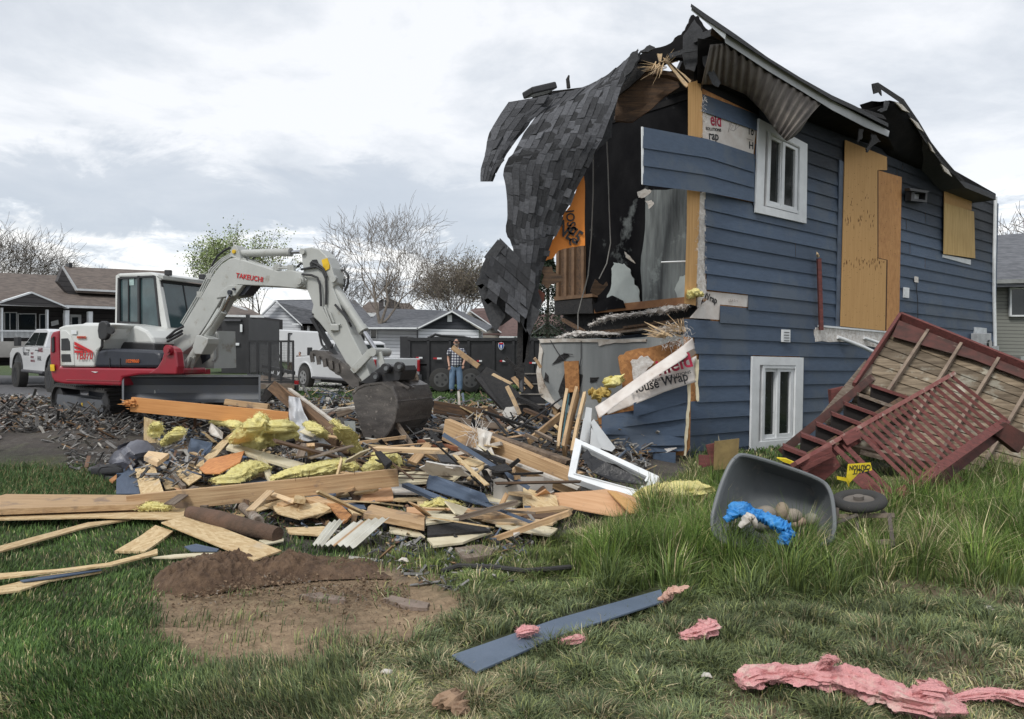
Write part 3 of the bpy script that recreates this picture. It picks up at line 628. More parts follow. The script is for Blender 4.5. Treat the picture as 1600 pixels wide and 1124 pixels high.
# ledger scar, red post, pipes
m = MB(); rx_ = random.Random(3)
m.prism([WP(x, y, .042) for x, y in jag([(1275, 512), (1320, 512), (1400, 519), (1400, 545), (1340, 540), (1320, 534), (1274, 534)], 1.2, 4, 3, True)], nW*-.06)
m.build('ledger_scar', fluff, house)
poly(WP, [(1281, 508), (1400, 519), (1400, 521.5), (1281, 511)], .07, .04, white, 'ledger_flashing', house)
m = MB(); m.tube([WP(1283, 516, .1), WP(1279.5, 404, .12)], [.045, .045], 4); m.build('deck_post_stub', redw, house)
m = MB(); m.tube([WP(1278, 401, .12), WP(1277, 397, .14), WP(1276, 394, .12)], [.03, .02, .005], 5); m.build('splinter', wood_pale, house)
m = MB()
m.tube([WP(1309, 527, .06), WP(1325, 533, .14), WP(1350, 543, .25), WP(1385, 560, .4), WP(1410, 580, .5)], .035, 10)
m.tube([WP(1350, 528, .06), WP(1370, 535, .14), WP(1400, 552, .3)], .03, 10)
m.build('vent_pipe', white, house, smooth=True)
# small fittings
def fit(pts, off, th, mat, name): return poly(WP, pts, off, th, mat, name, house)
lf_ = MB(); lf_.ring([WP(x, y, .05) for x, y in ((1415, 297), (1440, 301), (1439, 318), (1414, 315))], [WP(x, y, .05) for x, y in ((1420, 301), (1437, 304), (1436, 314), (1419, 312))], nW*.12); lf_.prism([WP(x, y, .15) for x, y in ((1413, 295), (1446, 300), (1440, 303), (1414, 299))], nW*.1)
lf_.build('wall_lantern', black, house); fit([(1421, 302), (1436, 304), (1435, 313), (1420, 311)], .09, .03, M('frosted_glass', (.30, .31, .32), .3), 'lantern_glass')
fit([(1413.5, 449), (1421, 450), (1420.5, 466), (1413, 465)], .06, .03, white, 'outlet_cover'); fit([(1224, 515), (1235, 515.5), (1235, 535), (1223.5, 534.5)], .07, .04, white, 'dryer_vent')
m = MB()
for i in range(4): m.prism([WP(1225.5+x, 519+i*4.3+y, .075) for x, y in ((0, 0), (8, .2), (8, 1.2), (0, 1))], nW*-.003)
m.build('vent_slot', black, house)
m = MB(); m.tube([WP(1432.5, 433, .05), WP(1433, 440, .06), WP(1432, 452, .05), WP(1434, 470, .05), WP(1434, 508, .05)], .008, 5); m.build('cable', black, house); fit([(1431, 432), (1435, 433), (1435, 442), (1431, 441)], .07, .03, fluff, 'cable_box')
fit([(1524, 511.5), (1542, 513), (1542, 560), (1524, 560)], .06, .05, M('meter_panel', (.55, .58, .60), .5), 'meter_panel')
mbx = MB().prism([WP(x, y, .22) for x, y in ((1528, 521), (1549, 521), (1549, 560), (1528, 560))], nW*-.15).build('meter_box', M('meter_grey', (.42, .43, .44), .4), house, bevel=.01)
m = MB(); c_ = WP(1545, 538, .23); m.disc(c_, nW, .1, .08, 20); m.build('meter_dial', glassd, house)
m = MB(); m.tube([WP(1555.5, 308, .06), WP(1553.5, 400, .06), WP(1553, 450, .06), WP(1555, 545, .06)], .04, 8); m.build('downspout', white, house, smooth=True)
fit([(1550, 541), (1561, 541), (1561, 572), (1550, 572)], .16, .12, M('meter_grey', (.42, .43, .44), .4), 'cable_pedestal')
# far end wall and back of house
A0, B0 = WP(1556, 306, 0), WP(1556, 700, 0); zb = -.2
m = MB(); 
farx = WP(1556, 500, 0); zt = 5.4
def V3(p, z): return Vector((p.x, p.y, z))
back = -nW*4.2
m.hexa([V3(farx, zb), V3(farx, zt), V3(farx+back, zt), V3(farx+back, zb)], [V3(farx-WP.u*.15, zb), V3(farx-WP.u*.15, zt), V3(farx+back-WP.u*.15, zt), V3(farx+back-WP.u*.15, zb)])
pB = Vector((WP.O.x, WP.O.y, 0))+WP.u*2.4
m.hexa([V3(farx+back, zb), V3(farx+back, zt), V3(pB+back, zt), V3(pB+back, zb)], [V3(farx+back*.97, zb), V3(farx+back*.97, zt), V3(pB+back*.97, zt), V3(pB+back*.97, zb)])
m.build('rear_wall', blue, house)
# ---- interior seen from the torn end: partition planes parallel to the cut
cu = Vector((-.623, .782, 0))
class Plane2(Plane):
    def __init__(s, O, u): Plane.__init__(s, O, u)
CW = Plane(Vector((2.7, 11.0, 0))+WP.u*.9, (.623, -.782)); 
# CW.u runs toward the camera side; normal faces left/camera
if CW.n.dot(Vector((-1, -1, 0))) < 0: CW.n = -CW.n
CWD = Plane(Vector((2.7, 11.0, 0))+WP.u*2.6, (.623, -.782)); CWD.n = CW.n.copy()
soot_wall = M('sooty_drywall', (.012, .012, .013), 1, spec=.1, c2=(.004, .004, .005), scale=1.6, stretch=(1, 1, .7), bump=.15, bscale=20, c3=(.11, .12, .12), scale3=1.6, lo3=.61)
streak = M('streaked_grey_drywall', (.20, .22, .215), .7, c2=(.05, .055, .056), scale=2.2, stretch=(3, 3, .4), bump=.1, bscale=20, c3=(.27, .30, .29), scale3=2, lo3=.6)
pale_dw = M('pale_green_drywall', (.42, .46, .44), .7, c2=(.33, .36, .35), scale=3, bump=.1, c3=(.12, .125, .12), scale3=3, lo3=.66)
grey_dw = M('grey_basement_drywall', (.27, .285, .285), .8, c2=(.22, .235, .235), scale=1.5, stretch=(4, 4, .4), bump=.15, bscale=14, c3=(.35, .36, .35), scale3=1.2, lo3=.6)
# dark back of the upper room
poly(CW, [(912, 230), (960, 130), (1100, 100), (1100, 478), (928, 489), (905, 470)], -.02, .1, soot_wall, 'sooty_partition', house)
poly(CW, jag([(1007, 300), (1074, 292), (1073, 474), (1003, 481), (1001, 420), (1008, 360)], 1.5, 4, 4, True), .012, .012, streak, 'streaked_drywall', house)
poly(CW, jag([(958, 410), (975, 412), (985, 424), (990, 440), (998, 452), (1000, 475), (940, 479), (952, 456), (956, 430)], 2, 4, 5, True), .02, .012, pale_dw, 'pale_drywall_patch', house)
poly(CW, jag([(1062, 432), (1073, 430), (1072, 472), (1058, 468), (1054, 452)], 1.5, 3, 5, True), .03, .012, pale_dw, 'drywall_scrap', house)
poly(CW, [(928, 479), (1072, 464), (1072, 476), (926, 490)], .06, .05, M('scorched_stud', (.30, .15, .065), .8, c2=(.2, .09, .04)), 'floor_plate', house)
for q in ([(956, 462), (972, 470), (976, 481), (950, 484), (930, 488), (926, 476)],): poly(CW, q, .1, .03, soot_wall, 'charred_panel', house)
# ceiling of the dark room and its left return
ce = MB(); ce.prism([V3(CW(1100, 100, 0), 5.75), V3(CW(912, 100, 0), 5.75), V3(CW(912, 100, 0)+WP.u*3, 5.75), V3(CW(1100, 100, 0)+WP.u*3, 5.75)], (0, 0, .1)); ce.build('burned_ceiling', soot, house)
# studs and brown panel left of the dark room
poly(CW, [(870, 384), (912, 384), (913, 465), (868, 470)], .0, .08, wood_dark, 'brown_panelling', house)
for x in (869, 881, 893, 908): poly(CW, [(x, 385), (x+4, 385), (x+3.5, 468), (x-.5, 468)], .06, .06, M('dim_stud', (.19, .115, .065), .85, c2=(.12, .07, .04)), 'stud', house)
poly(CW, [(865, 464), (925, 459), (926, 464), (866, 470)], .12, .18, M('dim_stud', (.2, .1, .05)), 'sill_plate', house)
poly(CW, jag([(866, 470), (925, 466), (926, 490), (867, 492)], .8, 3, 2, True), .1, .5, wood_char, 'burned_floor_edge', house)
# floor between the storeys: charred joists, fibres
fl = MB(); r = random.Random(9)
poly(CW, jag([(880, 492), (930, 488), (1070, 476), (1088, 480), (1088, 522), (985, 520), (905, 530), (884, 520)], 1, 3, 8, True), -.15, .4, wood_char, 'charred_floor_joists', house)
for a_, b_, w_, c_ in (((905, 522), (1075, 507), .05, 0), ((938, 523), (1062, 508), .035, 1), ((975, 512), (1080, 498), .04, 2), ((1010, 516), (1085, 508), .05, 1), ((880, 500), (915, 520), .06, 0)):
    mb = MB(); mb.bar(CW(*a_, .1+.03*c_), CW(*b_, .14), .07, w_); mb.build('floor_joist', (wood_dark, wood_old, wood_dark)[c_], house)
def tuft(mb, p, n, ln, sp, rr_, dirv=(0, 0, -1), th=.0022, col=None):
    for _ in range(n):
        q = p+Vector((rr_.gauss(0, sp), rr_.gauss(0, sp), rr_.gauss(0, sp*.6))); d = (Vector(dirv)+Vector((rr_.gauss(0, .6), rr_.gauss(0, .6), rr_.gauss(0, .6)))).normalized()*ln*rr_.uniform(.4, 1.2)
        mb.tube([q, q+d*.5+Vector((0, 0, rr_.gauss(0, .1)*ln)), q+d], [th, th, th*.4], 3, col=col)
def lumpy(pts, rad_, seed, amp=.35, n=12, sub=5, flat=.6, fold=0):
    """crumpled soft strip along 3-D points"""
    P_ = [Vector(p) for p in pts]; m = (len(P_)-1)*sub; mb = MB(); vs = []; upv = Vector((0, 0, 1))
    for i in range(m+1):
        t = i/m*(len(P_)-1); k = min(int(t), len(P_)-2); f = t-k
        p0, p1, p2, p3 = P_[max(k-1, 0)], P_[k], P_[k+1], P_[min(k+2, len(P_)-1)]
        p = .5*((2*p1)+(-p0+p2)*f+(2*p0-5*p1+4*p2-p3)*f*f+(-p0+3*p1-3*p2+p3)*f**3)
        dn = (P_[k+1]-P_[k]).normalized(); s_ = dn.cross(upv); s_ = s_.normalized() if s_.length > .05 else Vector((1, 0, 0)); u_ = s_.cross(dn)
        ra = lerp(rad_[k], rad_[k+1], f) if hasattr(rad_, '__len__') else rad_
        if not hasattr(rad_, '__len__'): ra = rad_*min(1, .25+3*min(i, m-i)/m)
        for j in range(n):
            a = 2*pi*j/n; b = s_*cos(a)+u_*sin(a)*flat; q = p+b*ra
            nn = noise.noise(q*(1.1/max(.04, ra))*.6+Vector((seed, 0, 0)))+.7*noise.noise(q*(1/max(.04, ra))*1.7+Vector((0, seed, 0)))+.45*noise.noise(q*(1/max(.04, ra))*4+Vector((0, 0, seed)))
            if fold: T_ = i/sub; nn = nn*(1-fold)+fold*(1.1*noise.noise((T_*.9+seed, 2.1*cos(a), 2.1*sin(a)))+.8*noise.noise((T_*2.2, 5*cos(a), 5*sin(a)+seed))+.35*noise.noise(q*60))
            vs.append(q+b*ra*nn*amp*1.6)
    mb.add(vs, [(i*n+j, i*n+(j+1) % n, (i+1)*n+(j+1) % n, (i+1)*n+j) for i in range(m) for j in range(n)]+[tuple(range(n))[::-1], tuple(range(m*n, m*n+n))])
    return mb
def fuzz(mb, n, L, w, seed, bright=1.0):
    r = random.Random(seed); V0 = list(mb.v)
    for _ in range(n):
        p = r.choice(V0)
        d = Vector((r.gauss(0, 1), r.gauss(0, 1), r.gauss(.1, .8))).normalized(); s_ = d.orthogonal().normalized()*w; p = p+Vector((r.gauss(0, 1), r.gauss(0, 1), r.gauss(0, .5)))*L*.4; k = r.uniform(.75, 1.15)*bright
        mb.add([p-s_, p+s_, p+d*L*r.uniform(.4, 1.3)+Vector((0, 0, -L*.25))], [(0, 1, 2)], (k, k, k))
    return mb
fuzz(lumpy([CW(922, 508, .2), CW(950, 497, .22), CW(990, 491, .22), CW(1030, 486, .2), CW(1072, 479, .2)], [.025, .06, .035, .07, .045], 3, .9, 12, 10), 900, .06, .006, 3).build('torn_ceiling_fibre', fluff, house)
fuzz(lumpy([CW(872, 528, .2), CW(895, 523, .22), CW(925, 521, .2), CW(970, 522, .15)], [.03, .06, .05, .02], 13, .9, 12, 8), 500, .06, .006, 4).build('torn_ceiling_fibre', fluff, house)
fuzz(lumpy([CW(1015, 522, .2), CW(1040, 516, .22), CW(1068, 514, .2)], [.03, .07, .05], 23, .9, 12, 8), 400, .06, .006, 5).build('torn_ceiling_fibre', fluff, house)
# corner studs (upper storey) - leaning post
cs_ = MB(); cs_.hexa([WP(x, y, .02) for x, y in ((1075, 130), (1097, 124), (1098, 215), (1075, 212))][::-1], [WP(x, y, -.16) for x, y in ((1075, 130), (1097, 124), (1098, 215), (1075, 212))][::-1])
cs_.hexa([WP(x, y, .02) for x, y in ((1074, 212), (1096, 214), (1092, 360), (1073, 358))][::-1], [WP(x, y, -.16) for x, y in ((1074, 212), (1096, 214), (1092, 360), (1073, 358))][::-1])
cs_.hexa([WP(x, y, .02) for x, y in ((1073, 358), (1092, 360), (1087, 478), (1069, 474))][::-1], [WP(x, y, -.16) for x, y in ((1073, 358), (1092, 360), (1087, 478), (1069, 474))][::-1])
cs_.build('corner_post', M('corner_post_wood', (.60, .36, .15), .75, c2=(.48, .27, .10), scale=4, stretch=(8, 8, .4), bump=.15, bscale=14, bstr=(12, 12, .3), c3=(.34, .19, .09), scale3=5, lo3=.64), house)
# rough lath/fibre edge between post and siding
m = MB(); r = random.Random(4)
m.prism([WP(x, y, .018) for x, y in jag([(1093, 300), (1102, 300), (1101, 400), (1103, 455), (1092, 480), (1088, 440), (1093, 360)], 2, 6, 3, True)], nW*-.03)
for i in range(150): x = r.uniform(1089, 1101); y = r.uniform(330, 480); tuft(m, WP(x, y, .04), 2, .09, .02, r)
for i in range(50): tuft(m, WP(r.uniform(1097, 1104), r.uniform(150, 215), .04), 2, .06, .02, r)
m.build('torn_sheathing_edge', fluff, house)
# house wrap panels with print
o = poly(WP, [(1098, 168), (1182, 196), (1177, 242), (1098, 216)], .008, .006, wrapm, 'house_wrap', house)
text3('print', 'eld', WP(1110.5, 195.5, .012), WP(1127, 198, .012), .19, nW, red_txt, house)
text3('print', 'SOLUTIONS', WP(1103, 203, .012), WP(1127, 206, .012), .045, nW, blk_txt, house)
text3('print', 'rap', WP(1108, 217.5, .012), WP(1123, 219.5, .012), .11, nW, blk_txt, house)
text3('print', 'To', WP(1168, 209.5, .012), WP(1177.5, 212, .012), .13, nW, blk_txt, house); text3('print', 'H', WP(1170.5, 232, .012), WP(1177, 233.5, .012), .11, nW, blk_txt, house)
m = MB(); m.bar(WP(1167, 217, .012), WP(1176, 219.5, .012), .004, .01); m.tube([WP(1137+x, 185+y, .011) for x, y in ((0, 0), (8, 1), (5, 10), (1, 22), (3, 8), (9, 12), (4, 18), (10, 20), (14, 8), (12, 18), (20, 10))], .003, 4)
m.build('pen_mark', M('pen_mark', (.35, .31, .29)), house)
poly(WP, [(1088, 452), (1100, 455), (1169, 462), (1168, 480), (1125, 476), (1124, 500), (1078, 497), (1094, 478), (1106, 468)], .005, .006, wrapm, 'house_wrap', house)
text3('print', 'Wrap', WP(1099, 466, .012), WP(1120, 475, .012), .10, nW, blk_txt, house, shear=-.1); m = MB(); m.tube([WP(1139+x, 466+y, .014) for x, y in ((0, 2), (0, 6), (3, 2), (3, 6), (6, 2), (5, 5), (9, 2), (9, 5), (13, 3), (13, 6))], .003, 4); m.build('pen_mark', M('pen_mark', (.35, .31, .29)), house)
lumpy([WP(1074, 464, .06), WP(1083, 458, .1), WP(1098, 461, .1)], [.05, .09, .03], 3, .7, 14, 8).build('yellow_insulation_tuft', yellow, house)
# bent siding boards sticking out to the left
bs = MB()
hy = [(200, 243, 0), (232, 271, 1), (260, 294, 2), (289, 318, 3)]
def hangY(j, x): 
    l = (200, 231.5, 259, 289)[j]; r_ = (243, 270, 294, 316)[j]; t = (x-1005)/174
    mid = (219, 247, 274, 301)[j]; 
    return lerp(l, mid, t/.58) if t < .58 else lerp(mid, r_, (t-.58)/.42)
for j in range(3):
    n = 14; vs = []; cs2 = []
    for i in range(n+1):
        x = lerp(1005+(0, .5, 0)[j], 1179, i/n); ex = .42*(1-i/n)**1.2+.03
        a, b = hangY(j, x)-1.5, hangY(j+1, x)
        vs += [WP(x, a, ex), WP(x, b, ex+.026), WP(x, b, ex+.012), WP(x, a, ex-.01)]; cs2 += [(1.05, 1.05, 1.05)]*4
    fs = [(i*4+k, i*4+(k+1) % 4, i*4+4+(k+1) % 4, i*4+4+k) for i in range(n) for k in range(4)]+[(0, 3, 2, 1), (n*4, n*4+1, n*4+2, n*4+3)]
    bs.add(vs, fs, cs2)
bs.build('bent_siding', blue, house)
poly(WP, [(1003.5, 198), (1005.6, 199), (1006, 289), (1004, 288)], .46, .02, white, 'bent_siding_edge', house)
# narrow sliver of boards above wrap
# ---- roof: rake fascia, soffit, shingle edge
def offp(x, y): return WP(x, y, .55)
m = MB(); cc = []
fa = [(1131, 53), (1150, 63), (1200, 96), (1250, 126), (1300, 157), (1350, 184), (1390, 205)]; fb = [(1133, 67), (1150, 78), (1200, 111), (1250, 141), (1300, 172), (1350, 198), (1388, 214)]
vs = []
for (x0, y0), (x1, y1) in zip(fa, fb): 
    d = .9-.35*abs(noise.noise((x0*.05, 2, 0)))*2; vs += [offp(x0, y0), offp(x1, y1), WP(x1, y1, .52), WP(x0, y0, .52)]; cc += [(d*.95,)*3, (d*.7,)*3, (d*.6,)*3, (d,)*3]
m.add(vs, [(i*4+k, i*4+(k+1) % 4, i*4+4+(k+1) % 4, i*4+4+k) for i in range(len(fa)-1) for k in range(4)]+[(0, 3, 2, 1), tuple(range(len(vs)-4, len(vs)))], cc)
m.build('rake_fascia', white, house)
def roofstrip(top, bot, o0, o1, mat, name, dk=1):
    m = MB(); m.hexa([WP(x, y, o0) for x, y in top+bot[::-1]][::-1], [WP(x, y, o1) for x, y in top+bot[::-1]][::-1], (dk,)*3); return m.build(name, mat, house)
roofstrip([(1080, 6), (1100, 20), (1150, 54), (1200, 90), (1250, 121), (1300, 149), (1335, 165), (1388, 193)], [(1079, 11), (1100, 29), (1150, 62), (1200, 95), (1250, 126), (1300, 156), (1335, 172), (1388, 199)], .62, .42, shing, 'rake_shingle_edge')
roofstrip([(1081, 9), (1105, 27), (1135, 48)], [(1080, 17), (1104, 36), (1133, 62)], .6, .56, white, 'rake_trim')
roofstrip([(1112, 42), (1135, 56), (1133, 68), (1122, 62), (1110, 54)], [(1110, 54), (1112, 50)], .5, .1, wood_dark, 'rafter_end')
# underside of roof over the wall (dark) : from fascia back to the wall
def surf(A_, B_, nu, nv, mat, name, cor=0, ncor=24, dk=1, sag=0, solid=.006):
    m = MB()
    def fn(u, v):
        a, b = pl_at(A_, u), pl_at(B_, u); x, y, o_ = (lerp(a[i], b[i], v) for i in range(3))
        return WP(x, y, o_+cor*sin(u*ncor*2*pi)+sag*sin(v*pi))
    m.grid(fn, nu, nv); return m.build(name, mat, house, smooth=True, solid=solid)
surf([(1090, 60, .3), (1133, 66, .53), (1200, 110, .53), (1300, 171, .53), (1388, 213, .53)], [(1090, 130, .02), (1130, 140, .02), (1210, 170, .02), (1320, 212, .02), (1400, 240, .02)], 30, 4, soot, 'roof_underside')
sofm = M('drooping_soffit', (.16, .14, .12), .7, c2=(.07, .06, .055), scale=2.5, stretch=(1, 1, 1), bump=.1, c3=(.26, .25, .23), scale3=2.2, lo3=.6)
surf([(1110, 70, .5), (1133, 68, .51), (1170, 92, .51), (1215, 121, .51), (1250, 142, .51), (1284, 161, .51)],
     [(1096, 132, .12), (1128, 132, .14), (1165, 148, .16), (1192, 175, .3), (1215, 208, .42), (1229, 221, .5)], 200, 10, sofm, 'drooping_soffit', .018, 15, sag=.05)
surf([(1284, 161, .51), (1276, 168, .5), (1268, 178, .48)], [(1229, 221, .5), (1238, 216, .42), (1250, 205, .34)], 30, 4, sofm, 'drooping_soffit_fold', .004, 3)
# hanging scraps under the right end of the fascia
for q in ([(1343, 200), (1350, 203), (1346, 218), (1341, 222)], [(1362, 208), (1370, 212), (1376, 222), (1366, 226), (1356, 238), (1353, 232), (1360, 222)]): poly(WP, jag(q, 1.5, 3, 2, True), .5, .02, wood_char, 'charred_scrap', house)
# second charred roof to the right
roofstrip([(1343, 164), (1362, 158), (1375, 159), (1390, 157), (1412, 162), (1430, 188), (1450, 218), (1470, 248), (1492, 278)], [(1385, 240), (1392, 243), (1400, 246), (1410, 250), (1425, 258), (1440, 264), (1455, 270), (1470, 275), (1492, 283)], -.2, -.5, soot, 'burned_gable', .8)
roofstrip([(1363, 131), (1372, 129), (1412, 155), (1436, 190), (1455, 222), (1478, 252), (1508, 284)], [(1364, 137), (1376, 140), (1405, 160), (1424, 187), (1446, 222), (1470, 254), (1500, 283)], .5, -.15, wood_char, 'charred_rake')
surf([(1400, 160, .5), (1430, 190, .5), (1450, 222, .5), (1492, 279, .45)], [(1340, 175, .1), (1385, 242, .02), (1430, 262, .02), (1490, 283, .02)], 20, 4, soot, 'charred_soffit')
for q, mt in (([(1398, 159), (1410, 164), (1422, 176), (1410, 172)], white_dirty), ([(1422, 184), (1434, 192), (1444, 206), (1434, 200)], white_dirty), ([(1450, 222), (1455, 228), (1462, 240), (1456, 236)], white_dirty), ([(1470, 256), (1482, 266), (1488, 276), (1476, 268)], white_dirty),
              ([(1363, 131), (1366, 147), (1374, 144), (1378, 150), (1376, 138)], wood_char), ([(1384, 157), (1390, 160), (1386, 172), (1376, 176), (1372, 173), (1382, 168)], shing), ([(1340, 168), (1380, 180), (1386, 187), (1344, 176)], wood_char)):
    poly(WP, jag(q, .8, 2, 6, True), .52, .02, mt, 'charred_scrap', house)
# roof decks going back into the house
def deck_roof(pts, backs, mat, name):
    m = MB(); vs = []; 
    for (x, y), b in zip(pts, backs): vs += [WP(x, y, .5), WP(x, y, .5)-nW*b+Vector((0, 0, .0))]
    vs2 = [v-Vector((0, 0, .1)) for v in vs]; n = len(pts); m.add(vs+vs2, [(i*2, i*2+1, i*2+3, i*2+2) for i in range(n-1)]+[(2*n+i*2, 2*n+i*2+2, 2*n+i*2+3, 2*n+i*2+1) for i in range(n-1)]+[(0, 2*n, 2*n+1, 1), (2*n-2, 2*n-1, 4*n-1, 4*n-2)]+[(i*2, i*2+2, 2*n+i*2+2, 2*n+i*2) for i in range(n-1)]+[(i*2+1, 2*n+i*2+1, 2*n+i*2+3, i*2+3) for i in range(n-1)])
    return m.build(name, mat, house)
deck_roof([(1125, 40), (1200, 93), (1300, 152), (1385, 196)], [.5, 2, 3.6, 4.3], shing, 'roof_deck'); deck_roof([(1420, 168), (1455, 224), (1508, 286), (1556, 306)], [4.3, 4.3, 4.3, 4.3], shing, 'roof_deck')
# ================================================================ TORN END OF THE HOUSE: roof sheets, drywall, crushed corner
HP = lambda x, y, d: P(x, y, d)
def shingle_sheet(Sf, nu, nv, name, seed, parent, axis_len=1.0, dk=1, holes=None, back=True):
    """individual shingle tabs laid on a surface Sf(u,v); u across the courses, v along them"""
    r = random.Random(seed); m = MB(); e = 1e-3
    for i in range(nu):
        off = r.random()
        v = -off/nv
        while v < 1:
            L = r.choice([.6, .8, 1, 1.25, 1.5])/nv; v0, v1 = max(0, v), min(1, v+L*.985)
            if v1-v0 > .15/nv:
                u0, u1 = i/nu, (i+1.12)/nu; u1 = min(u1, 1.02)
                sl = r.uniform(-.05, .05)/nv+.22/nv
                k = r.choice([.6, .8, .95, 1.1, 1.25, 1.5, 1.75])*dk*r.uniform(.92, 1.08); n = 2
                pts = []
                for (u, vv, h) in ((u0, v0, .004), (u1, v0+sl, .009), (u1, v1+sl, .009), (u0, v1, .003)):
                    vv = min(1, max(0, vv)); p = Sf(min(u, 1), vv); nn = (Sf(min(1, u+e), vv)-Sf(max(0, u-e), vv)).cross(Sf(min(u, 1), min(1, vv+e))-Sf(min(u, 1), max(0, vv-e)))
                    nn = nn.normalized() if nn.length > 1e-12 else Vector((0, -1, 0))
                    if nn.dot(CP-p) < 0: nn = -nn
                    pts.append((p, nn, h))
                cm = ((u0+u1)/2, (v0+v1)/2)
                if not (holes and holes(*cm)):
                    lf = r.uniform(0, .003) if r.random() < .93 else r.uniform(.01, .035); top = [p+nn*(h+(lf if q_ in (1, 2) else 0)) for q_, (p, nn, h) in enumerate(pts)]; bot = [p+nn*(h-.004) for p, nn, h in pts]
                    m.hexa(top, bot, (k, k, k*1.02))
            v += L
    if back: 
        m.grid(lambda a, b: Sf(a, b)-(Vector((0, -1, 0))*.0), nu, nv*2, lambda a, b: (.4, .4, .4))
    return m.build(name, shing, parent)
def strip(Lp, Rp, dl, dr):
    def f(u, v):
        a, b = pl_at(Lp, v), pl_at(Rp, v); x, y = lerp(a[0], b[0], u), lerp(a[1], b[1], u); d = lerp(dl(v), dr(v), u)
        w_ = .05*noise.noise((x*.012, y*.012, 1))+.02*noise.noise((x*.05, y*.03, 4)); return P(x, y, d+w_-.10*sin(u*pi))
    return f
# main hanging roof sheet: upper fold and long drape
Lm = [(863, 146), (850, 168), (832, 189), (821, 204), (806, 231), (789, 258), (786, 275), (791, 300), (793, 330), (790, 360), (800, 385)]
Rm = [(1000, 78), (988, 100), (975, 128), (960, 166), (948, 198), (934, 228), (918, 262), (906, 285), (890, 318), (876, 345), (866, 368)]
def topf(u, v): return None
Sm = strip(jag(Lm, 1.5, 3, 3), jag(Rm, 2.5, 3, 4), lambda v: 10.9-1.0*sst(0, .5, v), lambda v: 10.9-.7*sst(0, .5, v))
# bring the silhouette up in a hump at the top
def Smh(u, v):
    p = Sm(u, v)
    if v < .16:
        x, y = proj(p); hump = 18*sin(min(1, u*1.05)*pi)*(1-v/.16); p = P(x, y+hump*.9*(0.0 if u > .95 else 1), p.y+.25*(1-v/.16))
    return p
shingle_sheet(Smh, 12, 16, 'hanging_shingle_sheet', 3, house)
L2 = [(800, 383), (803, 405), (805, 430), (814, 452), (818, 480), (812, 520), (810, 560), (812, 612)]; R2 = [(866, 366), (857, 390), (848, 415), (843, 440), (836, 470), (828, 505), (822, 545), (817, 612)]
shingle_sheet(strip(jag(L2, 1.5, 3, 5), jag(R2, 2, 3, 6), lambda v: 9.9, lambda v: 10.1), 6, 12, 'hanging_shingle_tail', 5, house, dk=.9)
# left flap
L3 = [(795, 160), (776, 190), (762, 215), (758, 240), (752, 262), (751, 284)]; R3 = [(872, 146), (852, 170), (830, 190), (805, 221), (787, 246), (769, 284)]
shingle_sheet(strip(jag(L3, 1.5, 3, 7), jag(R3, 3, 3, 8), lambda v: 10.7-.6*v, lambda v: 10.8-.7*v), 5, 9, 'hanging_shingle_flap', 8, house, dk=.85)
poly(Front(10.0), jag([(775, 255), (786, 246), (788, 250), (778, 262)], 1, 2, 3, True), 0, .02, shing, 'shingle_scrap', house)
# dark curled edge behind the sheet (roof decking underside)
def bnd(pts, d, th, mat, name, amp=1.5, seed=1, n=3, lab=None):
    o = MB().prism([P(x, y, d) for x, y in (jag(pts, amp, n, seed, True) if amp else pts)], (0, th, 0)).build(name, mat, house)
    if lab: o['label'] = lab
    return o
bnd([(1002, 78), (1000, 92), (985, 118), (972, 132), (962, 160), (955, 215), (950, 218), (932, 236), (938, 205), (950, 170), (965, 130), (978, 104)], 10.75, .03, shing, 'curled_roof_edge', 1.5, 3)
bnd([(960, 135), (985, 108), (1010, 90), (1050, 80), (1062, 92), (1020, 104), (990, 130), (966, 150)], 11.25, .1, wood_char, 'charred_roof_edge', 2, 5)
bnd([(960, 186), (966, 150), (985, 122), (1010, 108), (1050, 112), (1062, 128), (1030, 150), (1010, 172), (985, 186)], 11.4, .06, wood_dark, 'torn_roof_underside', 1.5, 6)
bnd([(962, 182), (1005, 168), (1040, 140), (1058, 130), (1062, 136), (1040, 150), (1012, 175), (990, 190), (962, 189)], 11.3, .06, wood_dark, 'scorched_rafter', 1, 7)
# ridge-line of broken roofing toward the peak
bnd([(990, 95), (1005, 82), (1022, 76), (1048, 68), (1060, 55), (1072, 46), (1080, 25), (1092, 24), (1100, 40), (1112, 55), (1110, 80), (1080, 92), (1050, 90), (1020, 100)], 11.2, .12, soot, 'burned_peak', 2, 9)
bnd([(1085, 30), (1098, 48), (1098, 70), (1085, 112), (1072, 108), (1066, 84), (1068, 55)], 10.85, .03, shing, 'bent_shingle_piece', 1, 2)
bnd([(1096, 74), (1103, 78), (1112, 104), (1126, 130), (1123, 136), (1114, 132), (1104, 112), (1098, 96)], 10.7, .02, shing, 'hanging_flashing', .8, 2)
bnd([(1045, 84), (1070, 76), (1098, 74), (1096, 78), (1070, 82), (1048, 92)], 10.75, .02, shing, 'bent_shingle_piece', .8, 3)
bnd([(985, 85), (997, 76), (998, 92), (986, 112), (975, 122), (974, 112)], 10.7, .03, shing, 'bent_shingle_piece', 1, 4)
bnd([(1000, 80), (1015, 70), (1024, 74), (1012, 82)], 10.9, .05, shing, 'bent_shingle_piece', 1, 5)
# vent, stub pipe on top
m = MB(); a_, b_ = P(824, 146, 10.9), P(862, 137, 11.1); m.bar(a_, b_, .3, .1); m.build('ridge_vent', black, house, bevel=.02)
m = MB(); m.tube([P(888.5, 138, 11.2), P(887, 124, 11.2), P(889, 118, 11.2)], [.03, .028, .012], 6); m.build('vent_stub', wood_char, house)
poly(Front(11.3), jag([(832, 147), (865, 142), (915, 136), (912, 139), (868, 146)], .5, 2, 2, True), 0, .3, soot, 'roof_ridge_edge', house)
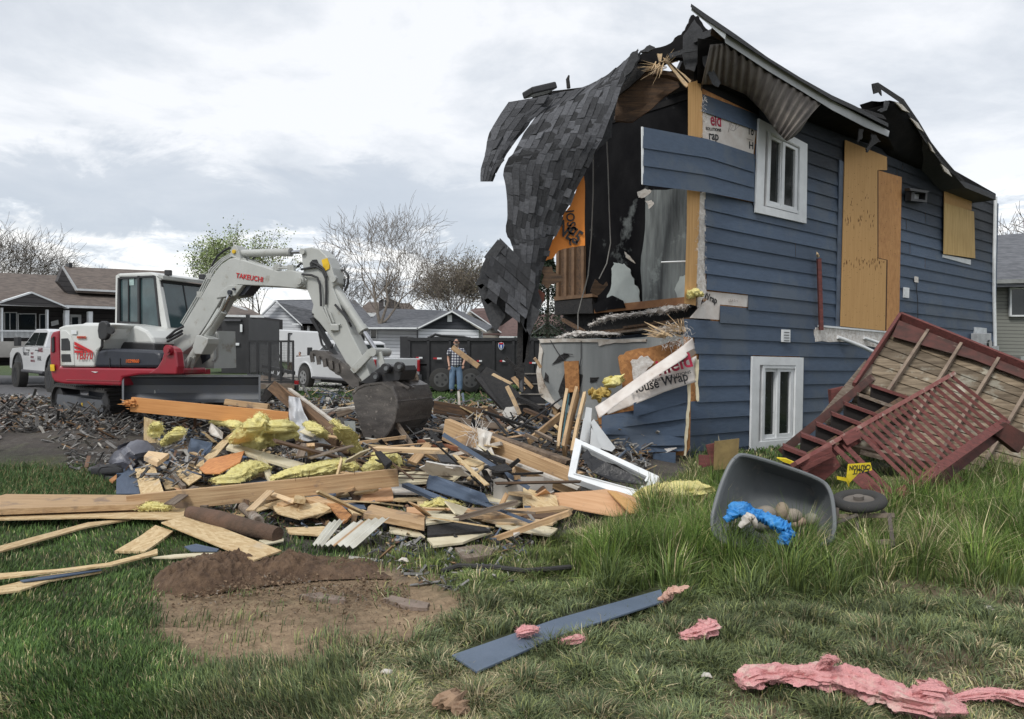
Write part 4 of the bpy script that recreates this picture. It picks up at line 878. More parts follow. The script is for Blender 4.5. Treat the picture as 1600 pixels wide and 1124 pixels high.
# broken rafters: bright splinters
r = random.Random(12)
m = MB(); m.prism([P(x, y, 11.0) for x, y in ((1020, 106), (1062, 118), (1098, 128), (1097, 142), (1075, 128), (1045, 118), (1022, 116))], (0, .12, 0)); m.build('broken_rafter', wood_dark, house)
def splint(c, d, n, l0, l1, spread, base, name='splinters', mat=wood_pale, parent=house, th=.012):
    m = MB()
    for _ in range(n):
        a = base+r.gauss(0, spread); L = r.uniform(l0, l1); x, y = c[0]+r.gauss(0, 4), c[1]+r.gauss(0, 3)
        m.tube([P(x, y, d+r.uniform(-.1, .1)), P(x+L*.6*cos(a), y-L*.6*sin(a), d-.05), P(x+L*cos(a), y-L*sin(a), d-.1+r.uniform(-.1, .1))], [th*r.uniform(.6, 1.4), th*.8, th*.15], 4)
    return m.build(name, mat, parent)
splint((1034, 104), 10.9, 16, 16, 44, .28, 3.25, th=.007); splint((1030, 100), 10.85, 8, 10, 26, .3, 4.1, th=.008); splint((1040, 98), 10.85, 8, 12, 30, .3, .55, th=.007)
for q in ([(1036, 90), (1042, 92), (1078, 130), (1073, 137), (1066, 130)], [(1042, 94), (1050, 100), (1080, 126), (1076, 132)], [(1027, 84), (1035, 84), (1033, 96), (1030, 96)]): bnd(q, 10.85, .03, wood_pale, 'splintered_board', .6, 3)
# orange underlay sheet
bnd([(912, 262), (914, 300), (914, 384), (895, 386), (872, 392), (862, 405), (851, 408), (856, 388), (868, 368), (882, 332), (893, 318), (903, 288)], 10.45, .01, M('orange_underlay', (.80, .27, .035), .6, c2=(.70, .21, .02), scale=2, bump=.4, bscale=6), 'orange_underlay', .8, 4, 3)
o = text3('print', 'IOSD C', P(884, 330, 10.42), P(890, 384, 10.42), .12, (0, -1, 0), blk_txt, house); o = text3('print', 'NE5', P(868, 362, 10.42), P(901, 383, 10.42), .2, (0, -1, 0), blk_txt, house)
# lower left shingle flap, courses at 45 degrees
c0 = (781, 373)
def Sfl(u, v):
    x = c0[0]+u*(-36)+v*62; y = c0[1]+u*100+v*34
    x, y = lerp(781, 740, u)+v*lerp(60, 78, u), lerp(372, 448, u)+v*lerp(60, 62, u)
    return P(x, y, 9.75+.08*noise.noise((x*.03, y*.03, 2))-.15*u)
def zig(u, v): 
    return (u < .12 and v < .08) or (u > .9 and int(v*5) % 2 == 0) or (v > .93 and int(u*6) % 2 == 0)
shingle_sheet(Sfl, 6, 5, 'zigzag_shingle_flap', 21, house, dk=.8, holes=zig, back=False)
bnd([(776, 380), (800, 400), (838, 440), (846, 470), (838, 494), (812, 486), (800, 498), (772, 514), (752, 470), (750, 430), (760, 402)], 9.82, .03, shing, 'flap_backing', 3, 4, 2)
for q in ([(746, 446), (760, 442), (772, 470), (762, 476), (750, 462)], [(752, 470), (768, 464), (790, 494), (775, 520), (766, 506)], [(742, 444), (757, 420), (762, 440), (752, 452)], [(756, 402), (778, 374), (788, 384), (768, 412)], [(826, 470), (844, 488), (838, 500), (828, 524), (818, 510)], [(800, 470), (824, 498), (822, 520), (812, 500)]): bnd(q, 9.7, .015, shing, 'shingle_tab', .4, 2)
for q in ([(808, 492), (826, 480), (830, 500), (822, 545), (818, 592), (806, 590), (808, 540)], [(818, 500), (830, 500), (826, 560), (816, 568)]): bnd(q, 9.85, .03, wood_char, 'charred_strip', 1, 4)
bnd([(845, 418), (862, 416), (866, 426), (876, 430), (878, 438), (862, 444), (856, 452), (846, 444), (850, 430)], 10.1, .04, wood_dark, 'broken_soffit_piece', 1.2, 4)
bnd([(842, 452), (852, 460), (850, 470), (842, 482), (834, 474)], 10.1, .03, M('rusty_brown', (.13, .04, .025), .8), 'broken_soffit_piece', 1, 4)
# hanging cables in the room
for pts in ([(927, 238, 10.9), (927, 300, 10.9), (924, 370, 10.9), (919, 430, 10.9), (915, 446, 10.9)], [(948, 220, 10.9), (950, 260, 10.9), (952, 330, 10.9), (954, 380, 10.85), (948, 412, 10.8), (936, 436, 10.8)], [(915, 446, 10.9), (908, 470, 10.9), (903, 490, 10.8), (903, 515, 10.7)]):
    MB().tube([P(*q) for q in pts], .009, 5).build('hanging_cable', M('dirty_cable', (.22, .21, .19), .6), house, smooth=True)
for q in ([(930, 436), (942, 446), (948, 440), (950, 446), (934, 462), (922, 456)],): bnd(q, 11.2, .04, wood_dark, 'hanging_scrap', 1, 3)
for q in ([(996, 300), (1008, 295), (1018, 298), (1014, 304), (1004, 309), (998, 309)], [(1008, 314), (1018, 313), (1022, 318), (1014, 327), (1012, 318)]): bnd(q, 11.1, .02, fluff, 'peeling_paper', 1, 3)
for q in ([(976, 393), (984, 400), (993, 412), (986, 408), (978, 402)],): bnd(q, 11.3, .02, white_dirty, 'peeling_paper', .6, 3)
MB().tube([P(1033, 410, 11.0), P(1074, 408.5, 10.9)], .012, 5).build('white_rod', white, house)
# ---- lower storey: grey drywall room
CL = Plane(Vector((2.7, 11.0, 0))+WP.u*.55, (.9, -.44))
if CL.n.y > 0: CL.n = -CL.n
poly(CL, jag([(843, 532), (900, 531), (1000, 527), (1075, 522), (1075, 660), (905, 660), (878, 642), (862, 630), (848, 620), (847, 596), (841, 580), (846, 558)], 2.2, 3, 4, True), 0, .05, grey_dw, 'grey_drywall', house)
poly(CL, jag([(840, 530), (1010, 530), (1010, 534), (960, 536), (936, 541), (934, 535), (845, 536)], 1, 3, 4, True), .03, .03, white_dirty, 'torn_paper_edge', house)
poly(CL, jag([(843, 536), (848, 550), (845, 580), (850, 600), (862, 622), (876, 636), (872, 640), (856, 628), (843, 618), (838, 580)], 1.2, 3, 4, True), .03, .03, white_dirty, 'torn_paper_edge', house)
for q in ([(852, 582), (857, 588), (857, 598), (850, 594)], [(880, 590), (886, 570), (892, 566), (896, 580), (910, 586), (908, 600), (898, 640), (878, 625), (872, 612)], [(922, 590), (936, 590), (932, 596), (922, 598)], [(862, 570), (874, 556), (886, 552), (890, 556), (874, 566)]): poly(CL, jag(q, 1, 2, 3, True), .02, .01, wood_char, 'drywall_hole', house)
for pts in ([(860, 532), (872, 552), (884, 565), (893, 586)], [(908, 533), (908, 560), (904, 582)], [(880, 552), (895, 554)]):
    MB().tube([CL(x, y, .04) for x, y in pts], .008, 5).build('hanging_cable', black, house)
poly(CL, [(881, 565), (904, 564), (905, 612), (884, 614)], .1, .02, osb_dark, 'flake_board_strip', house)
for x in (862, 884): poly(CL, [(x, 636), (x+9, 636), (x+9, 700), (x, 700)], -.06, .1, wood, 'wall_stud', house)
poly(CL, [(830, 690), (1075, 664), (1075, 700), (830, 740)], .1, .5, conc, 'foundation', house)
# steps and charred deck left of drywall
# crushed corner: sheathing, fibre, splinters, wrap and buckled siding
cd = 10.6
bnd([(966, 559), (978, 550), (1040, 537), (1062, 530), (1068, 545), (1030, 575), (1000, 600), (975, 622), (972, 590)], 10.7, .03, osb_dark, 'torn_sheathing', 1.5, 4)
bnd([(986, 566), (1000, 558), (1012, 556), (1022, 566), (1006, 584), (990, 594)], 10.62, .05, fluff, 'fibre_patch', 2, 4)
lumpy([P(950, 592, 10.5), P(956, 602, 10.45), P(966, 590, 10.5), P(972, 598, 10.5)], [.08, .12, .12, .06], 5, .6, 14, 8).build('yellow_insulation_tuft', yellow, house)
lumpy([P(922, 612, 10.5), P(935, 616, 10.45), P(950, 612, 10.5)], [.08, .12, .1], 6, .6, 14, 8).build('yellow_insulation_tuft', M('dull_yellow_insulation', (.62, .46, .16), .95, c2=(.5, .36, .1), bump=1, bscale=38), house)
splint((1064, 518), 10.6, 20, 14, 44, .22, 2.75, parent=house, th=.009); splint((1066, 516), 10.55, 10, 8, 20, .2, 1.75, parent=house, th=.008); splint((1040, 524), 10.55, 14, 14, 40, .2, 2.9, parent=house, th=.02)
m = MB(); r5 = random.Random(8)
for _ in range(110): tuft(m, P(r5.uniform(1035, 1078), r5.uniform(508, 540), 10.6), 2, .12, .03, r5, (0, -.3, -.3), .003)
m.build('torn_fibres', fluff, house)
# wrap flap: a fold running down left + printed area
WQ = lambda x, y, d: P(x, y, d)
def ruled(A_, B_, nu, nv, mat, name, parent, wob=.03, thick=.004, seed=1, lab=None):
    m = MB()
    def fn(u, v):
        a, b = pl_at(A_, u), pl_at(B_, u); x, y, d = (lerp(a[i], b[i], v) for i in range(3))
        return P(x, y, d+wob*noise.noise((x*.05, y*.05, seed)))
    m.grid(fn, nu, nv); o = m.build(name, mat, parent, smooth=True, solid=thick)
    if lab: o['label'] = lab
    return o
ruled([(1082, 528, 10.55), (1060, 546, 10.3), (1010, 580, 10.1), (960, 616, 9.9), (930, 636, 9.9)], [(1086, 545, 10.55), (1070, 560, 10.2), (1020, 592, 9.95), (970, 628, 9.8), (936, 654, 9.8)], 30, 6, wrapm, 'wrap_fold', house, .08)
ruled([(1088, 556, 10.45), (1030, 585, 10.35), (975, 618, 10.3), (945, 640, 10.3)], [(1090, 596, 10.4), (1040, 612, 10.3), (985, 635, 10.25), (950, 648, 10.3)], 24, 8, wrapm, 'loose_house_wrap', house, .02)
_d = lambda x: lerp(10.3, 10.4, (x-985)/105)-.1
text3('print', 'shield', P(1018, 590, _d(1018)), P(1083, 572, _d(1083)), .20, (0, -1, .05), red_txt, house)
text3('print', 'House Wrap', P(986, 616, _d(986)), P(1076, 594, _d(1076)), .13, (0, -1, .05), blk_txt, house)
text3('print', 'BARRIER SOLUTIONS', P(1010, 600, _d(1010)), P(1080, 583, _d(1080)), .04, (0, -1, .05), blk_txt, house)
bnd([(1062, 556), (1084, 545), (1088, 552), (1070, 566), (1052, 566)], 10.3, .01, M('shadow_brown', (.2, .16, .13)), 'wrap_shadow_fold', .6, 3)
# buckled siding, 5 boards fanned out
bk = MB()
bl = [[(990, 632), (1076, 600), (1076, 628), (990, 652)], [(940, 652), (1076, 629), (1074, 654), (940, 672)], [(938, 673), (1074, 653), (1072, 682), (945, 679)], [(948, 680), (1072, 684), (1071, 696), (955, 698)], [(975, 700), (1071, 697), (1068, 705), (985, 708)]]
for i, q in enumerate(bl):
    dl = 10.2-.05*i+(.12 if i % 2 else 0); n = 10; vs = []
    for k in range(n+1):
        t = k/n; x0, y0 = lerp(q[0][0], q[1][0], t), lerp(q[0][1], q[1][1], t); x1, y1 = lerp(q[3][0], q[2][0], t), lerp(q[3][1], q[2][1], t); d = lerp(dl, 10.55, t)-.06*sin(t*pi)*(1 if i % 2 else -1)
        vs += [P(x0, y0-2, d+.02), P(x1, y1, d-.03), P(x1, y1, d-.018), P(x0, y0-2, d+.032)]
    bk.add(vs, [(j*4+k, j*4+(k+1) % 4, j*4+4+(k+1) % 4, j*4+4+k) for j in range(n) for k in range(4)]+[(0, 3, 2, 1), (n*4, n*4+1, n*4+2, n*4+3)])
bk.build('buckled_siding', blue, house)
bnd([(935, 640), (985, 628), (1078, 600), (1078, 700), (1068, 712), (975, 706), (945, 695), (938, 670)], 10.62, .1, osb_dark, 'crushed_sheathing', 1.5, 5)
bnd(jag([(1074, 596), (1079, 596), (1078, 640), (1075, 672), (1072, 712), (1069, 712), (1071, 670), (1074, 640)], 1, 4, 3, True), 10.4, .02, cream, 'torn_siding_edge', 0)
bnd(jag([(1088, 560), (1092, 562), (1091, 590), (1092, 628), (1088, 626), (1086, 600)], 1, 4, 3, True), 10.4, .02, cream, 'torn_siding_edge', 0)
bnd([(1020, 709), (1056, 707), (1055, 740), (1022, 742)], 10.3, .02, blue, 'loose_siding_piece', .3, 2)
bnd([(960, 700), (1000, 706), (1058, 700), (1030, 712), (980, 712)], 10.4, .05, fluff, 'torn_siding_edge', 1, 3)
# white trim heap at the crushed corner
# ================================================================ EXCAVATOR
grey_p = M('grey_machine_paint', (.43, .44, .42), .42, c2=(.37, .38, .36), scale=2, bump=.03, coat=.2, c3=(.27, .25, .21), scale3=3.5, lo3=.60)
white_p = M('white_machine_paint', (.60, .61, .59), .35, c2=(.54, .55, .53), scale=2, bump=.02, coat=.3, c3=(.40, .38, .33), scale3=3, lo3=.60)
red_p = M('red_machine_paint', (.30, .012, .028), .35, c2=(.24, .012, .025), scale=2, bump=.02, coat=.3, c3=(.17, .06, .05), scale3=4, lo3=.60)
dark_p = M('dark_navy_cover', (.022, .026, .038), .45, c2=(.03, .034, .045), scale=3, bump=.03)
steel = M('scratched_blade_steel', (.115, .125, .145), .5, metal=.3, c2=(.12, .125, .13), scale=4, stretch=(1, 1, 3), bump=.1, c3=(.25, .25, .25), scale3=12, lo3=.68)
bucket_m = M('worn_bucket_steel', (.085, .078, .074), .42, metal=.5, c2=(.16, .145, .135), scale=3, stretch=(1, 1, 3), bump=.25, c3=(.30, .27, .24), scale3=14, lo3=.60)
chrome = M('chrome_rod', (.6, .6, .62), .15, metal=1, bump=0)
decal_o = M('orange_decal', (.80, .16, .02), .5, bump=0); decal_y = M('yellow_decal', (.85, .55, .02), .5, bump=0)
EP = Plane((-5.36, 11.8), (.924, -.382)); eN = EP.n; eU = EP.u
ex = empty('excavator', Vector((-6.2, 12.6, .2)), 'white, grey and red tracked excavator reaching its bucket into the rubble', 'excavator')
def epoly(pts, off, th, mat, name, parent=ex, bev=0, smooth=False, Z=None, lab=None):
    pts = [Z(*p) for p in pts] if Z else pts
    o = MB().prism([EP(x, y, off) for x, y in pts], eN*-th).build(name, mat, parent, bevel=bev, smooth=smooth)
    if lab: o['label'] = lab
    return o
# --- tracks
tdir = Vector((2.18, -1.9, 0)).normalized(); tn = Vector((tdir.y, -tdir.x, 0)); 
def track(c0, w_=.45, L=2.85, H=.58, z0=.19):
    # c0: rear bottom outer corner; tn points outward
    prof = []; r_ = H/2
    for k in range(13): a = -pi/2-pi*k/12; prof.append((r_+r_*cos(a), r_+r_*sin(a)))
    for k in range(13): a = pi/2-pi*k/12; prof.append((L-r_+r_*cos(a), r_+r_*sin(a)))
    pt = lambda s_, z, o_: c0+tdir*s_+Vector((0, 0, z0+z))+tn*o_
    root = MB(); n = len(prof); inn = [(r_+(a-r_)*.86 if a < r_ else (L-r_+(a-L+r_)*.86 if a > L-r_ else a), r_+(b-r_)*.86) for a, b in prof]
    root.ring([pt(a, b, 0) for a, b in prof], [pt(a, b, 0) for a, b in inn], -tn*w_)
    per = [0]
    for i in range(n): per.append(per[-1]+math.dist(prof[i], prof[(i+1) % n]))
    k = 0; q = 0
    while q < per[-1]:
        while per[k+1] < q: k += 1
        t = (q-per[k])/(per[k+1]-per[k]); a, b = prof[k], prof[(k+1) % n]; x, z = lerp(a[0], b[0], t), lerp(a[1], b[1], t); cx = max(r_, min(L-r_, x)); o_ = Vector((x-cx, z-r_)).normalized()
        tg = Vector((-o_.y, o_.x)); c = [(x+o_.x*h+tg.x*s_, z+o_.y*h+tg.y*s_) for h, s_ in ((-.005, -.03), (.03, -.018), (.03, .018), (-.005, .03))]
        root.hexa([pt(u_, v_, .0) for u_, v_ in c], [pt(u_, v_, -w_) for u_, v_ in c]); q += .1
    tr = root.build('track', blackr, ex)
    m = MB(); m.prism([pt(x, z, -.03) for x, z in ((.28, .40), (L-.45, .40), (L-.35, .30), (L-.42, .10), (.35, .12), (.22, .26))], -tn*.3); m.build('track_frame', steel, tr)
    for q in (.3, L-.3): MB().disc(pt(q, H/2, -.2), tn, .235, .3, 20).build('sprocket', black, tr)
    m = MB()
    for k in range(5): m.disc(pt(.62+k*.4, .12, -.18), tn, .085, .26, 12)
    m.build('roller_row', black, tr)
    m = MB(); m.prism([pt(x, z, -.025) for x, z in ((1.5, .24), (1.56, .24), (1.56, .31), (1.5, .31))], -tn*.004); m.build('decal', decal_y, tr)
rearc = P(79, 645, 14.1); rearc.z = 0
track(rearc); track(rearc-tn*1.62)
cen = rearc+tdir*1.42-tn*1.03
m = MB(); m.box(cen+Vector((0, 0, .5)), (1.5, 1.2, .35), Matrix.Rotation(math.atan2(tdir.y, tdir.x), 3, 'Z')); m.tube([cen+Vector((0, 0, .6)), cen+Vector((0, 0, .92))], [.5, .5], 24); m.build('undercarriage', dark_p, ex)
# --- dozer blade
bl_ = MB(); n = 10
prof = [(587, 11.0), (592, 11.12), (602, 11.2), (614, 11.2), (624, 11.12), (629, 10.98)]
bl_.hexa([P(192, y, d) for y, d in prof]+[P(192, y, d+.05) for y, d in prof[::-1]], [P(405, y, d+.12) for y, d in prof]+[P(405, y, d+.17) for y, d in prof[::-1]])
blo = bl_.build('blade', steel, ex)
m = MB(); m.prism([P(190.5, y, d) for y, d in ((586, 11.02), (630, 10.95), (630, 11.24), (586, 11.24))], (.03, 0, 0)); m.prism([P(404, y, d) for y, d in ((586, 11.1), (628, 11.05), (628, 11.36), (586, 11.36))], (.03, 0, 0)); m.build('blade_end_plate', steel, blo)
m = MB(); m.bar(P(192, 587.5, 11.03), P(405, 587.5, 11.15), .05, .03); m.build('blade_lip', M('bare_steel_edge', (.22, .23, .24), .4, metal=.5), blo)
m = MB(); m.bar(P(250, 618, 11.25), cen+Vector((.3, .2, .45)), .16, .16); m.bar(P(345, 618, 11.35), cen+Vector((.9, .7, .45)), .16, .16); m.build('blade_arm', grey_p, blo)
# --- upper body (near side at off .95)
N0 = .92
epoly([(250, 628), (262, 606), (296, 598), (294, 690), (300, 783), (765, 790), (800, 790), (800, 821), (700, 822), (612, 836), (606, 878), (320, 868), (272, 858), (255, 832), (248, 720)], N0, .9, red_p, 'counterweight', bev=.03, Z=ZA)
epoly([(255, 625), (265, 606), (420, 600), (500, 785), (560, 830), (500, 872), (320, 868), (262, 835)], N0-.92, .9, red_p, 'counterweight', bev=.03, Z=ZA)
epoly([(297, 600), (288, 586), (320, 573), (400, 567), (560, 568), (545, 590), (530, 640), (505, 690), (484, 705), (470, 783), (300, 782)], N0+.02, 1.7, white_p, 'rear_cover', bev=.035, Z=ZA)
epoly([(392, 572), (420, 560), (580, 562), (690, 578), (735, 600), (762, 635), (772, 668), (500, 670)], .55, 1.2, white_p, 'engine_hood', bev=.04, Z=ZA)
epoly([(560, 655), (772, 664), (776, 705), (505, 700)], .6, .2, black, 'hood_recess', bev=.02, Z=ZA)
epoly([(470, 784), (485, 712), (500, 698), (560, 690), (775, 700), (800, 712), (808, 738), (806, 786)], N0+.01, .35, dark_p, 'side_cover', bev=.04, Z=ZA)
epoly([(600, 740), (601, 782), (603, 782), (602, 740)], N0+.02, .02, black, 'cover_seam', Z=ZA); epoly([(548, 738), (549, 784), (551, 784), (550, 738)], N0+.02, .02, black, 'cover_seam', Z=ZA)
epoly([(303, 600), (330, 600), (352, 620), (366, 660), (372, 775), (303, 775)], N0+.035, .03, white_p, 'service_door', bev=.01, Z=ZA)
epoly([(306, 640), (338, 638), (348, 655), (351, 700), (306, 700)], N0+.045, .03, black, 'grille', bev=.008, Z=ZA); epoly([(306, 718), (350, 718), (356, 757), (308, 757)], N0+.045, .03, black, 'grille', bev=.008, Z=ZA)
epoly([(257, 640), (268, 630), (270, 705), (258, 710)], N0+.02, .05, black, 'tail_recess', Z=ZA)
for k in range(3):
    y = 655+k*22; epoly([(372, y), (374, y+14), (450-k*14 if k else 465, 703), (437-k*30 if k else 465, 700)] if k else [(372, 655), (373, 672), (440, 704), (465, 704)], N0+.045, .006, red_pt, 'stripe', Z=ZA)
# livery
text3('lettering', 'TB370', EP(*ZA(380, 744), N0+.05), EP(*ZA(465, 744), N0+.05), .125, eN, red_pt, ex, shear=.1)
epoly([(386, 628), (430, 628), (429, 640), (385, 640)], N0+.04, .004, decal_o, 'decal', Z=ZA); epoly([(632, 744), (699, 746), (699, 762), (632, 762)], N0+.016, .004, dark_p, 'plate', Z=ZA)
text3('lettering', '1029860', EP(*ZA(633, 761), N0+.025), EP(*ZA(699, 761), N0+.025), .05, eN, decal_o, ex); text3('lettering', '1029860', EP(*ZA(388, 639), N0+.05), EP(*ZA(428, 639), N0+.05), .032, eN, red_p, ex)
epoly([(357, 598), (384, 598), (384, 618), (357, 618)], N0+.04, .004, white, 'warning_label', Z=ZA); epoly([(251, 770), (271, 770), (273, 803), (253, 803)], N0+.03, .01, decal_y, 'rear_reflector', Z=ZA)
epoly([(456, 805), (492, 807), (478, 812)], N0+.01, .01, white, 'latch', Z=ZA); epoly([(330, 845), (600, 851), (600, 853), (330, 848)], N0+.012, .01, M('faded_red', (.42, .1, .1), .4), 'crease', Z=ZA)
# --- cab
c_off = .02; cabp = [(581, 325), (592, 313), (620, 309), (755, 306), (782, 316), (797, 345), (850, 640), (846, 655), (770, 655), (700, 640), (690, 570), (578, 568)]
cab = epoly([(590, 313), (755, 306), (782, 316), (792, 330), (590, 332)], c_off, 1.0, white_p, 'cab', bev=.03, Z=ZA)
def cpoly(pts, off, th, mat, name, parent=cab, bev=0): return epoly(pts, off, th, mat, name, parent, bev, Z=ZA)
cpoly([(581, 325), (598, 313), (602, 570), (578, 570)], c_off, .07, white_p, 'pillar'); cpoly([(775, 315), (797, 345), (852, 650), (822, 655), (770, 350)], c_off, .07, white_p, 'pillar', bev=.008)
cpoly([(581, 325), (598, 313), (602, 570), (578, 570)], c_off-.93, .07, white_p, 'pillar'); cpoly([(780, 320), (797, 345), (850, 640), (836, 640), (775, 350)], c_off-.93, .07, white_p, 'pillar')
cpoly([(690, 575), (850, 640), (850, 760), (690, 700), (578, 600), (578, 566), (700, 570)], c_off, 1.0, white_p, 'cab_base', bev=.01)
cpoly([(689, 325), (699, 325), (700, 585), (690, 580)], c_off+.01, .06, black, 'door_post'); cpoly([(592, 335), (772, 322), (778, 330), (594, 342)], c_off+.01, .05, black, 'window_seal')
cpoly([(590, 335), (598, 335), (600, 562), (586, 562)], c_off+.012, .05, black, 'window_seal'); cpoly([(586, 553), (692, 557), (700, 580), (750, 632), (808, 640), (808, 650), (745, 645), (688, 572), (586, 564)], c_off+.012, .05, black, 'window_seal'); cpoly([(768, 322), (779, 326), (810, 640), (802, 640)], c_off+.012, .05, black, 'window_seal')
cpoly([(598, 340), (689, 333), (690, 556), (596, 553)], c_off-.02, .012, glassg, 'cab_window'); cpoly([(699, 330), (768, 325), (803, 638), (752, 634), (699, 578)], c_off-.02, .012, glassg, 'cab_window')
cpoly([(641, 336), (645, 336), (645, 556), (641, 556)], c_off, .02, black, 'window_bar')
cpoly([(648, 337), (672, 335), (672, 372), (650, 374)], c_off-.012, .006, M('pale_sticker', (.45, .6, .58), .4), 'window_sticker'); cpoly([(600, 440), (618, 438), (618, 455), (602, 480), (640, 500), (640, 548), (604, 548)], c_off-.25, .3, M('seat_grey', (.12, .14, .14), .8), 'seat')
# windshield plane from the near front pillar across the cab
fa_, fb_ = EP(*ZA(806, 352), c_off-.05), EP(*ZA(846, 600), c_off-.05); wv = -eN*.9
m = MB(); m.hexa([fa_, fb_, fb_+wv, fa_+wv], [fa_-eU*.012, fb_-eU*.012, fb_+wv-eU*.012, fa_+wv-eU*.012]); m.build('windshield', glassg, cab)
m = MB(); 
for a_, b_ in ((fa_, fa_+wv), (fb_, fb_+wv), (fa_, fb_), (fa_+wv, fb_+wv)): m.bar(a_, b_, .045, .045)
m.bar(fa_+wv*.5, fb_+wv*.5, .02, .02); m.build('windshield_frame', black, cab)
m = MB(); t_ = EP(*ZA(795, 332), c_off); m.hexa([t_, t_+wv*1.08, t_+wv*1.08+eU*.1-Vector((0, 0, .03)), t_+eU*.1-Vector((0, 0, .03))], [p+Vector((0, 0, .05)) for p in (t_, t_+wv*1.08, t_+wv*1.08+eU*.1-Vector((0, 0, .03)), t_+eU*.1-Vector((0, 0, .03)))]); m.build('visor', grey_p, cab)
for px_ in ((845, 310), (1015, 330)):
    c_ = EP(*ZA(*px_), c_off-.15 if px_[0] < 900 else c_off-.95); m = MB(); m.box(c_, (.1, .08, .09)); m.bar(c_, c_-Vector((0, 0, .1)), .02, .02); m.build('work_light', black, cab, bevel=.01)
# right front corner panel and handrail behind the boom
epoly([(985, 620), (1070, 600), (1075, 790), (930, 790), (880, 740)], -.5, .5, grey_p, 'front_panel', Z=ZA); epoly([(1000, 700), (1050, 640), (1055, 735), (1015, 768)], -.49, .02, dark_p, 'front_panel_recess', Z=ZA)
m = MB(); m.tube([EP(*ZA(x, y), -.4) for x, y in ((1070, 605), (1090, 615), (1094, 640), (1092, 735), (1078, 755), (1066, 752))], .022, 6); m.build('handrail', grey_p, ex, smooth=True)
# mirrors
m = MB(); m.tube([EP(*ZA(x, y), N0+.08) for x, y in ((500, 700), (512, 680), (514, 640))], .02, 6); m.build('mirror_arm', black, ex)
mo = epoly([(492, 562), (505, 552), (525, 552), (537, 566), (539, 625), (528, 645), (508, 650), (492, 638), (487, 600)], N0+.12, .07, black, 'mirror', bev=.02, Z=ZA)
m = MB(); m.disc(EP(*ZA(556, 598), N0+.12), eN+eU*.4, .055, .04, 16); m.bar(EP(*ZA(540, 608), N0+.1), EP(*ZA(556, 598), N0+.1), .015, .015); m.build('round_mirror', black, ex)
# --- swing bracket
epoly([(740, 818), (790, 782), (812, 745), (826, 690), (846, 676), (872, 690), (882, 708), (890, 780), (884, 820)], .98, .14, red_p, 'swing_bracket', bev=.02, Z=ZA)
epoly([(812, 745), (826, 690), (846, 676), (872, 690), (890, 780), (884, 820), (800, 820)], .6, .14, red_p, 'swing_bracket', bev=.02, Z=ZA)
m = MB(); m.disc(EP(*ZA(846, 698), 1.0), eN, .075, .05, 18); m.disc(EP(*ZA(846, 698), 1.03), eN, .035, .05, 14); m.build('pivot_pin', red_p, ex)
epoly([(745, 812), (930, 796), (930, 822), (740, 826)], .4, .5, red_p, 'front_skirt', Z=ZA)
# --- boom
boom = epoly([ZA(850, 700), ZA(866, 652), ZA(925, 570), ZA(1010, 430), ZA(1080, 305), ZA(1112, 266), ZA(1150, 240), ZB(212, 234), ZB(255, 246), ZB(350, 276), ZB(430, 302), ZB(500, 297), ZB(548, 310), ZB(574, 345), ZB(562, 385), ZB(515, 388), ZB(440, 380), ZB(300, 373), ZB(235, 370), ZB(190, 380), ZA(1120, 425), ZA(1040, 562), ZA(960, 680), ZA(905, 720)], .15, .3, grey_p, 'boom', bev=.012)
epoly([(186, 236), (198, 185), (208, 168), (220, 172), (236, 205), (245, 245)], .1, .2, grey_p, 'boom_lug', boom, .01, Z=ZB)
m = MB(); m.disc(EP(*ZB(211, 204), .11), eN, .03, .03, 14); m.build('lug_pin', decal_y, boom)
epoly([(120, 438), (150, 395), (185, 372), (255, 372), (240, 392), (215, 425), (190, 428)], .17, .34, grey_p, 'cylinder_bracket', boom, .01, Z=ZB)
m = MB(); m.disc(EP(*ZB(190, 408), .19), eN, .035, .04, 14); m.disc(EP(*ZB(211, 392), .19), eN, .02, .04, 12); m.build('bracket_pin', dark_p, boom)
epoly([(248, 372), (300, 374), (262, 420), (225, 428)], .1, .2, dark_p, 'boom_hollow', boom, Z=ZB)
m = MB(); m.disc(EP(*ZB(541, 352), .17), eN, .085, .06, 20); m.disc(EP(*ZB(541, 352), .2), eN, .05, .06, 16); m.build('boom_pivot', grey_p, boom)
text3('lettering', 'TAKEUCHI', EP(*ZB(219, 334), .16), EP(*ZB(354, 356), .16), .075, eN, red_pt, boom)
for k in range(3):
    pts = [ZA(925-k*8, 575-k*6), ZA(1000-k*7, 450-k*8), ZA(1075-k*8, 300-k*6), ZA(1120-k*4, 252-k*6), ZB(200, 226-k*7), ZB(300, 262-k*8), ZB(360, 292-k*8), ZB(400, 305-k*9), ZB(440, 285-k*5), ZB(500, 290-k*4)]
    MB().tube([EP(x, y, .12-.08*k) for x, y in pts], .014, 6).build('steel_pipe', grey_p, boom, smooth=True)
for a_, b_ in ((ZA(1010, 420), 0), (ZA(1060, 330), 0), (ZB(262, 255), 0), (ZB(500, 288), 0), (ZB(430, 285), 0)): MB().box(EP(*a_, .08), (.09, .12, .09)).build('pipe_clamp', grey_p, boom)
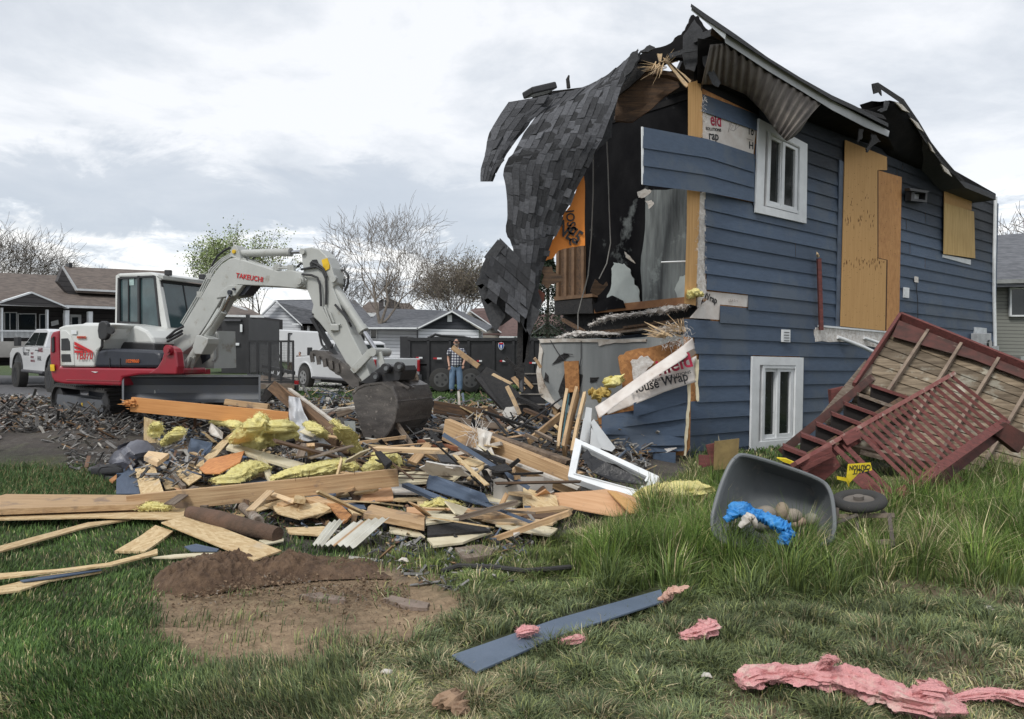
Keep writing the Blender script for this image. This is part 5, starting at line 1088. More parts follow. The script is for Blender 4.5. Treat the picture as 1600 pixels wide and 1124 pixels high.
# boom lift cylinder
m = MB(); m.tube([EP(*ZA(935, 790), .24), EP(*ZA(1115, 500), .24)], .075, 14); m.build('lift_cylinder', grey_p, ex, smooth=True)
m = MB(); m.tube([EP(*ZA(1115, 500), .24), EP(*ZB(190, 425), .22)], .035, 10); m.build('lift_rod', chrome, ex, smooth=True)
epoly([(965, 680), (985, 625), (1005, 622), (1045, 640), (1040, 665), (1010, 720), (975, 718)], .42, .22, grey_p, 'cylinder_guard', ex, .012, Z=ZA)
m = MB(); m.tube([EP(*ZA(x, y), .4) for x, y in ((1000, 640), (1060, 570), (1075, 545), (1105, 500), (1130, 440))], .018, 6); m.tube([EP(*ZA(x, y), .36) for x, y in ((955, 730), (935, 790), (915, 815))], .025, 6); m.tube([EP(*ZA(x, y), .3) for x, y in ((975, 730), (960, 790), (945, 815))], .025, 6); m.build('cylinder_pipe', grey_p, ex, smooth=True)
# --- arm cylinder on top
m = MB(); m.tube([EP(*ZB(238, 213), .0), EP(*ZB(488, 207), .0)], .058, 16); m.tube([EP(*ZB(480, 207), 0), EP(*ZB(497, 206.5), 0)], .066, 16); m.build('arm_cylinder', grey_p, ex, smooth=True)
m = MB(); m.tube([EP(*ZB(494, 207), 0), EP(*ZB(556, 205), 0)], .028, 10); m.build('arm_rod', chrome, ex, smooth=True)
m = MB(); m.tube([EP(*ZB(x, y), -.05) for x, y in ((300, 192), (320, 196), (325, 225), (300, 245), (270, 240))], .014, 6); m.build('cylinder_hose', black, ex, smooth=True)
# --- dipper arm
arm = epoly([(548, 205), (560, 186), (600, 181), (640, 192), (680, 232), (702, 285), (716, 335), (722, 360), (706, 385), (740, 470), (800, 620), (865, 745), (893, 825), (850, 862), (795, 800), (712, 655), (640, 560), (606, 528), (600, 505), (608, 470), (580, 400), (556, 368), (556, 340), (558, 300), (552, 250)], .12, .24, grey_p, 'dipper_arm', bev=.012, Z=ZB)
epoly([(590, 262), (604, 245), (625, 243), (634, 262), (620, 275), (606, 272), (594, 282)], .13, .02, black, 'arm_cutout', arm, Z=ZB)
m = MB(); m.disc(EP(*ZB(557, 204), .14), eN, .045, .05, 16); m.disc(EP(*ZB(712, 340), .14), eN, .05, .05, 16); m.disc(EP(*ZB(812, 800), .14), eN, .045, .05, 16); m.build('arm_pin', grey_p, arm)
epoly([(650, 245), (678, 236), (690, 270), (688, 290), (664, 302), (656, 275)], .135, .012, decal_y, 'warning_label', arm, Z=ZB)
m = MB(); m.disc(EP(*ZB(606, 518), .13), eN, .012, .02, 10); m.build('arm_bolt', black, arm)
m = MB(); m.prism([EP(*ZB(x, y), .0) for x, y in ((612, 540), (626, 535), (740, 730), (800, 800), (838, 862), (820, 862), (735, 745))], eN*.1); m.build('arm_underside', black, arm)
for i, (pts, off) in enumerate((([(548, 293), (590, 285), (625, 280), (655, 298), (672, 340), (674, 400), (672, 470)], .15), ([(552, 318), (600, 322), (630, 335), (642, 370), (646, 420), (648, 478)], .17), ([(600, 255), (632, 268), (660, 290), (676, 330)], .15),
                                ([(640, 570), (640, 620), (652, 670), (672, 692), (700, 690), (706, 672)], .06), ([(728, 296), (764, 298), (784, 322), (784, 360), (768, 400)], -.1), ([(722, 350), (740, 340), (768, 345), (762, 380)], -.1), ([(690, 400), (712, 470), (722, 520), (715, 560)], .1), ([(100, 275), (128, 225), (160, 200), (192, 182)], .05), ([(718, 470), (760, 515), (790, 560)], .16), ([(528, 280), (548, 262), (566, 270)], .0))):
    MB().tube([EP(*ZB(*p), off) for p in pts], .017, 7).build('hydraulic_hose', black, ex, smooth=True)
m = MB()
for pts in ([(665, 480), (700, 570), (745, 570)], [(690, 505), (712, 560)], [(655, 490), (690, 560), (700, 600)], [(730, 570), (720, 600), (700, 605)]): m.tube([EP(*ZB(*p), .15) for p in pts], .013, 6)
m.build('arm_pipework', grey_p, arm, smooth=True)
m = MB(); m.box(EP(*ZB(718, 585), .15), (.12, .06, .09)); m.build('pipe_block', grey_p, arm, bevel=.01)
for a_ in ((248, 268), (435, 292)): pass
for a_ in [(810, 612), (838, 640)]: pass
# hoses at the boom foot
for k, pts in enumerate(([(915, 600), (870, 625), (825, 650), (818, 690), (835, 705)], [(920, 580), (880, 600), (835, 640), (812, 660), (815, 700)], [(915, 615), (880, 635), (840, 655)])):
    MB().tube([EP(*ZA(*p), .22+.05*k) for p in pts], .02, 7).build('hydraulic_hose', black, ex, smooth=True)
# --- bucket cylinder and linkage
m = MB(); m.tube([EP(*ZB(714, 378), .02), EP(*ZB(858, 598), .02)], .066, 14); m.tube([EP(*ZB(848, 582), .02), EP(*ZB(862, 604), .02)], .078, 14); m.build('bucket_cylinder', grey_p, ex, smooth=True)
m = MB(); m.tube([EP(*ZB(860, 600), .02), EP(*ZB(918, 690), .02)], .032, 10); m.build('bucket_rod', chrome, ex, smooth=True)
m = MB(); m.tube([EP(*ZB(700, 400), .09), EP(*ZB(770, 520), .09), EP(*ZB(800, 580), .06)], .016, 6); m.build('cylinder_hose', black, ex, smooth=True)
m = MB(); m.disc(EP(*ZB(896, 712), .16), eN, .055, .06, 18); m.disc(EP(*ZB(945, 708), .05), eN, .06, .4, 18); m.build('link_knuckle', grey_p, ex)
for off in (.16, -.12):
    m = MB(); a_, b_ = EP(*ZB(896, 712), off), EP(*ZB(812, 800), off); m.bar(a_, b_, .05, .11, eN.cross(b_-a_)); m.build('link_arm', grey_p, ex, bevel=.01)
    m = MB(); a_, b_ = EP(*ZB(938, 710), off), EP(*ZB(965, 800), off); m.bar(a_, b_, .04, .09, eN.cross(b_-a_)); m.build('link_arm', grey_p, ex, bevel=.01)
# coupler
cp_ = MB(); cp_.prism([EP(*ZB(x, y), .2) for x, y in ((840, 862), (895, 822), (920, 800), (960, 770), (1000, 780), (1045, 775), (1058, 800), (1040, 850), (900, 870))], eN*-.4)
for c_ in ((975, 790), (1042, 782), (922, 832)): cp_.disc(EP(*ZB(*c_), .26), eN, .07, .08, 18)
cp_.build('quick_coupler', black, ex, bevel=.008)
m = MB()
for c_ in ((975, 790), (1042, 782), (922, 832)): m.disc(EP(*ZB(*c_), .31), eN, .03, .03, 14)
m.build('coupler_pin', M('bare_steel_edge'  , (.22, .23, .24), .4, metal=.5), ex)
# bucket
bo, bw = .46, .98
sp = [(640, 108), (668, 82), (705, 66), (790, 56), (835, 82), (856, 130), (862, 190), (848, 250), (820, 300), (775, 362), (735, 444), (722, 400), (700, 330), (668, 230)]
bk_ = MB(); bk_.prism([EP(*ZI(x, y), bo) for x, y in sp], eN*-.03); bk_.prism([EP(*ZI(x, y), bo)-eN*(bw-.03) for x, y in sp], eN*-.03)
shell = [(640, 108), (668, 80), (705, 64), (790, 54), (838, 80), (860, 130), (866, 190), (852, 252), (824, 304), (780, 366), (738, 448)]
n = len(shell); o1 = [EP(*ZI(x, y), bo+.012) for x, y in shell]; cc_ = EP(*ZI(740, 230), bo); i1 = [p+(cc_-p).normalized()*.03 for p in o1]
vs = []; 
for a_, b_ in zip(o1, i1): vs += [a_, b_, b_-eN*(bw+.024), a_-eN*(bw+.024)]
bk_.add(vs, [(j*4+k, j*4+4+k, j*4+4+(k+1) % 4, j*4+(k+1) % 4) for j in range(n-1) for k in range(4)]+[(0, 1, 2, 3), (n*4-4, n*4-1, n*4-2, n*4-3)])
buck = bk_.build('bucket', bucket_m, ex, smooth=True, angle=30)
m = MB()
for f in (.0, 1.0):
    pts = [EP(*ZI(x, y), bo-bw*f)+(EP(*ZI(x, y), bo)-cc_).normalized()*.012 for x, y in shell[4:]]
    m.tube(pts, .022, 6)
for pr in ((858, 150), (852, 250), (824, 306), (780, 368)):
    p = EP(*ZI(*pr), bo); m.bar(p+(p-cc_).normalized()*.01, p-eN*bw+(p-cc_).normalized()*.01, .05, .02, (p-cc_))
m.build('wear_strip_set', bucket_m, buck)
for k in range(5):
    p = EP(*ZI(738, 446), bo)-eN*(bw*(.04+.92*k/4)); m = MB(); m.hexa([p+eU*.05+eN*.04, p-eU*.05+eN*.04, p-eU*.05-eN*.04, p+eU*.05-eN*.04], [p+Vector((-.0, 0, -.14))+q for q in (eU*.012+eN*.02, -eU*.012+eN*.02, -eU*.012-eN*.02, eU*.012-eN*.02)]); m.build('bucket_tooth', bucket_m, buck)
for f in (.3, .42): p = EP(*ZI(800, 66), bo)-eN*bw*f; m = MB(); m.bar(p+Vector((0, 0, .04)), p+eU*.22+Vector((0, 0, -.06)), .03, .03); m.build('bucket_rib', bucket_m, buck)
# thumb
th = epoly(jag([ZB(592, 706), ZB(612, 697), ZB(660, 702), ZB(715, 735), ZB(770, 770), ZB(832, 845), ZB(838, 880), ZB(800, 885), ZB(745, 830), ZB(690, 795), ZB(655, 745), ZB(625, 735), ZB(600, 728)], 1, 3, 2, True), .2, .3, bucket_m, 'thumb')
m = MB()
for k in range(5): a_ = EP(*ZB(600+k*32, 716+k*12), .22); m.bar(a_, a_+Vector((.02, 0, -.12)), .05, .05)
m.build('thumb_tooth_row', bucket_m, th)
for q, dd in (([(1060, 850), (1068, 815), (1085, 785), (1095, 800), (1085, 852)], 10.6), ([(1084, 852), (1096, 795), (1108, 788), (1112, 852)], 10.5), ([(1108, 852), (1118, 800), (1130, 820), (1138, 850)], 10.55)):
    tag(MB().prism([P(*ZB(x, y), dd) for x, y in q], (0, .1, 0)).build('wood_chunk', wood_old), 'short splintered wood chunk standing on top of the bucket', 'wood chunk', 'wood chunks on the bucket')
# ================================================================ DEBRIS
def framed(pts, vec, name, mat, bev=0, jitter=0):
    """polygon of world points extruded by vec, as an object whose local X runs along its longest edge"""
    pts = [Vector(p) for p in pts]; n = len(pts)
    e = max(((pts[(i+1) % n]-pts[i]) for i in range(n)), key=lambda q: q.length).normalized()
    c = sum(pts, Vector())/n; nn = Vector()
    for i in range(n): nn += (pts[i]-c).cross(pts[(i+1) % n]-c)
    nn.normalize(); y = nn.cross(e).normalized(); R = Matrix((e, y, nn)).transposed(); Ri = R.transposed()
    if vec is None: vec = nn
    mb = MB(); mb.hexa([Ri @ (p-c) for p in pts], [Ri @ (p-c+vec) for p in pts])
    o = mb.build(name, mat, None, bevel=bev, origin=Vector((0, 0, 0))); o.matrix_world = Matrix.Translation(c) @ R.to_4x4(); WL[o] = c
    return o
GA, GB, GC = 'long planks lying on the lawn', 'broken boards in the debris heap', 'yellow insulation pieces in the debris heap'
def bd(pts, z, t, mat, name, label, cat='board', group=GB, Z=None, d=None, j=0, sub=3, seed=1):
    """board from its outline in the photo, lying at height z (number or list) or at distance d"""
    q = [Z(*p) for p in pts] if Z else list(pts); n = len(q)
    zz = z if isinstance(z, (list, tuple)) else [z]*n; dd = d if isinstance(d, (list, tuple)) else [d]*n
    W = [P(*p, a) if a else PZ(*p, b) for p, a, b in zip(q, dd, zz)]
    if j:
        r = random.Random(seed); W2 = []
        for i in range(n):
            a, b = W[i], W[(i+1) % n]; W2.append(a)
            if (b-a).length < .5:
                for k in range(1, sub): W2.append(a.lerp(b, (k+r.uniform(-.3, .3))/sub)+Vector((r.uniform(-j, j), r.uniform(-j, j), 0)))
        W = W2
    vec = Vector((0, t, -t*.3)) if d else Vector((0, 0, -t))
    return tag(framed(W, vec, name, mat, bev=.002), label, cat, group)
def two(a, b, za, zb, w, t, mat, name, label, cat='board', group=GB, d=None, edge=False, Z=None):
    if Z: a, b = Z(*a), Z(*b)
    A, B = (P(*a, za), P(*b, zb)) if d else (PZ(*a, za), PZ(*b, zb))
    m = MB(); L = (B-A).length; x = (B-A).normalized(); up = Vector((0, 0, 1)); y = up.cross(x).normalized(); z = x.cross(y)
    if edge: y, z = z, -y
    r = random.Random(int(a[0]*7+b[1])); n = 8; vs = []
    for i in range(n+1):
        u = i/n*L; bo = .01*sin(i/n*3)*r.uniform(.6, 1); e = r.uniform(-.01, .01) if i in (0, n) else 0
        vs += [Vector((u+e, -w/2, -t/2+bo)), Vector((u, w/2+e*.4, -t/2+bo)), Vector((u+e, w/2, t/2+bo)), Vector((u-e, -w/2, t/2+bo))]
    m.add(vs, [(k*4+c, k*4+4+c, k*4+4+(c+1) % 4, k*4+(c+1) % 4) for k in range(n) for c in range(4)]+[(0, 1, 2, 3), (n*4+3, n*4+2, n*4+1, n*4)])
    o = m.build(name, mat, None, origin=Vector((0, 0, 0)), bevel=.002); o.matrix_world = Matrix.Translation(A) @ Matrix((x, y, z)).transposed().to_4x4(); WL[o] = A
    return tag(o, label, cat, group)
# ---- long planks toward the lawn
bd([(9, 772), (262, 774), (218, 788), (0, 795.5), (-30, 796), (-20, 780)], .16, .05, wood, 'beam', 'long pale beam running off the left edge below the yellow insulation', group=GA)
two((200, 789), (622, 746), .12, .30, .17, .05, wood, 'beam', 'long nailed beam with knots reaching from the left planks to below the bucket', group=GA, edge=True)
for k, (x, y) in enumerate(((462, 752), (482, 748), (554, 742), (610, 735))):
    p = PZ(x, y, .36); tag(MB().tube([p, p+Vector((.01*(k % 2), 0, .07))], .0025, 4).build('nail', M('rusty_nail', (.12, .06, .03), .7, metal=.5)), ('bent nail left of the middle of the nailed beam', 'nail right beside the left bent nail on the nailed beam', 'nail near the right part of the nailed beam', 'nail at the right end of the nailed beam')[k], 'nail', 'nails in the long beam')
bd([(-20, 640), (0, 638), (360, 628), (930, 625), (922, 664), (890, 678), (500, 668), (-20, 680)], .09, .014, osb, 'flake_board_strip', 'long flake board strip directly below the long pale beam', group=GA, Z=ZH)
bd([(-20, 818), (0, 812), (440, 695), (600, 680), (660, 678), (440, 716), (0, 840), (-20, 846)], .06, .014, osb, 'flake_board_strip', 'narrow flake board strip slanting alone over the left lawn', group=GA, Z=ZH)
bd([(575, 838), (700, 765), (780, 708), (870, 738), (800, 790), (730, 840)], .05, .02, osb, 'flake_board', 'leaf shaped pair of flake board offcuts on the left lawn', group=GA, Z=ZH)
bd([(-30, 955), (0, 950), (300, 928), (540, 897), (720, 850), (790, 826), (792, 850), (560, 908), (0, 972), (-30, 974)], .09, .014, osb, 'flake_board_strip', 'upper of two overlapping strips at the lower left ending by the soil mound', group=GA, Z=ZH)
bd([(-30, 1024), (0, 1015), (200, 963), (500, 928), (510, 940), (250, 985), (100, 1036), (0, 1047), (-30, 1052)], .05, .014, osb, 'flake_board_strip', 'lowest flake board strip with ragged lower edge at the lower left', group=GA, Z=ZH, j=.008)
bd([(100, 985), (260, 960), (500, 926), (510, 932), (260, 972), (120, 990)], .065, .01, blue_loose, 'siding_strip', 'thin dark siding strip between the two lower left flake board strips', group=GA, Z=ZH)
bd([(252, 816), (296, 805), (440, 860), (397, 875)], .10, .014, osb, 'flake_board', 'large clean rectangular flake board overhanging the soil mound')
bd([(760, 870), (880, 855), (1100, 842), (1100, 855), (860, 872)], .07, .012, cream, 'painted_board', 'thin pale strip just above the soil mound', Z=ZH)
bd([(925, 815), (985, 802), (1100, 828), (1090, 838), (960, 838)], .085, .01, blue_loose, 'siding_piece', 'small blue siding piece above the soil mound', Z=ZH)
MBt = MB().tube([PZ(297, 801, .13), PZ(340, 812, .13), PZ(390, 826, .12), PZ(434, 836, .11)], [.055, .075, .07, .06], 12)
tag(MBt.build('log', M('log_bark', (.13, .075, .05), .9, c2=(.07, .045, .03), scale=5, bump=.7, bscale=25), smooth=True), 'round brown log lying behind the large clean flake board', 'log')
tag(MB().tube([PZ(379, 792, .12), PZ(405, 815, .1)], [.04, .045], 9).build('log', wood_old, smooth=True), 'short grey round post end in the grass above the brown log', 'log')
# ---- left heap
bd([(585, 432), (690, 410), (702, 550), (583, 550)], .1, .012, blue_loose, 'siding_piece', 'square of blue siding left of the tilted flake boards', 'siding piece', Z=ZH)
bd([(678, 428), (770, 392), (822, 543), (705, 550)], [.12, .22, .2, .12], .014, osb, 'flake_board', 'flake board with comb like torn edge beside the square of blue siding', Z=ZH, j=.01)
bd([(722, 165), (800, 190), (802, 335), (720, 330)], 0, .015, osb, 'flake_board', 'upright flake board standing under the orange beam', d=10.2, Z=ZH)
bd([(722, 362), (745, 335), (850, 350), (790, 395)], [.32, .36, .36, .3], .05, wood_pale, 'lumber_block', 'short pale lumber block at the foot of the upright flake board', Z=ZH)
bd([(985, 412), (1100, 290), (1165, 238), (1182, 245), (1100, 352), (1012, 420)], [.2, .35, .45, .45, .35, .2], .015, osb, 'flake_board', 'slim flake board leaning up to the right in the left heap', Z=ZH)
bd([(1000, 420), (1045, 372), (1225, 335), (1208, 395), (1105, 450), (1030, 447)], [.3, .33, .42, .4, .3, .28], .015, M('orange_flake_board', (.60, .27, .10), .85, c2=(.46, .19, .07), vor=28, bump=.4, bscale=60), 'flake_board', 'torn orange flake board among the yellow insulation', Z=ZH, j=.01)
bd([(800, 442), (950, 392), (1012, 440), (1015, 465), (950, 508), (860, 432)], [.15, .24, .24, .22, .16, .17], .014, osb, 'flake_board', 'folded flake board piece left of the torn orange one', Z=ZH)
bd([(802, 462), (850, 465), (905, 520), (830, 528)], .13, .014, osb, 'flake_board', 'small flake board offcut touching the long pale beam', Z=ZH)
bd([(850, 425), (935, 510), (915, 514), (838, 432)], .19, .04, wood_old, 'lumber', 'thin brown stick lying across the folded flake board', Z=ZH)
bd([(775, 412), (885, 345), (850, 395), (800, 436)], .2, .01, blue_loose, 'siding_piece', 'narrow blue siding sliver right of the lumber block', 'siding piece', Z=ZH)
bd([(950, 330), (962, 268), (1060, 300), (1050, 340), (1000, 375), (960, 360)], [.2, .4, .4, .3, .2, .2], .01, blue_loose, 'siding_piece', 'slate blue siding piece under the orange beam', 'siding piece', Z=ZH)
bd([(1045, 235), (1055, 195), (1125, 240), (1120, 270), (1060, 250)], [.4, .5, .5, .4, .4], .02, white_dirty, 'metal_trim', 'crumpled pale metal trim under the right part of the orange beam', 'trim', Z=ZH)
o = two((206, 632), (452, 656), 10.3, 9.7, .2, .05, wood_orange, 'beam', 'thick orange beam with splintered left end resting below the dozer blade', 'beam', d=True, edge=True)
splint((208, 632), 10.3, 16, 8, 20, .10, 3.12, 'splinter_cluster', wood_orange, o, th=.012)
for s_ in [c for c in o.children]: s_.parent = None; s_.parent = o; s_.matrix_parent_inverse = o.matrix_world.inverted(); s_.location = WL[s_]
bd([(330, 640), (450, 660), (448, 668), (210, 642), (208, 638)], 0, .1, wood_dark, 'beam', 'dark underside lumber below the thick orange beam', 'beam', d=10.4)
pil = lumpy([PZ(190, 730, .12), PZ(200, 715, .2), PZ(213, 704, .28), PZ(222, 692, .35)], [.10, .19, .19, .05], 9, .25, 14, 8, .6).build('plastic_sack', M('silver_grey_plastic', (.14, .145, .17), .35, c2=(.09, .09, .11), scale=4, bump=.8, bscale=14), smooth=True)
tag(pil, 'crumpled silver grey plastic sack left of the upright flake board', 'sack')
lb = lumpy([PZ(155, 733, .05), PZ(168, 740, .1), PZ(180, 735, .06)], [.08, .13, .06], 6, .5, 12, 6, .6).build('black_rag', black, smooth=True); tag(lb, 'black rag beside the square of blue siding', 'rag')
bd([(548, 480), (590, 450), (612, 455), (565, 492)], .1, .02, osb_dark, 'wood_scrap', 'reddish wood scrap next to the black rag', Z=ZH)
# insulation
def yel(pts, rad_, seed, label, Z=ZI, flat=.55, d=None, amp=.27, sub=12):
    W = [P(*(Z(*p[:2]) if Z else p[:2]), p[2]) if d else PZ(*(Z(*p[:2]) if Z else p[:2]), p[2]) for p in pts]
    return tag(fuzz(lumpy(W, rad_, seed, amp*1.1, 34, sub, flat, .6), 800, .035, .003, seed).build('insulation_batt', yellow, smooth=True, angle=80), label, 'insulation', GC)
yel([(60, 350, .5), (110, 320, .6), (165, 270, .75), (205, 220, .85)], [.08, .12, .14, .1], 1, 'upright folded yellow insulation at the top left of the yellow pile')
yel([(130, 375, .45), (200, 340, .5), (280, 335, .5), (345, 320, .5)], [.1, .16, .15, .08], 2, 'yellow insulation batt at the bottom of the left yellow pile')
yel([(190, 290, .6), (260, 280, .68), (330, 285, .6)], [.09, .14, .1], 3, 'rounded yellow insulation under the right end of the orange beam')
yel([(-60, 255, .5), (0, 262, .5), (60, 268, .55), (95, 290, .5)], [.05, .07, .08, .05], 4, 'thin yellow insulation strip tucked below the orange beam')
yel([(420, 265, .6), (460, 290, .6), (500, 325, .5)], [.06, .09, .06], 5, 'small yellow insulation piece behind the hanging plastic sheet')
yel([(545, 245, .75), (590, 290, .65), (630, 345, .5), (665, 405, .35)], [.06, .10, .11, .1], 6, 'yellow insulation strip hanging down left of the bucket', flat=.3)
yel([(235, 550, .24), (330, 515, .3), (430, 500, .32), (530, 480, .34), (600, 465, .34), (660, 490, .3)], [.06, .1, .12, .12, .12, .06], 7, 'long yellow insulation batt lying on the nailed beam', flat=.5)
yel([(-35, 545, .22), (30, 545, .26), (100, 500, .32), (160, 480, .34), (215, 490, .3)], [.05, .1, .13, .12, .06], 8, 'yellow insulation batt over the torn orange flake board', flat=.5)
yel([(700, 500, .28), (760, 470, .33), (800, 430, .4), (850, 445, .36), (880, 475, .3)], [.05, .09, .12, .1, .06], 9, 'yellow insulation bump right under the bucket', flat=.7)
yel([(985, 690, .1), (1040, 672, .12), (1110, 668, .12), (1190, 672, .1)], [.03, .07, .07, .03], 10, 'small flat yellow insulation tuft above the black board', flat=.5, amp=.6)
yel([(705, 622, .12), (760, 615, .13), (850, 622, .12)], [.03, .06, .03], 11, 'tiny yellow insulation piece under the long pale beam', Z=ZH)
yel([(815, 300, .35), (850, 280, .4), (890, 250, .5), (905, 225, .55)], [.05, .08, .08, .05], 12, 'drooping yellow insulation piece right of the upright flake board', Z=ZH)
yel([(770, 260, .45), (785, 235, .5), (780, 200, .6)], [.05, .08, .05], 13, 'yellow insulation scrap stuck to the upright flake board', Z=ZH)
yel([(970, 775, .16), (1040, 760, .22), (1120, 755, .24), (1200, 750, .24), (1250, 745, .22)], [.07, .16, .18, .17, .12], 14, 'flat yellow insulation batt at the foot of the blue wall left of the tub', Z=ZJ, flat=.5, amp=.3)
# ---- middle heap
rotten = bd([(413, 610), (425, 597), (478, 632), (532, 672), (546, 700), (575, 728), (566, 736), (530, 706), (470, 658)], 0, .12, M('rotten_beam_wood', (.17, .10, .055), .9, c2=(.08, .05, .03), scale=5, stretch=(.5, 6, 6), bump=.7, bscale=20, c3=(.26, .2, .14), scale3=4, lo3=.6), 'beam', 'dark rotten beam leaning from the blade down toward the bucket', 'beam', d=[10.4, 10.4, 9.9, 9.3, 9.0, 8.8, 8.8, 9.2, 9.9])
two((452, 608), (560, 690), 10.3, 9.2, .05, .03, white_dirty, 'lumber', 'pale thin strip lying on top of the dark rotten beam', d=True)
tag(MB().prism([P(*ZI(x, y), 10.5) for x, y in ((180, 150), (205, 90), (240, 60), (250, 110), (215, 150), (190, 155))], (0, .1, 0)).build('charred_chunk', wood_char), 'charred chunk at the top end of the dark rotten beam', 'charred wood')
film = M('grey_plastic_film', (.52, .53, .55), .35, c2=(.40, .41, .43), scale=3, bump=.4, bscale=12, alpha=.92)
def cloth(A_, B_, nu, nv, mat, name, label, wob, seed, group=None, cat='plastic sheet', Z=ZI, thick=.004):
    m = MB()
    def fn(u, v):
        a, b = pl_at(A_, u), pl_at(B_, u); x, y, d = (lerp(a[i], b[i], v) for i in range(3)); x, y = Z(x, y)
        return P(x, y, d+wob*(noise.noise((x*.06, y*.06, seed))+.5*sin(v*9+u*4+noise.noise((x*.03, y*.03, seed))*3)*.6))
    m.grid(fn, nu, nv); return tag(m.build(name, mat, None, smooth=True, solid=thick), label, cat, group)
cloth([(325, 125, 9.7), (325, 220, 9.6), (345, 330, 9.4), (375, 440, 9.2), (470, 440, 9.0), (600, 470, 8.9), (690, 512, 8.8)], [(380, 135, 9.7), (400, 205, 9.5), (445, 285, 9.3), (510, 350, 9.1), (570, 395, 9.0), (640, 450, 8.9), (706, 498, 8.8)], 50, 14, film, 'plastic_sheet', 'grey plastic sheet hanging off the dark rotten beam', .1, 3)
m = MB(); r = random.Random(31)
for _ in range(70): p = P(*ZI(r.uniform(350, 430), r.uniform(330, 400)), 9.15); tuft(m, p, 1, .18, .03, r, (0, -.2, -1), .003)
tag(m.build('fibre_fringe', fluff), 'white frayed fringe hanging from the lower edge of the grey plastic sheet', 'frayed fibre')
bd([(10, 385), (25, 368), (70, 370), (410, 462), (345, 482), (200, 440)], [.42, .45, .45, .35, .33, .38], .03, cream, 'painted_board', 'long peeling white board left of the grey plastic sheet', Z=ZI)
bd([(165, 430), (205, 400), (245, 545), (225, 555)], [.4, .42, .25, .24], .03, cream, 'painted_board', 'slim cream board slanting between the yellow batts', Z=ZI)
bd([(60, 580), (180, 530), (240, 560), (120, 585)], .22, .02, blue_loose, 'siding_piece', 'dark blue siding piece under the yellow batts', 'siding piece', Z=ZI)
bd([(440, 600), (560, 625), (700, 665), (715, 690), (600, 690), (430, 640)], .1, .01, blue_loose, 'siding_piece', 'long navy siding piece in the shade below the nailed beam', 'siding piece', Z=ZI)
bd([(600, 250), (658, 252), (660, 305), (620, 310)], 0, .02, M('grey_board', (.30, .32, .31), .8), 'drywall_piece', 'small grey drywall square beside the bucket', 'drywall', d=9.4, Z=ZI)
bd([(560, 205), (630, 188), (655, 200), (600, 225), (570, 232)], 0, .03, wood_old, 'board', 'weathered grey board behind the bucket to its left', d=10.8, Z=ZI)
bd([(868, 485), (1000, 488), (1150, 505), (1192, 500), (1200, 525), (1150, 562), (1040, 555), (868, 552)], [.2, .22, .24, .26, .22, .14, .13, .14], .03, cream, 'stacked_trim', 'bundle of curved cream trim boards right of the nailed beam end', 'trim', Z=ZI)
for k in range(3): two((870, 500+k*18), (1150, 512+k*20), .21-k*.02, .24-k*.02, .012, .012, wood_dark, 'strip', ('upper', 'middle', 'lower')[k]+' dark strip on the bundle of cream trim boards', Z=ZI)
bd([(48, 712), (60, 680), (85, 682), (300, 762), (320, 800), (350, 822), (250, 802), (50, 737)], [.14, .24, .24, .2, .15, .11, .11, .12], .014, blue_loose, 'siding_piece', 'curled blue siding board in the middle of the heap', 'siding piece', Z=ZJ)
bd([(340, 784), (410, 805), (412, 818), (345, 820)], .11, .01, blue_loose, 'siding_piece', 'short blue siding stub touching the curled blue board', 'siding piece', Z=ZJ)
b1 = two((697, 671), (905, 758), 8.9, 7.6, .26, .09, wood, 'beam', 'thick new beam slanting down from the bucket side to the white window frame', 'beam', d=True, edge=True)
two((700, 660), (890, 722), 8.95, 7.95, .14, .04, M('bark_strip', (.22, .16, .11), .95, c2=(.10, .07, .05), scale=12, bump=1, bscale=25), 'lumber', 'rough barky plank lying on the back of the thick new beam', d=True)
two((770, 712), (905, 764), 8.2, 7.45, .05, .03, white_dirty, 'lumber', 'thin white strip under the thick new beam', d=True)
bd([(340, 700), (380, 690), (560, 688), (600, 700), (580, 745), (350, 745)], [.3, .34, .34, .3, .14, .14], .3, conc, 'concrete_sill', 'low broken concrete edge below the thick new beam', 'concrete', Z=ZJ)
for q in range(2):
    m = MB(); r = random.Random(40+q)
    base_ = [(742, 668, 8.6), (750, 690, 8.4), (757, 720, 8.2), (762, 748, 8.1)] if q == 0 else [(735, 728, 8.3), (748, 742, 8.2), (760, 752, 8.1)]
    for _ in range(130 if q == 0 else 60):
        a_ = pl_at(base_, r.random()); tuft(m, P(*a_), 1, .22, .05, r, (r.gauss(0, .5), -.3, -.9 if r.random() < .6 else .6), .0035)
    tag(m.build('frayed_fibre', fluff), ('white frayed fibre tangle hanging over the thick new beam', 'loose white fibre strands on the heap below the beam')[q], 'frayed fibre')
cloth([(745, 500, 8.6-.25), (748, 560, 8.2), (740, 620, 8.1), (748, 690, 8.0)], [(770, 520, 8.5-.2), (765, 560, 8.2), (775, 620, 8.1), (770, 690, 8.0)], 20, 8, white_dirty, 'white_cloth', 'white cloth knot hanging over the thick new beam', .08, 5, cat='cloth', Z=lambda x, y: (x, lerp(668, 745, (y-500)/190)))
for k, (a_, b_, w_, mt, lb_) in enumerate((((886, 610), (872, 700), .07, wood_pale, 'leftmost slim stud of the leaning stud group'), ((902, 613), (881, 706), .22, wood, 'wide new stud in the middle of the leaning stud group'), ((914, 616), (894, 708), .10, wood_pale, 'rightmost slim stud leaning beside the white trim'))):
    o = two(a_, b_, 10.1, 9.3, w_, .04, mt, 'leaning_stud', lb_, 'stud', 'studs leaning at the broken corner', d=True, edge=True)
two((889, 616), (877, 700), 10.02, 9.25, .02, .02, M('teal_edge', (.03, .10, .12), .6), 'thin_strip', 'thin teal strip between the leaning studs', 'strip', d=True)
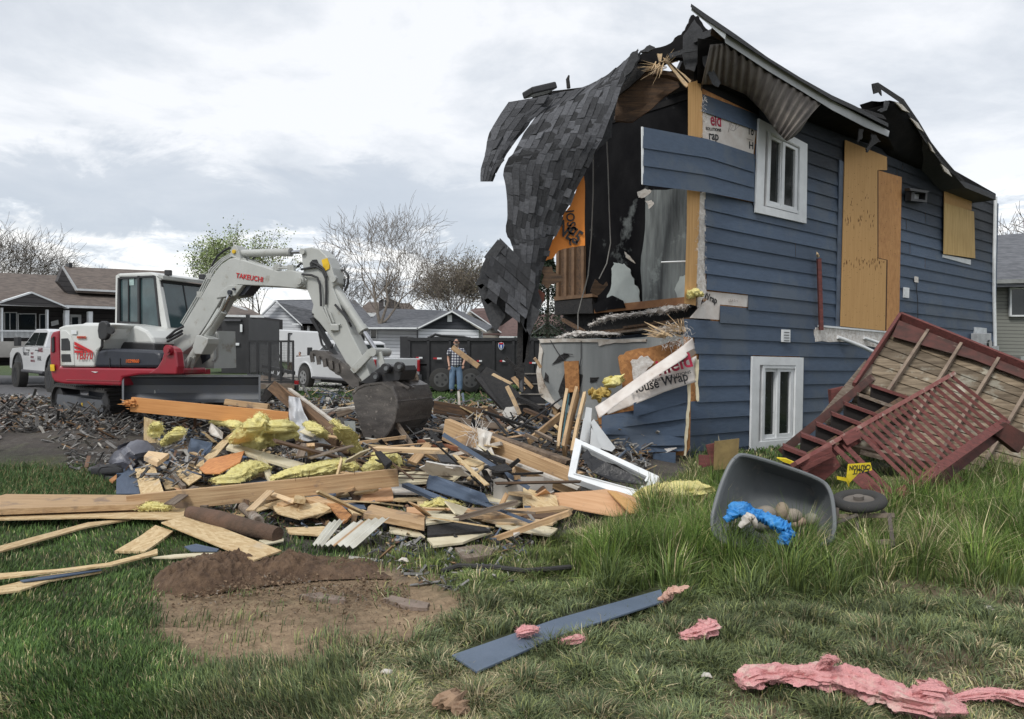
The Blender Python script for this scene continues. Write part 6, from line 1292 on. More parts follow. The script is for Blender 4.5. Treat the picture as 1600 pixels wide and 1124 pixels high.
two((826, 690), (876, 649), 9.8, 10.3, .09, .04, wood, 'brace', 'short new brace slanting up to the leaning studs', 'stud', d=True, edge=True)
tag(MB().tube([P(796, 676, 9.6), P(840, 650, 9.9), P(882, 619, 10.2)], .014, 6).build('metal_pipe', black), 'thin black pipe slanting up to the studs', 'pipe')
for k, (q, lb_) in enumerate((([(907, 690), (916, 636), (925, 638), (921, 694)], 'tall grey white trim post right of the leaning studs'), ([(923, 660), (928, 655), (962, 700), (956, 706), (934, 700)], 'white trim panel sloping down to the buckled siding'), ([(924, 668), (940, 700), (934, 706), (922, 694)], 'small white trim offcut between trim post and sloping trim'), ([(912, 654), (918, 650), (914, 690), (906, 688)], 'narrow white trim edge left of the trim post'))):
    bd(q, 0, .03, white, 'trim_piece', lb_, 'trim', 'white trim at the broken corner', d=9.6-.05*k)
# white window frame
wf = empty('window_frame', P(960, 760, 7.3), 'loose white window frame lying tilted with torn black screen', 'window frame')
WO = [P(899, 684, 8.1), P(1030, 744, 7.2), P(1012, 786, 7.0), P(887, 744, 7.5)]; wi = []
cx_ = sum(WO, Vector())/4
ea = (WO[1]-WO[0]).normalized(); eb = (WO[3]-WO[0]).normalized(); 
WI = [WO[0]+ea*.09+eb*.08, WO[1]-ea*.1+(WO[2]-WO[1]).normalized()*.07, WO[2]-ea*.12-(WO[2]-WO[1]).normalized()*.07, WO[3]+ea*.08-eb*.07]
nwf = ea.cross(eb).normalized(); nwf = nwf if nwf.y < 0 else -nwf
MB().ring(WO, WI, -nwf*.08).build('frame', white, wf, bevel=.006)
MB().ring([p+nwf*.015 for p in WI], [p.lerp(cx_, .05)+nwf*.015 for p in WI], -nwf*.03).build('inner_frame', white, wf)
m = MB(); m.prism([P(x, y, d) for x, y, d in ((908, 712, 7.75), (918, 702, 7.8), (926, 714, 7.7), (946, 722, 7.5), (962, 726, 7.4), (985, 740, 7.3), (1012, 752, 7.2), (1008, 758, 7.15), (960, 752, 7.3), (925, 738, 7.5))], nwf*-.01); m.build('torn_screen', M('black_film', (.015, .015, .017), .4, bump=.8, bscale=10), wf)
bd([(480, 782), (560, 757), (760, 750), (850, 742), (1022, 800), (1000, 850), (870, 862), (640, 815)], [.13, .17, .2, .2, .16, .1, .08, .1], .014, ply_flat, 'plywood_sheet', 'large flat pinkish plywood sheet in front of the window frame', 'plywood', Z=ZJ)
bd([(840, 742), (880, 752), (960, 800), (1030, 830), (1010, 850), (940, 850)], [.24, .24, .2, .16, .14, .16], .014, ply, 'plywood_sheet', 'torn plywood corner curling over the large flat sheet', 'plywood', Z=ZJ)
# ---- front row of the heap
rows_ = [
 ([(310, 785), (500, 778), (525, 790), (480, 822), (330, 812)], .07, .016, osb, 'pale flake board left of the white corrugated panels', ZI, .012),
 ([(240, 672), (330, 655), (500, 652), (540, 702), (380, 740), (270, 712)], .12, .014, osb, 'wide flake board below the middle of the nailed beam', ZI, .012),
 ([(505, 648), (540, 628), (642, 722), (600, 757)], .14, .02, osb_dark, 'tilted reddish flake board right of the wide flake board', ZI, .01),
 ([(390, 640), (480, 660), (560, 660), (470, 625)], .15, .04, wood, 'stubby lumber under the nailed beam', ZI, 0),
 ([(620, 690), (700, 695), (760, 712), (650, 722)], .1, .014, osb, 'small pale board right of the tilted reddish one', ZI, .01),
 ([(700, 712), (740, 668), (1010, 728), (1006, 772)], .15, .05, wood, 'splintered lumber over the corrugated panels', ZI, .012),
 ([(715, 590), (800, 590), (1010, 590), (990, 612), (760, 612)], .12, .02, white_dirty, 'flat dirty white strip behind the splintered lumber', ZI, .01),
 ([(920, 682), (1285, 690), (1285, 722), (1010, 716), (918, 706)], .13, .03, ply_flat, 'long splintered plywood edge above the black board', ZI, .01),
 ([(1010, 702), (1150, 700), (1180, 742), (1012, 765)], .13, .02, cream, 'cream board left above the black board', ZI, .01),
 ([(1015, 765), (1200, 745), (1285, 765), (1340, 800), (1020, 825)], .105, .02, wood_char, 'black charred board at the front of the heap', ZI, .01),
 ([(1020, 838), (1285, 795), (1345, 805), (1200, 858), (1050, 876)], .085, .02, cream, 'broad cream board under the black charred board', ZI, .01),
 ([(830, 780), (960, 790), (1010, 830), (960, 825), (830, 806)], .07, .016, cream, 'pale painted offcut right of the corrugated panels', ZI, .01),
 ([(175, 848), (300, 838), (300, 850), (210, 868)], .07, .012, cream, 'thin pale offcut beside the large clean flake board', ZI, 0),
 ([(0, 832), (300, 838), (640, 815), (690, 826), (330, 862), (150, 850)], .13, .03, wood, 'long orange brown lumber right of the cream boards', ZJ, .01),
 ([(240, 862), (400, 862), (620, 882), (600, 895), (360, 890)], .1, .02, wood_pale, 'pale splintered lumber in front of the long orange brown one', ZJ, .01),
 ([(340, 872), (500, 890), (622, 915), (590, 945), (440, 925), (350, 900)], .08, .016, cream, 'pale curved panel at the right front of the heap', ZJ, .01),
 ([(170, 1000), (290, 985), (345, 1005), (330, 1030), (210, 1048)], .06, .05, wood_old, 'short brown round edged lumber below the cream boards', ZJ, .01),
 ([(360, 735), (500, 760), (510, 772), (370, 748)], .2, .03, wood_pale, 'pale stick above the curled blue board', ZJ, 0),
 ([(300, 770), (420, 770), (470, 800), (430, 820), (320, 800)], .12, .03, cream, 'chunky cream scrap behind the curled blue board', ZJ, .015),
 ([(450, 850), (560, 838), (640, 850), (600, 868), (480, 868)], .11, .02, wood_dark, 'dark strip by the large flat plywood sheet', ZJ, .01),
 ([(420, 742), (560, 768), (555, 780), (420, 756)], .15, .03, cream, 'thin cream batten by the left tip of the plywood sheet', ZJ, 0),
]
for i, (q, z, t, mt, lb_, Z_, j_) in enumerate(rows_): bd(q, z, t, mt, 'broken_board', lb_, 'board', Z=Z_, j=j_, seed=i+3)
# corrugated panels
for k, (q, lb_, nc) in enumerate((([(505, 882), (650, 768), (830, 745), (662, 895)], 'larger white corrugated metal panel with a rusty band', 5), ([(445, 882), (530, 768), (605, 756), (500, 886)], 'smaller white corrugated metal panel left of the larger one', 3))):
    A_, B_, C_, D_ = [PZ(*ZI(*p), z_) for p, z_ in zip(q, (.06, .16, .16, .06))]; m = MB()
    m.grid(lambda u, v: (A_.lerp(D_, u)).lerp(B_.lerp(C_, u), v)+Vector((0, 0, .02*abs(((u*nc) % 1)-.5)*2+.04*u*(1-u))), 40, 12, lambda u, v: (.75, .5, .3) if (k == 0 and .27 < u < .42) else (1, 1, .97))
    tag(m.build('corrugated_sheet', M('rusty_white_panel', (.66, .65, .60), .5, c2=(.54, .52, .46), scale=5, bump=.1, attr=True, c3=(.35, .22, .12), scale3=9, lo3=.66), None, solid=.004), lb_, 'metal panel', 'white corrugated metal panels')
# ---- back heap between bucket and house
burn = bd([(742, 590), (760, 574), (780, 585), (815, 618), (812, 640), (800, 648), (786, 640), (760, 612)], 0, .25, wood_char, 'charred_roof_slab', 'big black charred roof slab leaning right of the standing man', 'charred slab', d=[15, 15.2, 15, 14.4, 14, 13.8, 13.8, 14.5], j=.05)
two((707, 543), (748, 573), 13.6, 13.4, .09, .05, wood, 'broken_board', 'splintered tan board sticking up in front of the standing man', 'board', 'broken boards in the back heap', d=True, edge=True)
GD = 'broken boards in the back heap'
for i, (a_, b_, da, db, w_, mt, lb_) in enumerate((
 ((678, 636), (772, 652), 11.8, 11.6, .2, wood_dark, 'long dark beam behind the bucket pointing to the drywall'),
 ((716, 612), (718, 640), 12.0, 11.9, .03, white_dirty, 'thin upright pale stick right of the bucket'),
 ((790, 560), (830, 600), 13, 12.8, .08, wood_char, 'black stick under the hanging black strips'),
 ((802, 590), (818, 610), 12.5, 12.4, .1, wood, 'bright short board beside the charred slab'),
 ((815, 588), (832, 606), 12.2, 12.2, .06, wood, 'bright splinter by the dark steps'),
 ((835, 560), (845, 575), 12.2, 12.2, .1, wood, 'bright wood chip beside the drywall edge'),
 ((770, 585), (800, 600), 12.8, 12.6, .04, wood_pale, 'pale splinter on top of the charred slab'),
 ((792, 604), (812, 648), 12.0, 11.8, .05, wood_pale, 'pale slanting splinter in front of the charred slab'),
 ((762, 640), (790, 660), 11.6, 11.4, .12, wood_dark, 'dark slanting lumber before the grey drywall'),
 ((820, 640), (880, 668), 11.4, 11.0, .1, wood_dark, 'dark lumber below the grey drywall'),
 ((700, 655), (790, 668), 10.8, 10.6, .08, wood_old, 'grey lumber behind the thick new beam'),
 ((655, 690), (760, 712), 9.6, 9.2, .1, M('rust_brown_wood', (.28, .11, .05), .8, c2=(.16, .06, .03), scale=5), 'rust brown board at the foot of the bucket'),
 ((640, 700), (700, 722), 9.2, 9.0, .06, wood_old, 'grey lath at the foot of the bucket'),
 ((810, 622), (846, 640), 12.2, 12, .14, wood_char, 'charred board next to the drywall edge'),
 ((605, 640), (650, 705), 10.0, 9.6, .05, wood_old, 'thin grey stick behind the bucket teeth'),
 ((400, 640), (470, 655), 10.2, 9.9, .1, wood, 'short tan board at the right end of the orange beam'),
 ((352, 628), (420, 636), 10.9, 10.7, .08, wood, 'tan board just below the dozer blade'),
 ((455, 690), (548, 706), 9.2, 8.9, .08, wood_dark, 'brown board under the grey plastic sheet'),
 ((600, 722), (690, 742), 8.6, 8.3, .06, wood_dark, 'brown lath behind the bundle of cream trim boards'),
 ((812, 760), (868, 742), 7.9, 8.1, .05, wood_pale, 'short pale lath near the concrete edge'))):
    two(a_, b_, da, db, w_, .05, mt, 'broken_board', lb_, 'board', GD, d=True, edge=i % 2 == 0)
# dark steps beside the drywall
st_ = empty('charred_steps', P(830, 640, 12.6), 'short flight of charred steps beside the grey drywall', 'steps')
for k in range(4):
    y = 585+k*16; a_, b_ = P(818-k*3, y, 13.2-.3*k), P(852, y, 13.2-.3*k); m = MB(); m.hexa([a_, b_, b_+Vector((0, .3, 0)), a_+Vector((0, .3, 0))], [p-Vector((0, 0, .17)) for p in (a_, b_, b_+Vector((0, .3, 0)), a_+Vector((0, .3, 0)))]); m.build('step', black, st_)
    m = MB(); m.bar(a_+Vector((0, -.01, .01)), b_+Vector((0, -.01, .01)), .03, .02); m.build('step_nosing', M('pale_nosing', (.3, .28, .25), .7), st_)
# random medium offcuts, each its own object
def offcuts(n, region, seed, mats, group, zf, lab, sz=(.08, .42)):
    r = random.Random(seed); k = 0
    while k < n:
        x, y = r.uniform(min(p[0] for p in region), max(p[0] for p in region)), r.uniform(min(p[1] for p in region), max(p[1] for p in region))
        if not inpoly(x, y, region): continue
        p = PZ(x, y, zf(x, y)*r.uniform(.5, 1)); L = r.uniform(*sz); w_ = r.uniform(.02, .1); t = r.choice([.012, .02, .04]); mt, nm, adj = r.choice(mats)
        M3 = Matrix.Rotation(r.uniform(0, pi), 3, 'Z') @ Matrix.Rotation(r.gauss(0, .35), 3, 'Y') @ Matrix.Rotation(r.gauss(0, .3), 3, 'X')
        m = MB(); h = [(-L/2+r.uniform(0, .04), -w_/2), (L/2-r.uniform(0, .05), -w_/2), (L/2, w_/2*r.uniform(.2, 1)), (-L/2, w_/2)]; m.hexa([Vector((a, b, -t/2)) for a, b in h], [Vector((a, b, t/2)) for a, b in h])
        o = m.build(nm, mt, None, origin=Vector((0, 0, 0))); o.matrix_world = Matrix.Translation(p) @ M3.to_4x4(); tag(o, lab % adj, 'debris', group % adj); k += 1
HEAPF = [(430, 690), (560, 720), (700, 735), (860, 770), (820, 850), (640, 800), (480, 800), (300, 790), (240, 740), (300, 700)]
HEAPB = [(430, 640), (560, 640), (650, 700), (690, 640), (840, 620), (900, 690), (760, 710), (860, 760), (650, 730), (430, 700)]
HEAPL = [(-40, 640), (60, 628), (190, 655), (200, 690), (80, 690), (-40, 690)]
PAL = [(wood, 'wood_offcut', 'tan'), (wood_pale, 'wood_offcut', 'pale'), (osb, 'flake_board_offcut', 'pale'), (blue_loose, 'siding_scrap', 'blue'), (white_dirty, 'trim_scrap', 'whitish'), (wood_old, 'wood_offcut', 'grey'), (wood_dark, 'wood_offcut', 'dark brown')]
DRK = [(wood_old, 'wood_offcut', 'grey'), (wood_dark, 'wood_offcut', 'dark brown'), (wood_char, 'charred_offcut', 'charred'), (white_dirty, 'trim_scrap', 'whitish'), (wood, 'wood_offcut', 'tan'), (wood_char, 'charred_offcut', 'charred')]
offcuts(46, HEAPF, 5, PAL, '%s offcuts in the front heap', lambda x, y: .13, 'small %s splintered offcut lying in the front debris heap')
offcuts(110, HEAPB, 6, DRK, '%s offcuts in the back heap', lambda x, y: .5, 'small %s splintered offcut lying in the back heap by the bucket')
offcuts(60, HEAPL, 7, DRK, '%s offcuts in the left rubble', lambda x, y: .3, 'small %s splintered offcut in the burned rubble left of the tracks', (.1, .45))
offcuts(34, HEAPF, 15, PAL, '%s laths in the front heap', lambda x, y: .2, 'long thin %s lath in the front debris heap', (.4, .9))
offcuts(44, HEAPB, 16, PAL+DRK, '%s laths in the back heap', lambda x, y: .55, 'long thin %s lath in the back heap by the bucket', (.4, 1.1))
def chunks(n, region, seed, mats, group, zf, lab):
    r = random.Random(seed); k = 0
    while k < n:
        x, y = r.uniform(min(p[0] for p in region), max(p[0] for p in region)), r.uniform(min(p[1] for p in region), max(p[1] for p in region))
        if not inpoly(x, y, region): continue
        p = PZ(x, y, zf*r.uniform(.5, 1)); mt, nm, adj = r.choice(mats); na = r.randint(4, 6); R_ = r.uniform(.12, .32); t = .014; asp = r.uniform(.4, 1)
        M3 = Matrix.Rotation(r.uniform(0, pi), 3, 'Z') @ Matrix.Rotation(r.gauss(0, .3), 3, 'Y') @ Matrix.Rotation(r.gauss(.1, .3), 3, 'X')
        h = [(R_*cos(2*pi*i/na+r.uniform(-.3, .3))*r.uniform(.7, 1.1), R_*asp*sin(2*pi*i/na+r.uniform(-.3, .3))*r.uniform(.7, 1.1)) for i in range(na)]
        h = [q for i in range(na) for q in (h[i], (lerp(h[i][0], h[(i+1) % na][0], .5)+r.uniform(-.02, .02), lerp(h[i][1], h[(i+1) % na][1], .5)+r.uniform(-.02, .02)))]
        m = MB(); m.hexa([Vector((a, b, -t/2)) for a, b in h], [Vector((a, b, t/2)) for a, b in h]); o = m.build(nm, mt, None, origin=Vector((0, 0, 0))); o.matrix_world = Matrix.Translation(p) @ M3.to_4x4(); tag(o, lab % adj, 'debris', group % adj); k += 1
PLS = M('plaster_board', (.55, .54, .51), .9, c2=(.42, .40, .37), scale=5, bump=.3, c3=(.2, .18, .16), scale3=5, lo3=.58)
CH = [(osb, 'flake_board_piece', 'pale flake board'), (osb, 'flake_board_piece', 'pale flake board'), (PLS, 'plaster_piece', 'dirty white plaster'), (cream, 'painted_piece', 'cream painted'), (ply_flat, 'plywood_piece', 'pinkish plywood')]
chunks(26, HEAPF, 25, CH, '%s pieces in the front heap', .14, 'torn %s piece lying in the front debris heap')
chunks(40, HEAPB, 26, CH+[(wood_char, 'charred_piece', 'charred'), (PLS, 'plaster_piece', 'dirty white plaster'), (shing, 'shingle_piece', 'charcoal shingle')], '%s pieces in the back heap', .5, 'torn %s piece lying in the back heap by the bucket')
# fine rubble
m = MB(); r = random.Random(55)
REG = [([(-200, 636), (60, 626), (200, 650), (420, 622), (440, 660), (300, 690), (200, 700), (100, 690), (0, 692), (-200, 700)], 6500, .28, 0), ([(430, 620), (560, 606), (640, 622), (860, 612), (1040, 650), (1010, 740), (900, 760), (700, 755), (560, 735), (400, 745), (220, 775), (190, 730), (300, 690), (430, 680)], 7600, .34, 1), ([(300, 780), (620, 750), (880, 770), (820, 850), (640, 860), (460, 810)], 1500, .09, 1), ([(60, 690), (200, 690), (190, 740), (120, 730)], 300, .12, 0), ([(560, 850), (820, 850), (800, 890), (700, 900)], 200, .03, 1)]
for region, n, h, kind in REG:
    k = 0; x0, x1, y0, y1 = min(p[0] for p in region), max(p[0] for p in region), min(p[1] for p in region), max(p[1] for p in region)
    while k < n:
        x, y = r.uniform(x0, x1), r.uniform(y0, y1)
        if not inpoly(x, y, region): continue
        q = PZ(x, y, .1); p = Vector((q.x, q.y, gz(q.x, q.y)+h*r.random()**1.8*(.35+.65*max(0, .5+noise.noise((q.x*.8, q.y*.8, 4))))))
        s_ = r.uniform(.010, .055 if kind else .038)*min(1.5, p.y/9); g = r.choice([.05, .08, .12, .17, .24, .34]); cc = r.choice([(g, g*.97, g*.93)]*(6 if kind else 12)+[(.30, .19, .10), (.42, .40, .36), (.20, .12, .08)]+([(.45, .33, .18), (.12, .15, .2)] if kind else []))
        M3 = Matrix.Rotation(r.uniform(0, pi), 3, 'Z') @ Matrix.Rotation(r.uniform(-.8, .8), 3, 'Y') @ Matrix.Rotation(r.uniform(-.6, .6), 3, 'X')
        m.box(p, (s_*r.choice([1.2, 2, 3, 5, 8]), s_*r.uniform(.3, 1.2), s_*r.uniform(.1, .4)), M3, cc); k += 1
tag(m.build('rubble', M('rubble_bits', (1, 1, 1), .9, var=.4, scale=12, bump=.5, bscale=60, attr=True)), 'fine grey and brown burned rubble around the excavator and under the heap', 'rubble', kind='stuff')
# ---- soil mound, stones, hose, foreground pieces
sm0 = lumpy([PZ(232, 925, 0), PZ(262, 915, .03), PZ(320, 905, .06), PZ(380, 896, .05), PZ(440, 890, .04), PZ(500, 884, .06), PZ(560, 885, .05), PZ(610, 893, 0)], [.10, .17, .19, .16, .12, .16, .14, .06], 21, .26, 40, 26, .62)
def mound(u, v):
    a = pl_at([(228, 935), (262, 932), (320, 926), (380, 915), (440, 908), (500, 902), (560, 900), (612, 900)], u); b = pl_at([(240, 900), (280, 886), (330, 882), (380, 880), (440, 878), (500, 868), (560, 868), (605, 878)], u)
    A, B = PZ(*a, 0), PZ(*b, 0); p = A.lerp(B, v); e = max(0, 4*u*(1-u))**.6*max(0, 4*v*(1-v))**.9*(1-.5*sst(.55, .75, u))
    n1 = noise.noise(p*3.1); n2 = abs(noise.noise(p*9)); n3 = abs(noise.noise(p*24)); h = e*(lerp(.16, .09, sst(.3, .8, u))+.08*n1+.10*(.4-n2)+.07*(.4-n3))*(1-.35*sst(.38, .5, u)*(1-sst(.52, .62, u)))
    return p+Vector((noise.noise(p*11)*.04*e, noise.noise(p*12+Vector((5, 5, 5)))*.04*e, -.02+h+.02*noise.noise(p*40)*e))
sm = MB(); sm.grid(mound, 220, 70)
tag(sm.build('soil_mound', M('dark_soil', (.155, .098, .060), .98, c2=(.085, .052, .033), scale=14, bump=1, bscale=50), smooth=True, angle=180), 'ridge of dug up brown soil behind the bare dirt patch', 'soil heap')
m = MB(); r = random.Random(6)
for i in range(5200):
    if i < 2600: x, y = r.uniform(228, 640), 925+r.expovariate(1/14)-abs(r.gauss(0, 22))
    else: x, y = r.uniform(265, 700), r.uniform(900, 1030)
    if i >= 2600 and not inpoly(x, y, DIRT): continue
    h = .08 if i < 2600 else 0; p = PZ(x, y, 0); z = -.03+h*max(0, 1-abs(x-410)/220)*r.random()+(.0 if i >= 2600 else 0); s_ = r.uniform(.004, .018) if i < 2600 else r.uniform(.002, .008); k = r.uniform(.6, 1.3)
    c_ = Vector((p.x, p.y, z)); m.add([c_+Vector((r.uniform(-s_, s_), r.uniform(-s_, s_), r.uniform(0, s_*1.4))) for _ in range(4)], [(0, 1, 2), (0, 2, 3), (0, 3, 1), (1, 3, 2)], (.24*k, .165*k, .105*k) if r.random() < .9 else (.25, .21, .17))
tag(m.build('soil_crumbs', soil), 'loose crumbs of soil scattered over the dirt patch', 'soil', kind='stuff')
for k, (q, lb_) in enumerate((([(467, 929), (500, 925), (542, 934), (540, 938), (500, 935)], 'left flat pale stone half sunk in the dirt patch'), ([(598, 935), (612, 930), (672, 942), (668, 950), (640, 948)], 'right flat pale stone half sunk in the dirt patch'))):
    bd(q, -.01, .03, M('pinkish_stone', (.26, .20, .165), .9, c2=(.18, .14, .11), scale=9, bump=.5), 'flat_stone', lb_, 'stone', 'flat stones in the dirt', j=.008)
tag(MB().tube([PZ(x, y, z) for x, y, z in ((690, 893, .03), (715, 884, .05), (770, 886, .05), (820, 892, .05), (870, 888, .05), (915, 884, .04))], .018, 7).build('black_hose', blackr, smooth=True), 'black hose lying in the grass in front of the heap', 'hose')
bd([(706, 1022), (868, 967), (1033, 922), (1037, 940), (880, 990), (745, 1048)], [.05, .05, .07, .07, .05, .05], .012, M('scuffed_blue_siding', (.115, .150, .205), .55, c2=(.09, .12, .165), scale=3, bump=.2, bscale=30, c3=(.30, .33, .37), scale3=9, lo3=.68), 'siding_board', 'long scuffed blue siding board lying in the foreground grass', 'siding board', None)
GP = 'pink insulation pieces on the lawn'
def pnk(pts, rad_, seed, label, flat=.55, amp=.46, sub=14, n=34):
    return tag(fuzz(lumpy([PZ(*p) for p in pts], rad_, seed, amp, 44, sub, flat, .85), 160*len(pts), .016, .0013, seed).build('pink_insulation', pink, smooth=True, angle=80), label, 'insulation', GP)
pnk([(1155, 1066, .05), (1185, 1055, .07), (1240, 1056, .07), (1290, 1058, .09), (1330, 1062, .09), (1380, 1080, .08), (1430, 1098, .08), (1470, 1100, .08), (1492, 1098, .06)], [.04, .065, .06, .065, .085, .075, .075, .085, .03], 4, 'largest twisted pink insulation roll at the lower right', sub=14)
pnk([(1280, 1045, .12), (1295, 1032, .17), (1305, 1030, .2)], [.03, .035, .01], 14, 'torn pink tuft standing on the largest pink roll')
pnk([(1440, 1098, .06), (1455, 1075, .14), (1480, 1085, .1)], [.05, .06, .03], 15, 'pink fold at the right end of the largest pink roll')
pnk([(1488, 1092, .04), (1530, 1086, .05), (1560, 1084, .06), (1600, 1092, .05), (1640, 1092, .05)], [.02, .03, .028, .04, .04], 5, 'thin pink insulation tail running off the right edge')
pnk([(1064, 994, .04), (1085, 990, .06), (1104, 982, .09), (1108, 972, .10)], [.02, .04, .055, .03], 6, 'small curled pink insulation right of the blue board')
pnk([(808, 990, .07), (822, 985, .085), (840, 984, .08)], [.02, .04, .02], 7, 'tiny pink insulation crumb on the upper edge of the blue board')
pnk([(876, 1003, .04), (892, 1001, .06), (910, 997, .06)], [.015, .03, .02], 8, 'tiny pink insulation crumb on the lower edge of the blue board')
tanp = M('tan_pink_insulation', (.68, .42, .33), .95, c2=(.5, .3, .23), scale=9, bump=1, bscale=38)
tag(lumpy([PZ(1036, 944, .03), PZ(1042, 930, .09), PZ(1055, 922, .13), PZ(1076, 916, .15)], [.05, .075, .05, .012], 9, .5, 20, 12, .3).build('pink_insulation', tanp, smooth=True), 'dirty tan pink insulation scrap standing at the far end of the blue board', 'insulation', GP)
lfm = M('dry_leaf', (.33, .22, .14), .85, c2=(.22, .14, .09), scale=8, bump=.5, bscale=30)
tag(lumpy([PZ(680, 1096, .03), PZ(700, 1092, .07), PZ(722, 1108, .05), PZ(735, 1122, .02)], [.03, .06, .045, .02], 11, .6, 16, 8, .4).build('dry_leaf_clump', lfm), 'curled brown dry leaf clump near the bottom edge', 'leaf clump')
for k, (x, y) in enumerate(((604, 1050), (1104, 1057), (1250, 912), (1545, 952), (630, 876))):
    tag(lumpy([PZ(x-8, y, .03), PZ(x, y-2, .04), PZ(x+9, y+2, .03)], .02, 30+k, .6, 10, 5, .4).build('paper_scrap', white_dirty), ('pale paper scrap left of the brown dry leaf clump', 'pale paper scrap left of the largest pink roll', 'white paper scrap in the tall grass under the tub', 'white paper scrap at the right in the grass', 'greyish scrap beside the corrugated panels')[k], 'paper scrap', 'small scraps in the grass')
# ================================================================ COLLAPSED DECK AND STAIRS
dk = empty('collapsed_deck', P(1480, 760, 9.5), 'torn off wooden deck platform tipped up against the blue wall, grey boards with red rim', 'deck')
QD = [(1405, 505, 11.6), (1668, 612, 9.9), (1594, 757, 8.9), (1283, 692, 9.5)]
Q3 = [P(*q) for q in QD]
def DB(u, v, h=0):
    p = Q3[0].lerp(Q3[1], u).lerp(Q3[3].lerp(Q3[2], u), v)
    n = (Q3[1]-Q3[0]).cross(Q3[3]-Q3[0]).normalized(); n = n if n.y < 0 else -n
    return p+n*h
m = MB(); r = random.Random(2); nb = 13
for i in range(nb):
    v0, v1 = i/nb+.004, (i+1)/nb-.006; u0 = r.uniform(0, .03) if i > 5 else 0; k = r.uniform(.7, 1.2)
    m.hexa([DB(u0, v0, 0), DB(1.02, v0, 0), DB(1.02, v1, 0), DB(u0, v1, 0)], [DB(u0, v0, -.035), DB(1.02, v0, -.035), DB(1.02, v1, -.035), DB(u0, v1, -.035)], (k, k*.98, k*.93))
m.build('deck_board_surface', M('bleached_deck_wood', (.25, .20, .145), .9, c2=(.10, .075, .05), scale=3, stretch=(1, 1, 9), bump=.5, bscale=12, bstr=(.5, .5, 8), attr=True, c3=(.33, .31, .26), scale3=3.5, lo3=.56), dk)
def dbar(u0, v0, u1, v1, h0, w_, t, mat, name, par=dk):
    m = MB(); a, b = DB(u0, v0, h0), DB(u1, v1, h0); n = (Q3[1]-Q3[0]).cross(Q3[3]-Q3[0]).normalized(); m.bar(a, b, w_, t, n); return m.build(name, mat, par, bevel=.003)
jm = M('deck_joist', (.26, .20, .15), .9, c2=(.15, .11, .085), scale=5, bump=.4, bscale=20, c3=(.22, .07, .06), scale3=4, lo3=.6)
for i, (u0, u1) in enumerate(((.19, .165), (.40, .37), (.62, .585), (.83, .80))): dbar(u0, .02, u1, 1.0, .07, .04, .13, jm, 'joist')
dbar(-.01, -.02, 1.03, -.02, .05, .045, .2, redw, 'rim_board'); dbar(-.012, -.02, -.012, .62, .05, .045, .19, redw, 'rim_board'); dbar(-.01, 1.01, 1.02, 1.01, .03, .04, .12, jm, 'rim_board')
m = MB(); m.prism([DB(u, v, .09) for u, v in ((.0, .02), (.96, .02), (1.02, .10), (.5, .105), (.2, .15), (.02, .17))], (0, .01, 0)); m.build('dark_ledger', M('dark_red_ledger', (.10, .035, .028), .85, c2=(.05, .025, .02), scale=5, c3=(.18, .14, .11), scale3=4, lo3=.62), dk)
# stairs
st = empty('fallen_stairs', P(1330, 760, 8.6), 'red wooden stair flight with balustrade slumped in front of the deck platform', 'stairs')
tr_ = [((310, 615), (405, 652)), ((380, 568), (482, 606)), ((440, 525), (552, 570)), ((500, 485), (622, 530)), ((550, 445), (688, 495)), ((605, 410), (742, 460)), ((655, 375), (802, 425))]
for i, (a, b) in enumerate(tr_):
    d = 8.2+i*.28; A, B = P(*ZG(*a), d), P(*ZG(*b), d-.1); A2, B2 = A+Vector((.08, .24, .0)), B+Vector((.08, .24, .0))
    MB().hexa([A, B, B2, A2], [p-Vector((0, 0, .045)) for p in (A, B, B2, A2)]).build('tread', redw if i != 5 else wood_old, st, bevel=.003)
    k_ = Vector((.02, .06, -.045)); dn_ = Vector((0, 0, -.17)); MB().hexa([A+k_, B+k_, B+k_+dn_, A+k_+dn_], [p+Vector((0, .02, 0)) for p in (A+k_, B+k_, B+k_+dn_, A+k_+dn_)]).build('gap_shade_board', M('gap_shade_black', (.018, .014, .013), .9), st)  # near-black board added below each tread, painting the shade of the open gap
def gbar(a, b, da, db, w_, t, mat, name, par, bev=.003):
    m = MB(); A, B = P(*ZG(*a), da), P(*ZG(*b), db); v = (A+B)/2-CP; m.bar(A, B, w_, t, v.cross(B-A)); return m.build(name, mat, par, bevel=bev)
gbar((305, 640), (655, 350), 8.5, 10.5, .05, .1, M('dark_red_ledger', (.1, .03, .03), .8), 'stringer', st); gbar((470, 520), (648, 300), 9.6, 10.8, .05, .18, wood_old, 'stringer', st); gbar((395, 690), (800, 440), 8.2, 9.9, .05, .2, wood_dark, 'stringer', st)
R1 = [(350, 690, 7.3), (970, 337, 8.7)]; R2 = [(818, 772, 7.1), (1180, 517, 8.45)]
gbar(R1[0][:2], R1[1][:2], 7.3, 8.7, .09, .045, M('worn_red_rail', (.24, .10, .085), .8, c2=(.17, .05, .045), scale=6, bump=.3, c3=(.32, .25, .21), scale3=8, lo3=.56), 'hand_rail', st)
gbar((380, 712), (600, 590), 7.35, 7.85, .04, .09, redw, 'lower_rail', st)
gbar(R2[0][:2], R2[1][:2], 7.1, 8.45, .04, .09, redw, 'hand_rail', st); gbar((770, 862), (1150, 565), 7.2, 8.5, .05, .12, M('dark_red_ledger', (.1, .03, .03), .8), 'bottom_beam', st)
for i in range(17):
    t = i/16; a = (lerp(600, 968, t), lerp(560, 346, t)); b = (lerp(822, 1180, t), lerp(772, 517, t)); gbar(a, b, lerp(7.75, 8.66, t), lerp(7.05, 8.42, t), .042, .038, redw, 'baluster', st, .002)
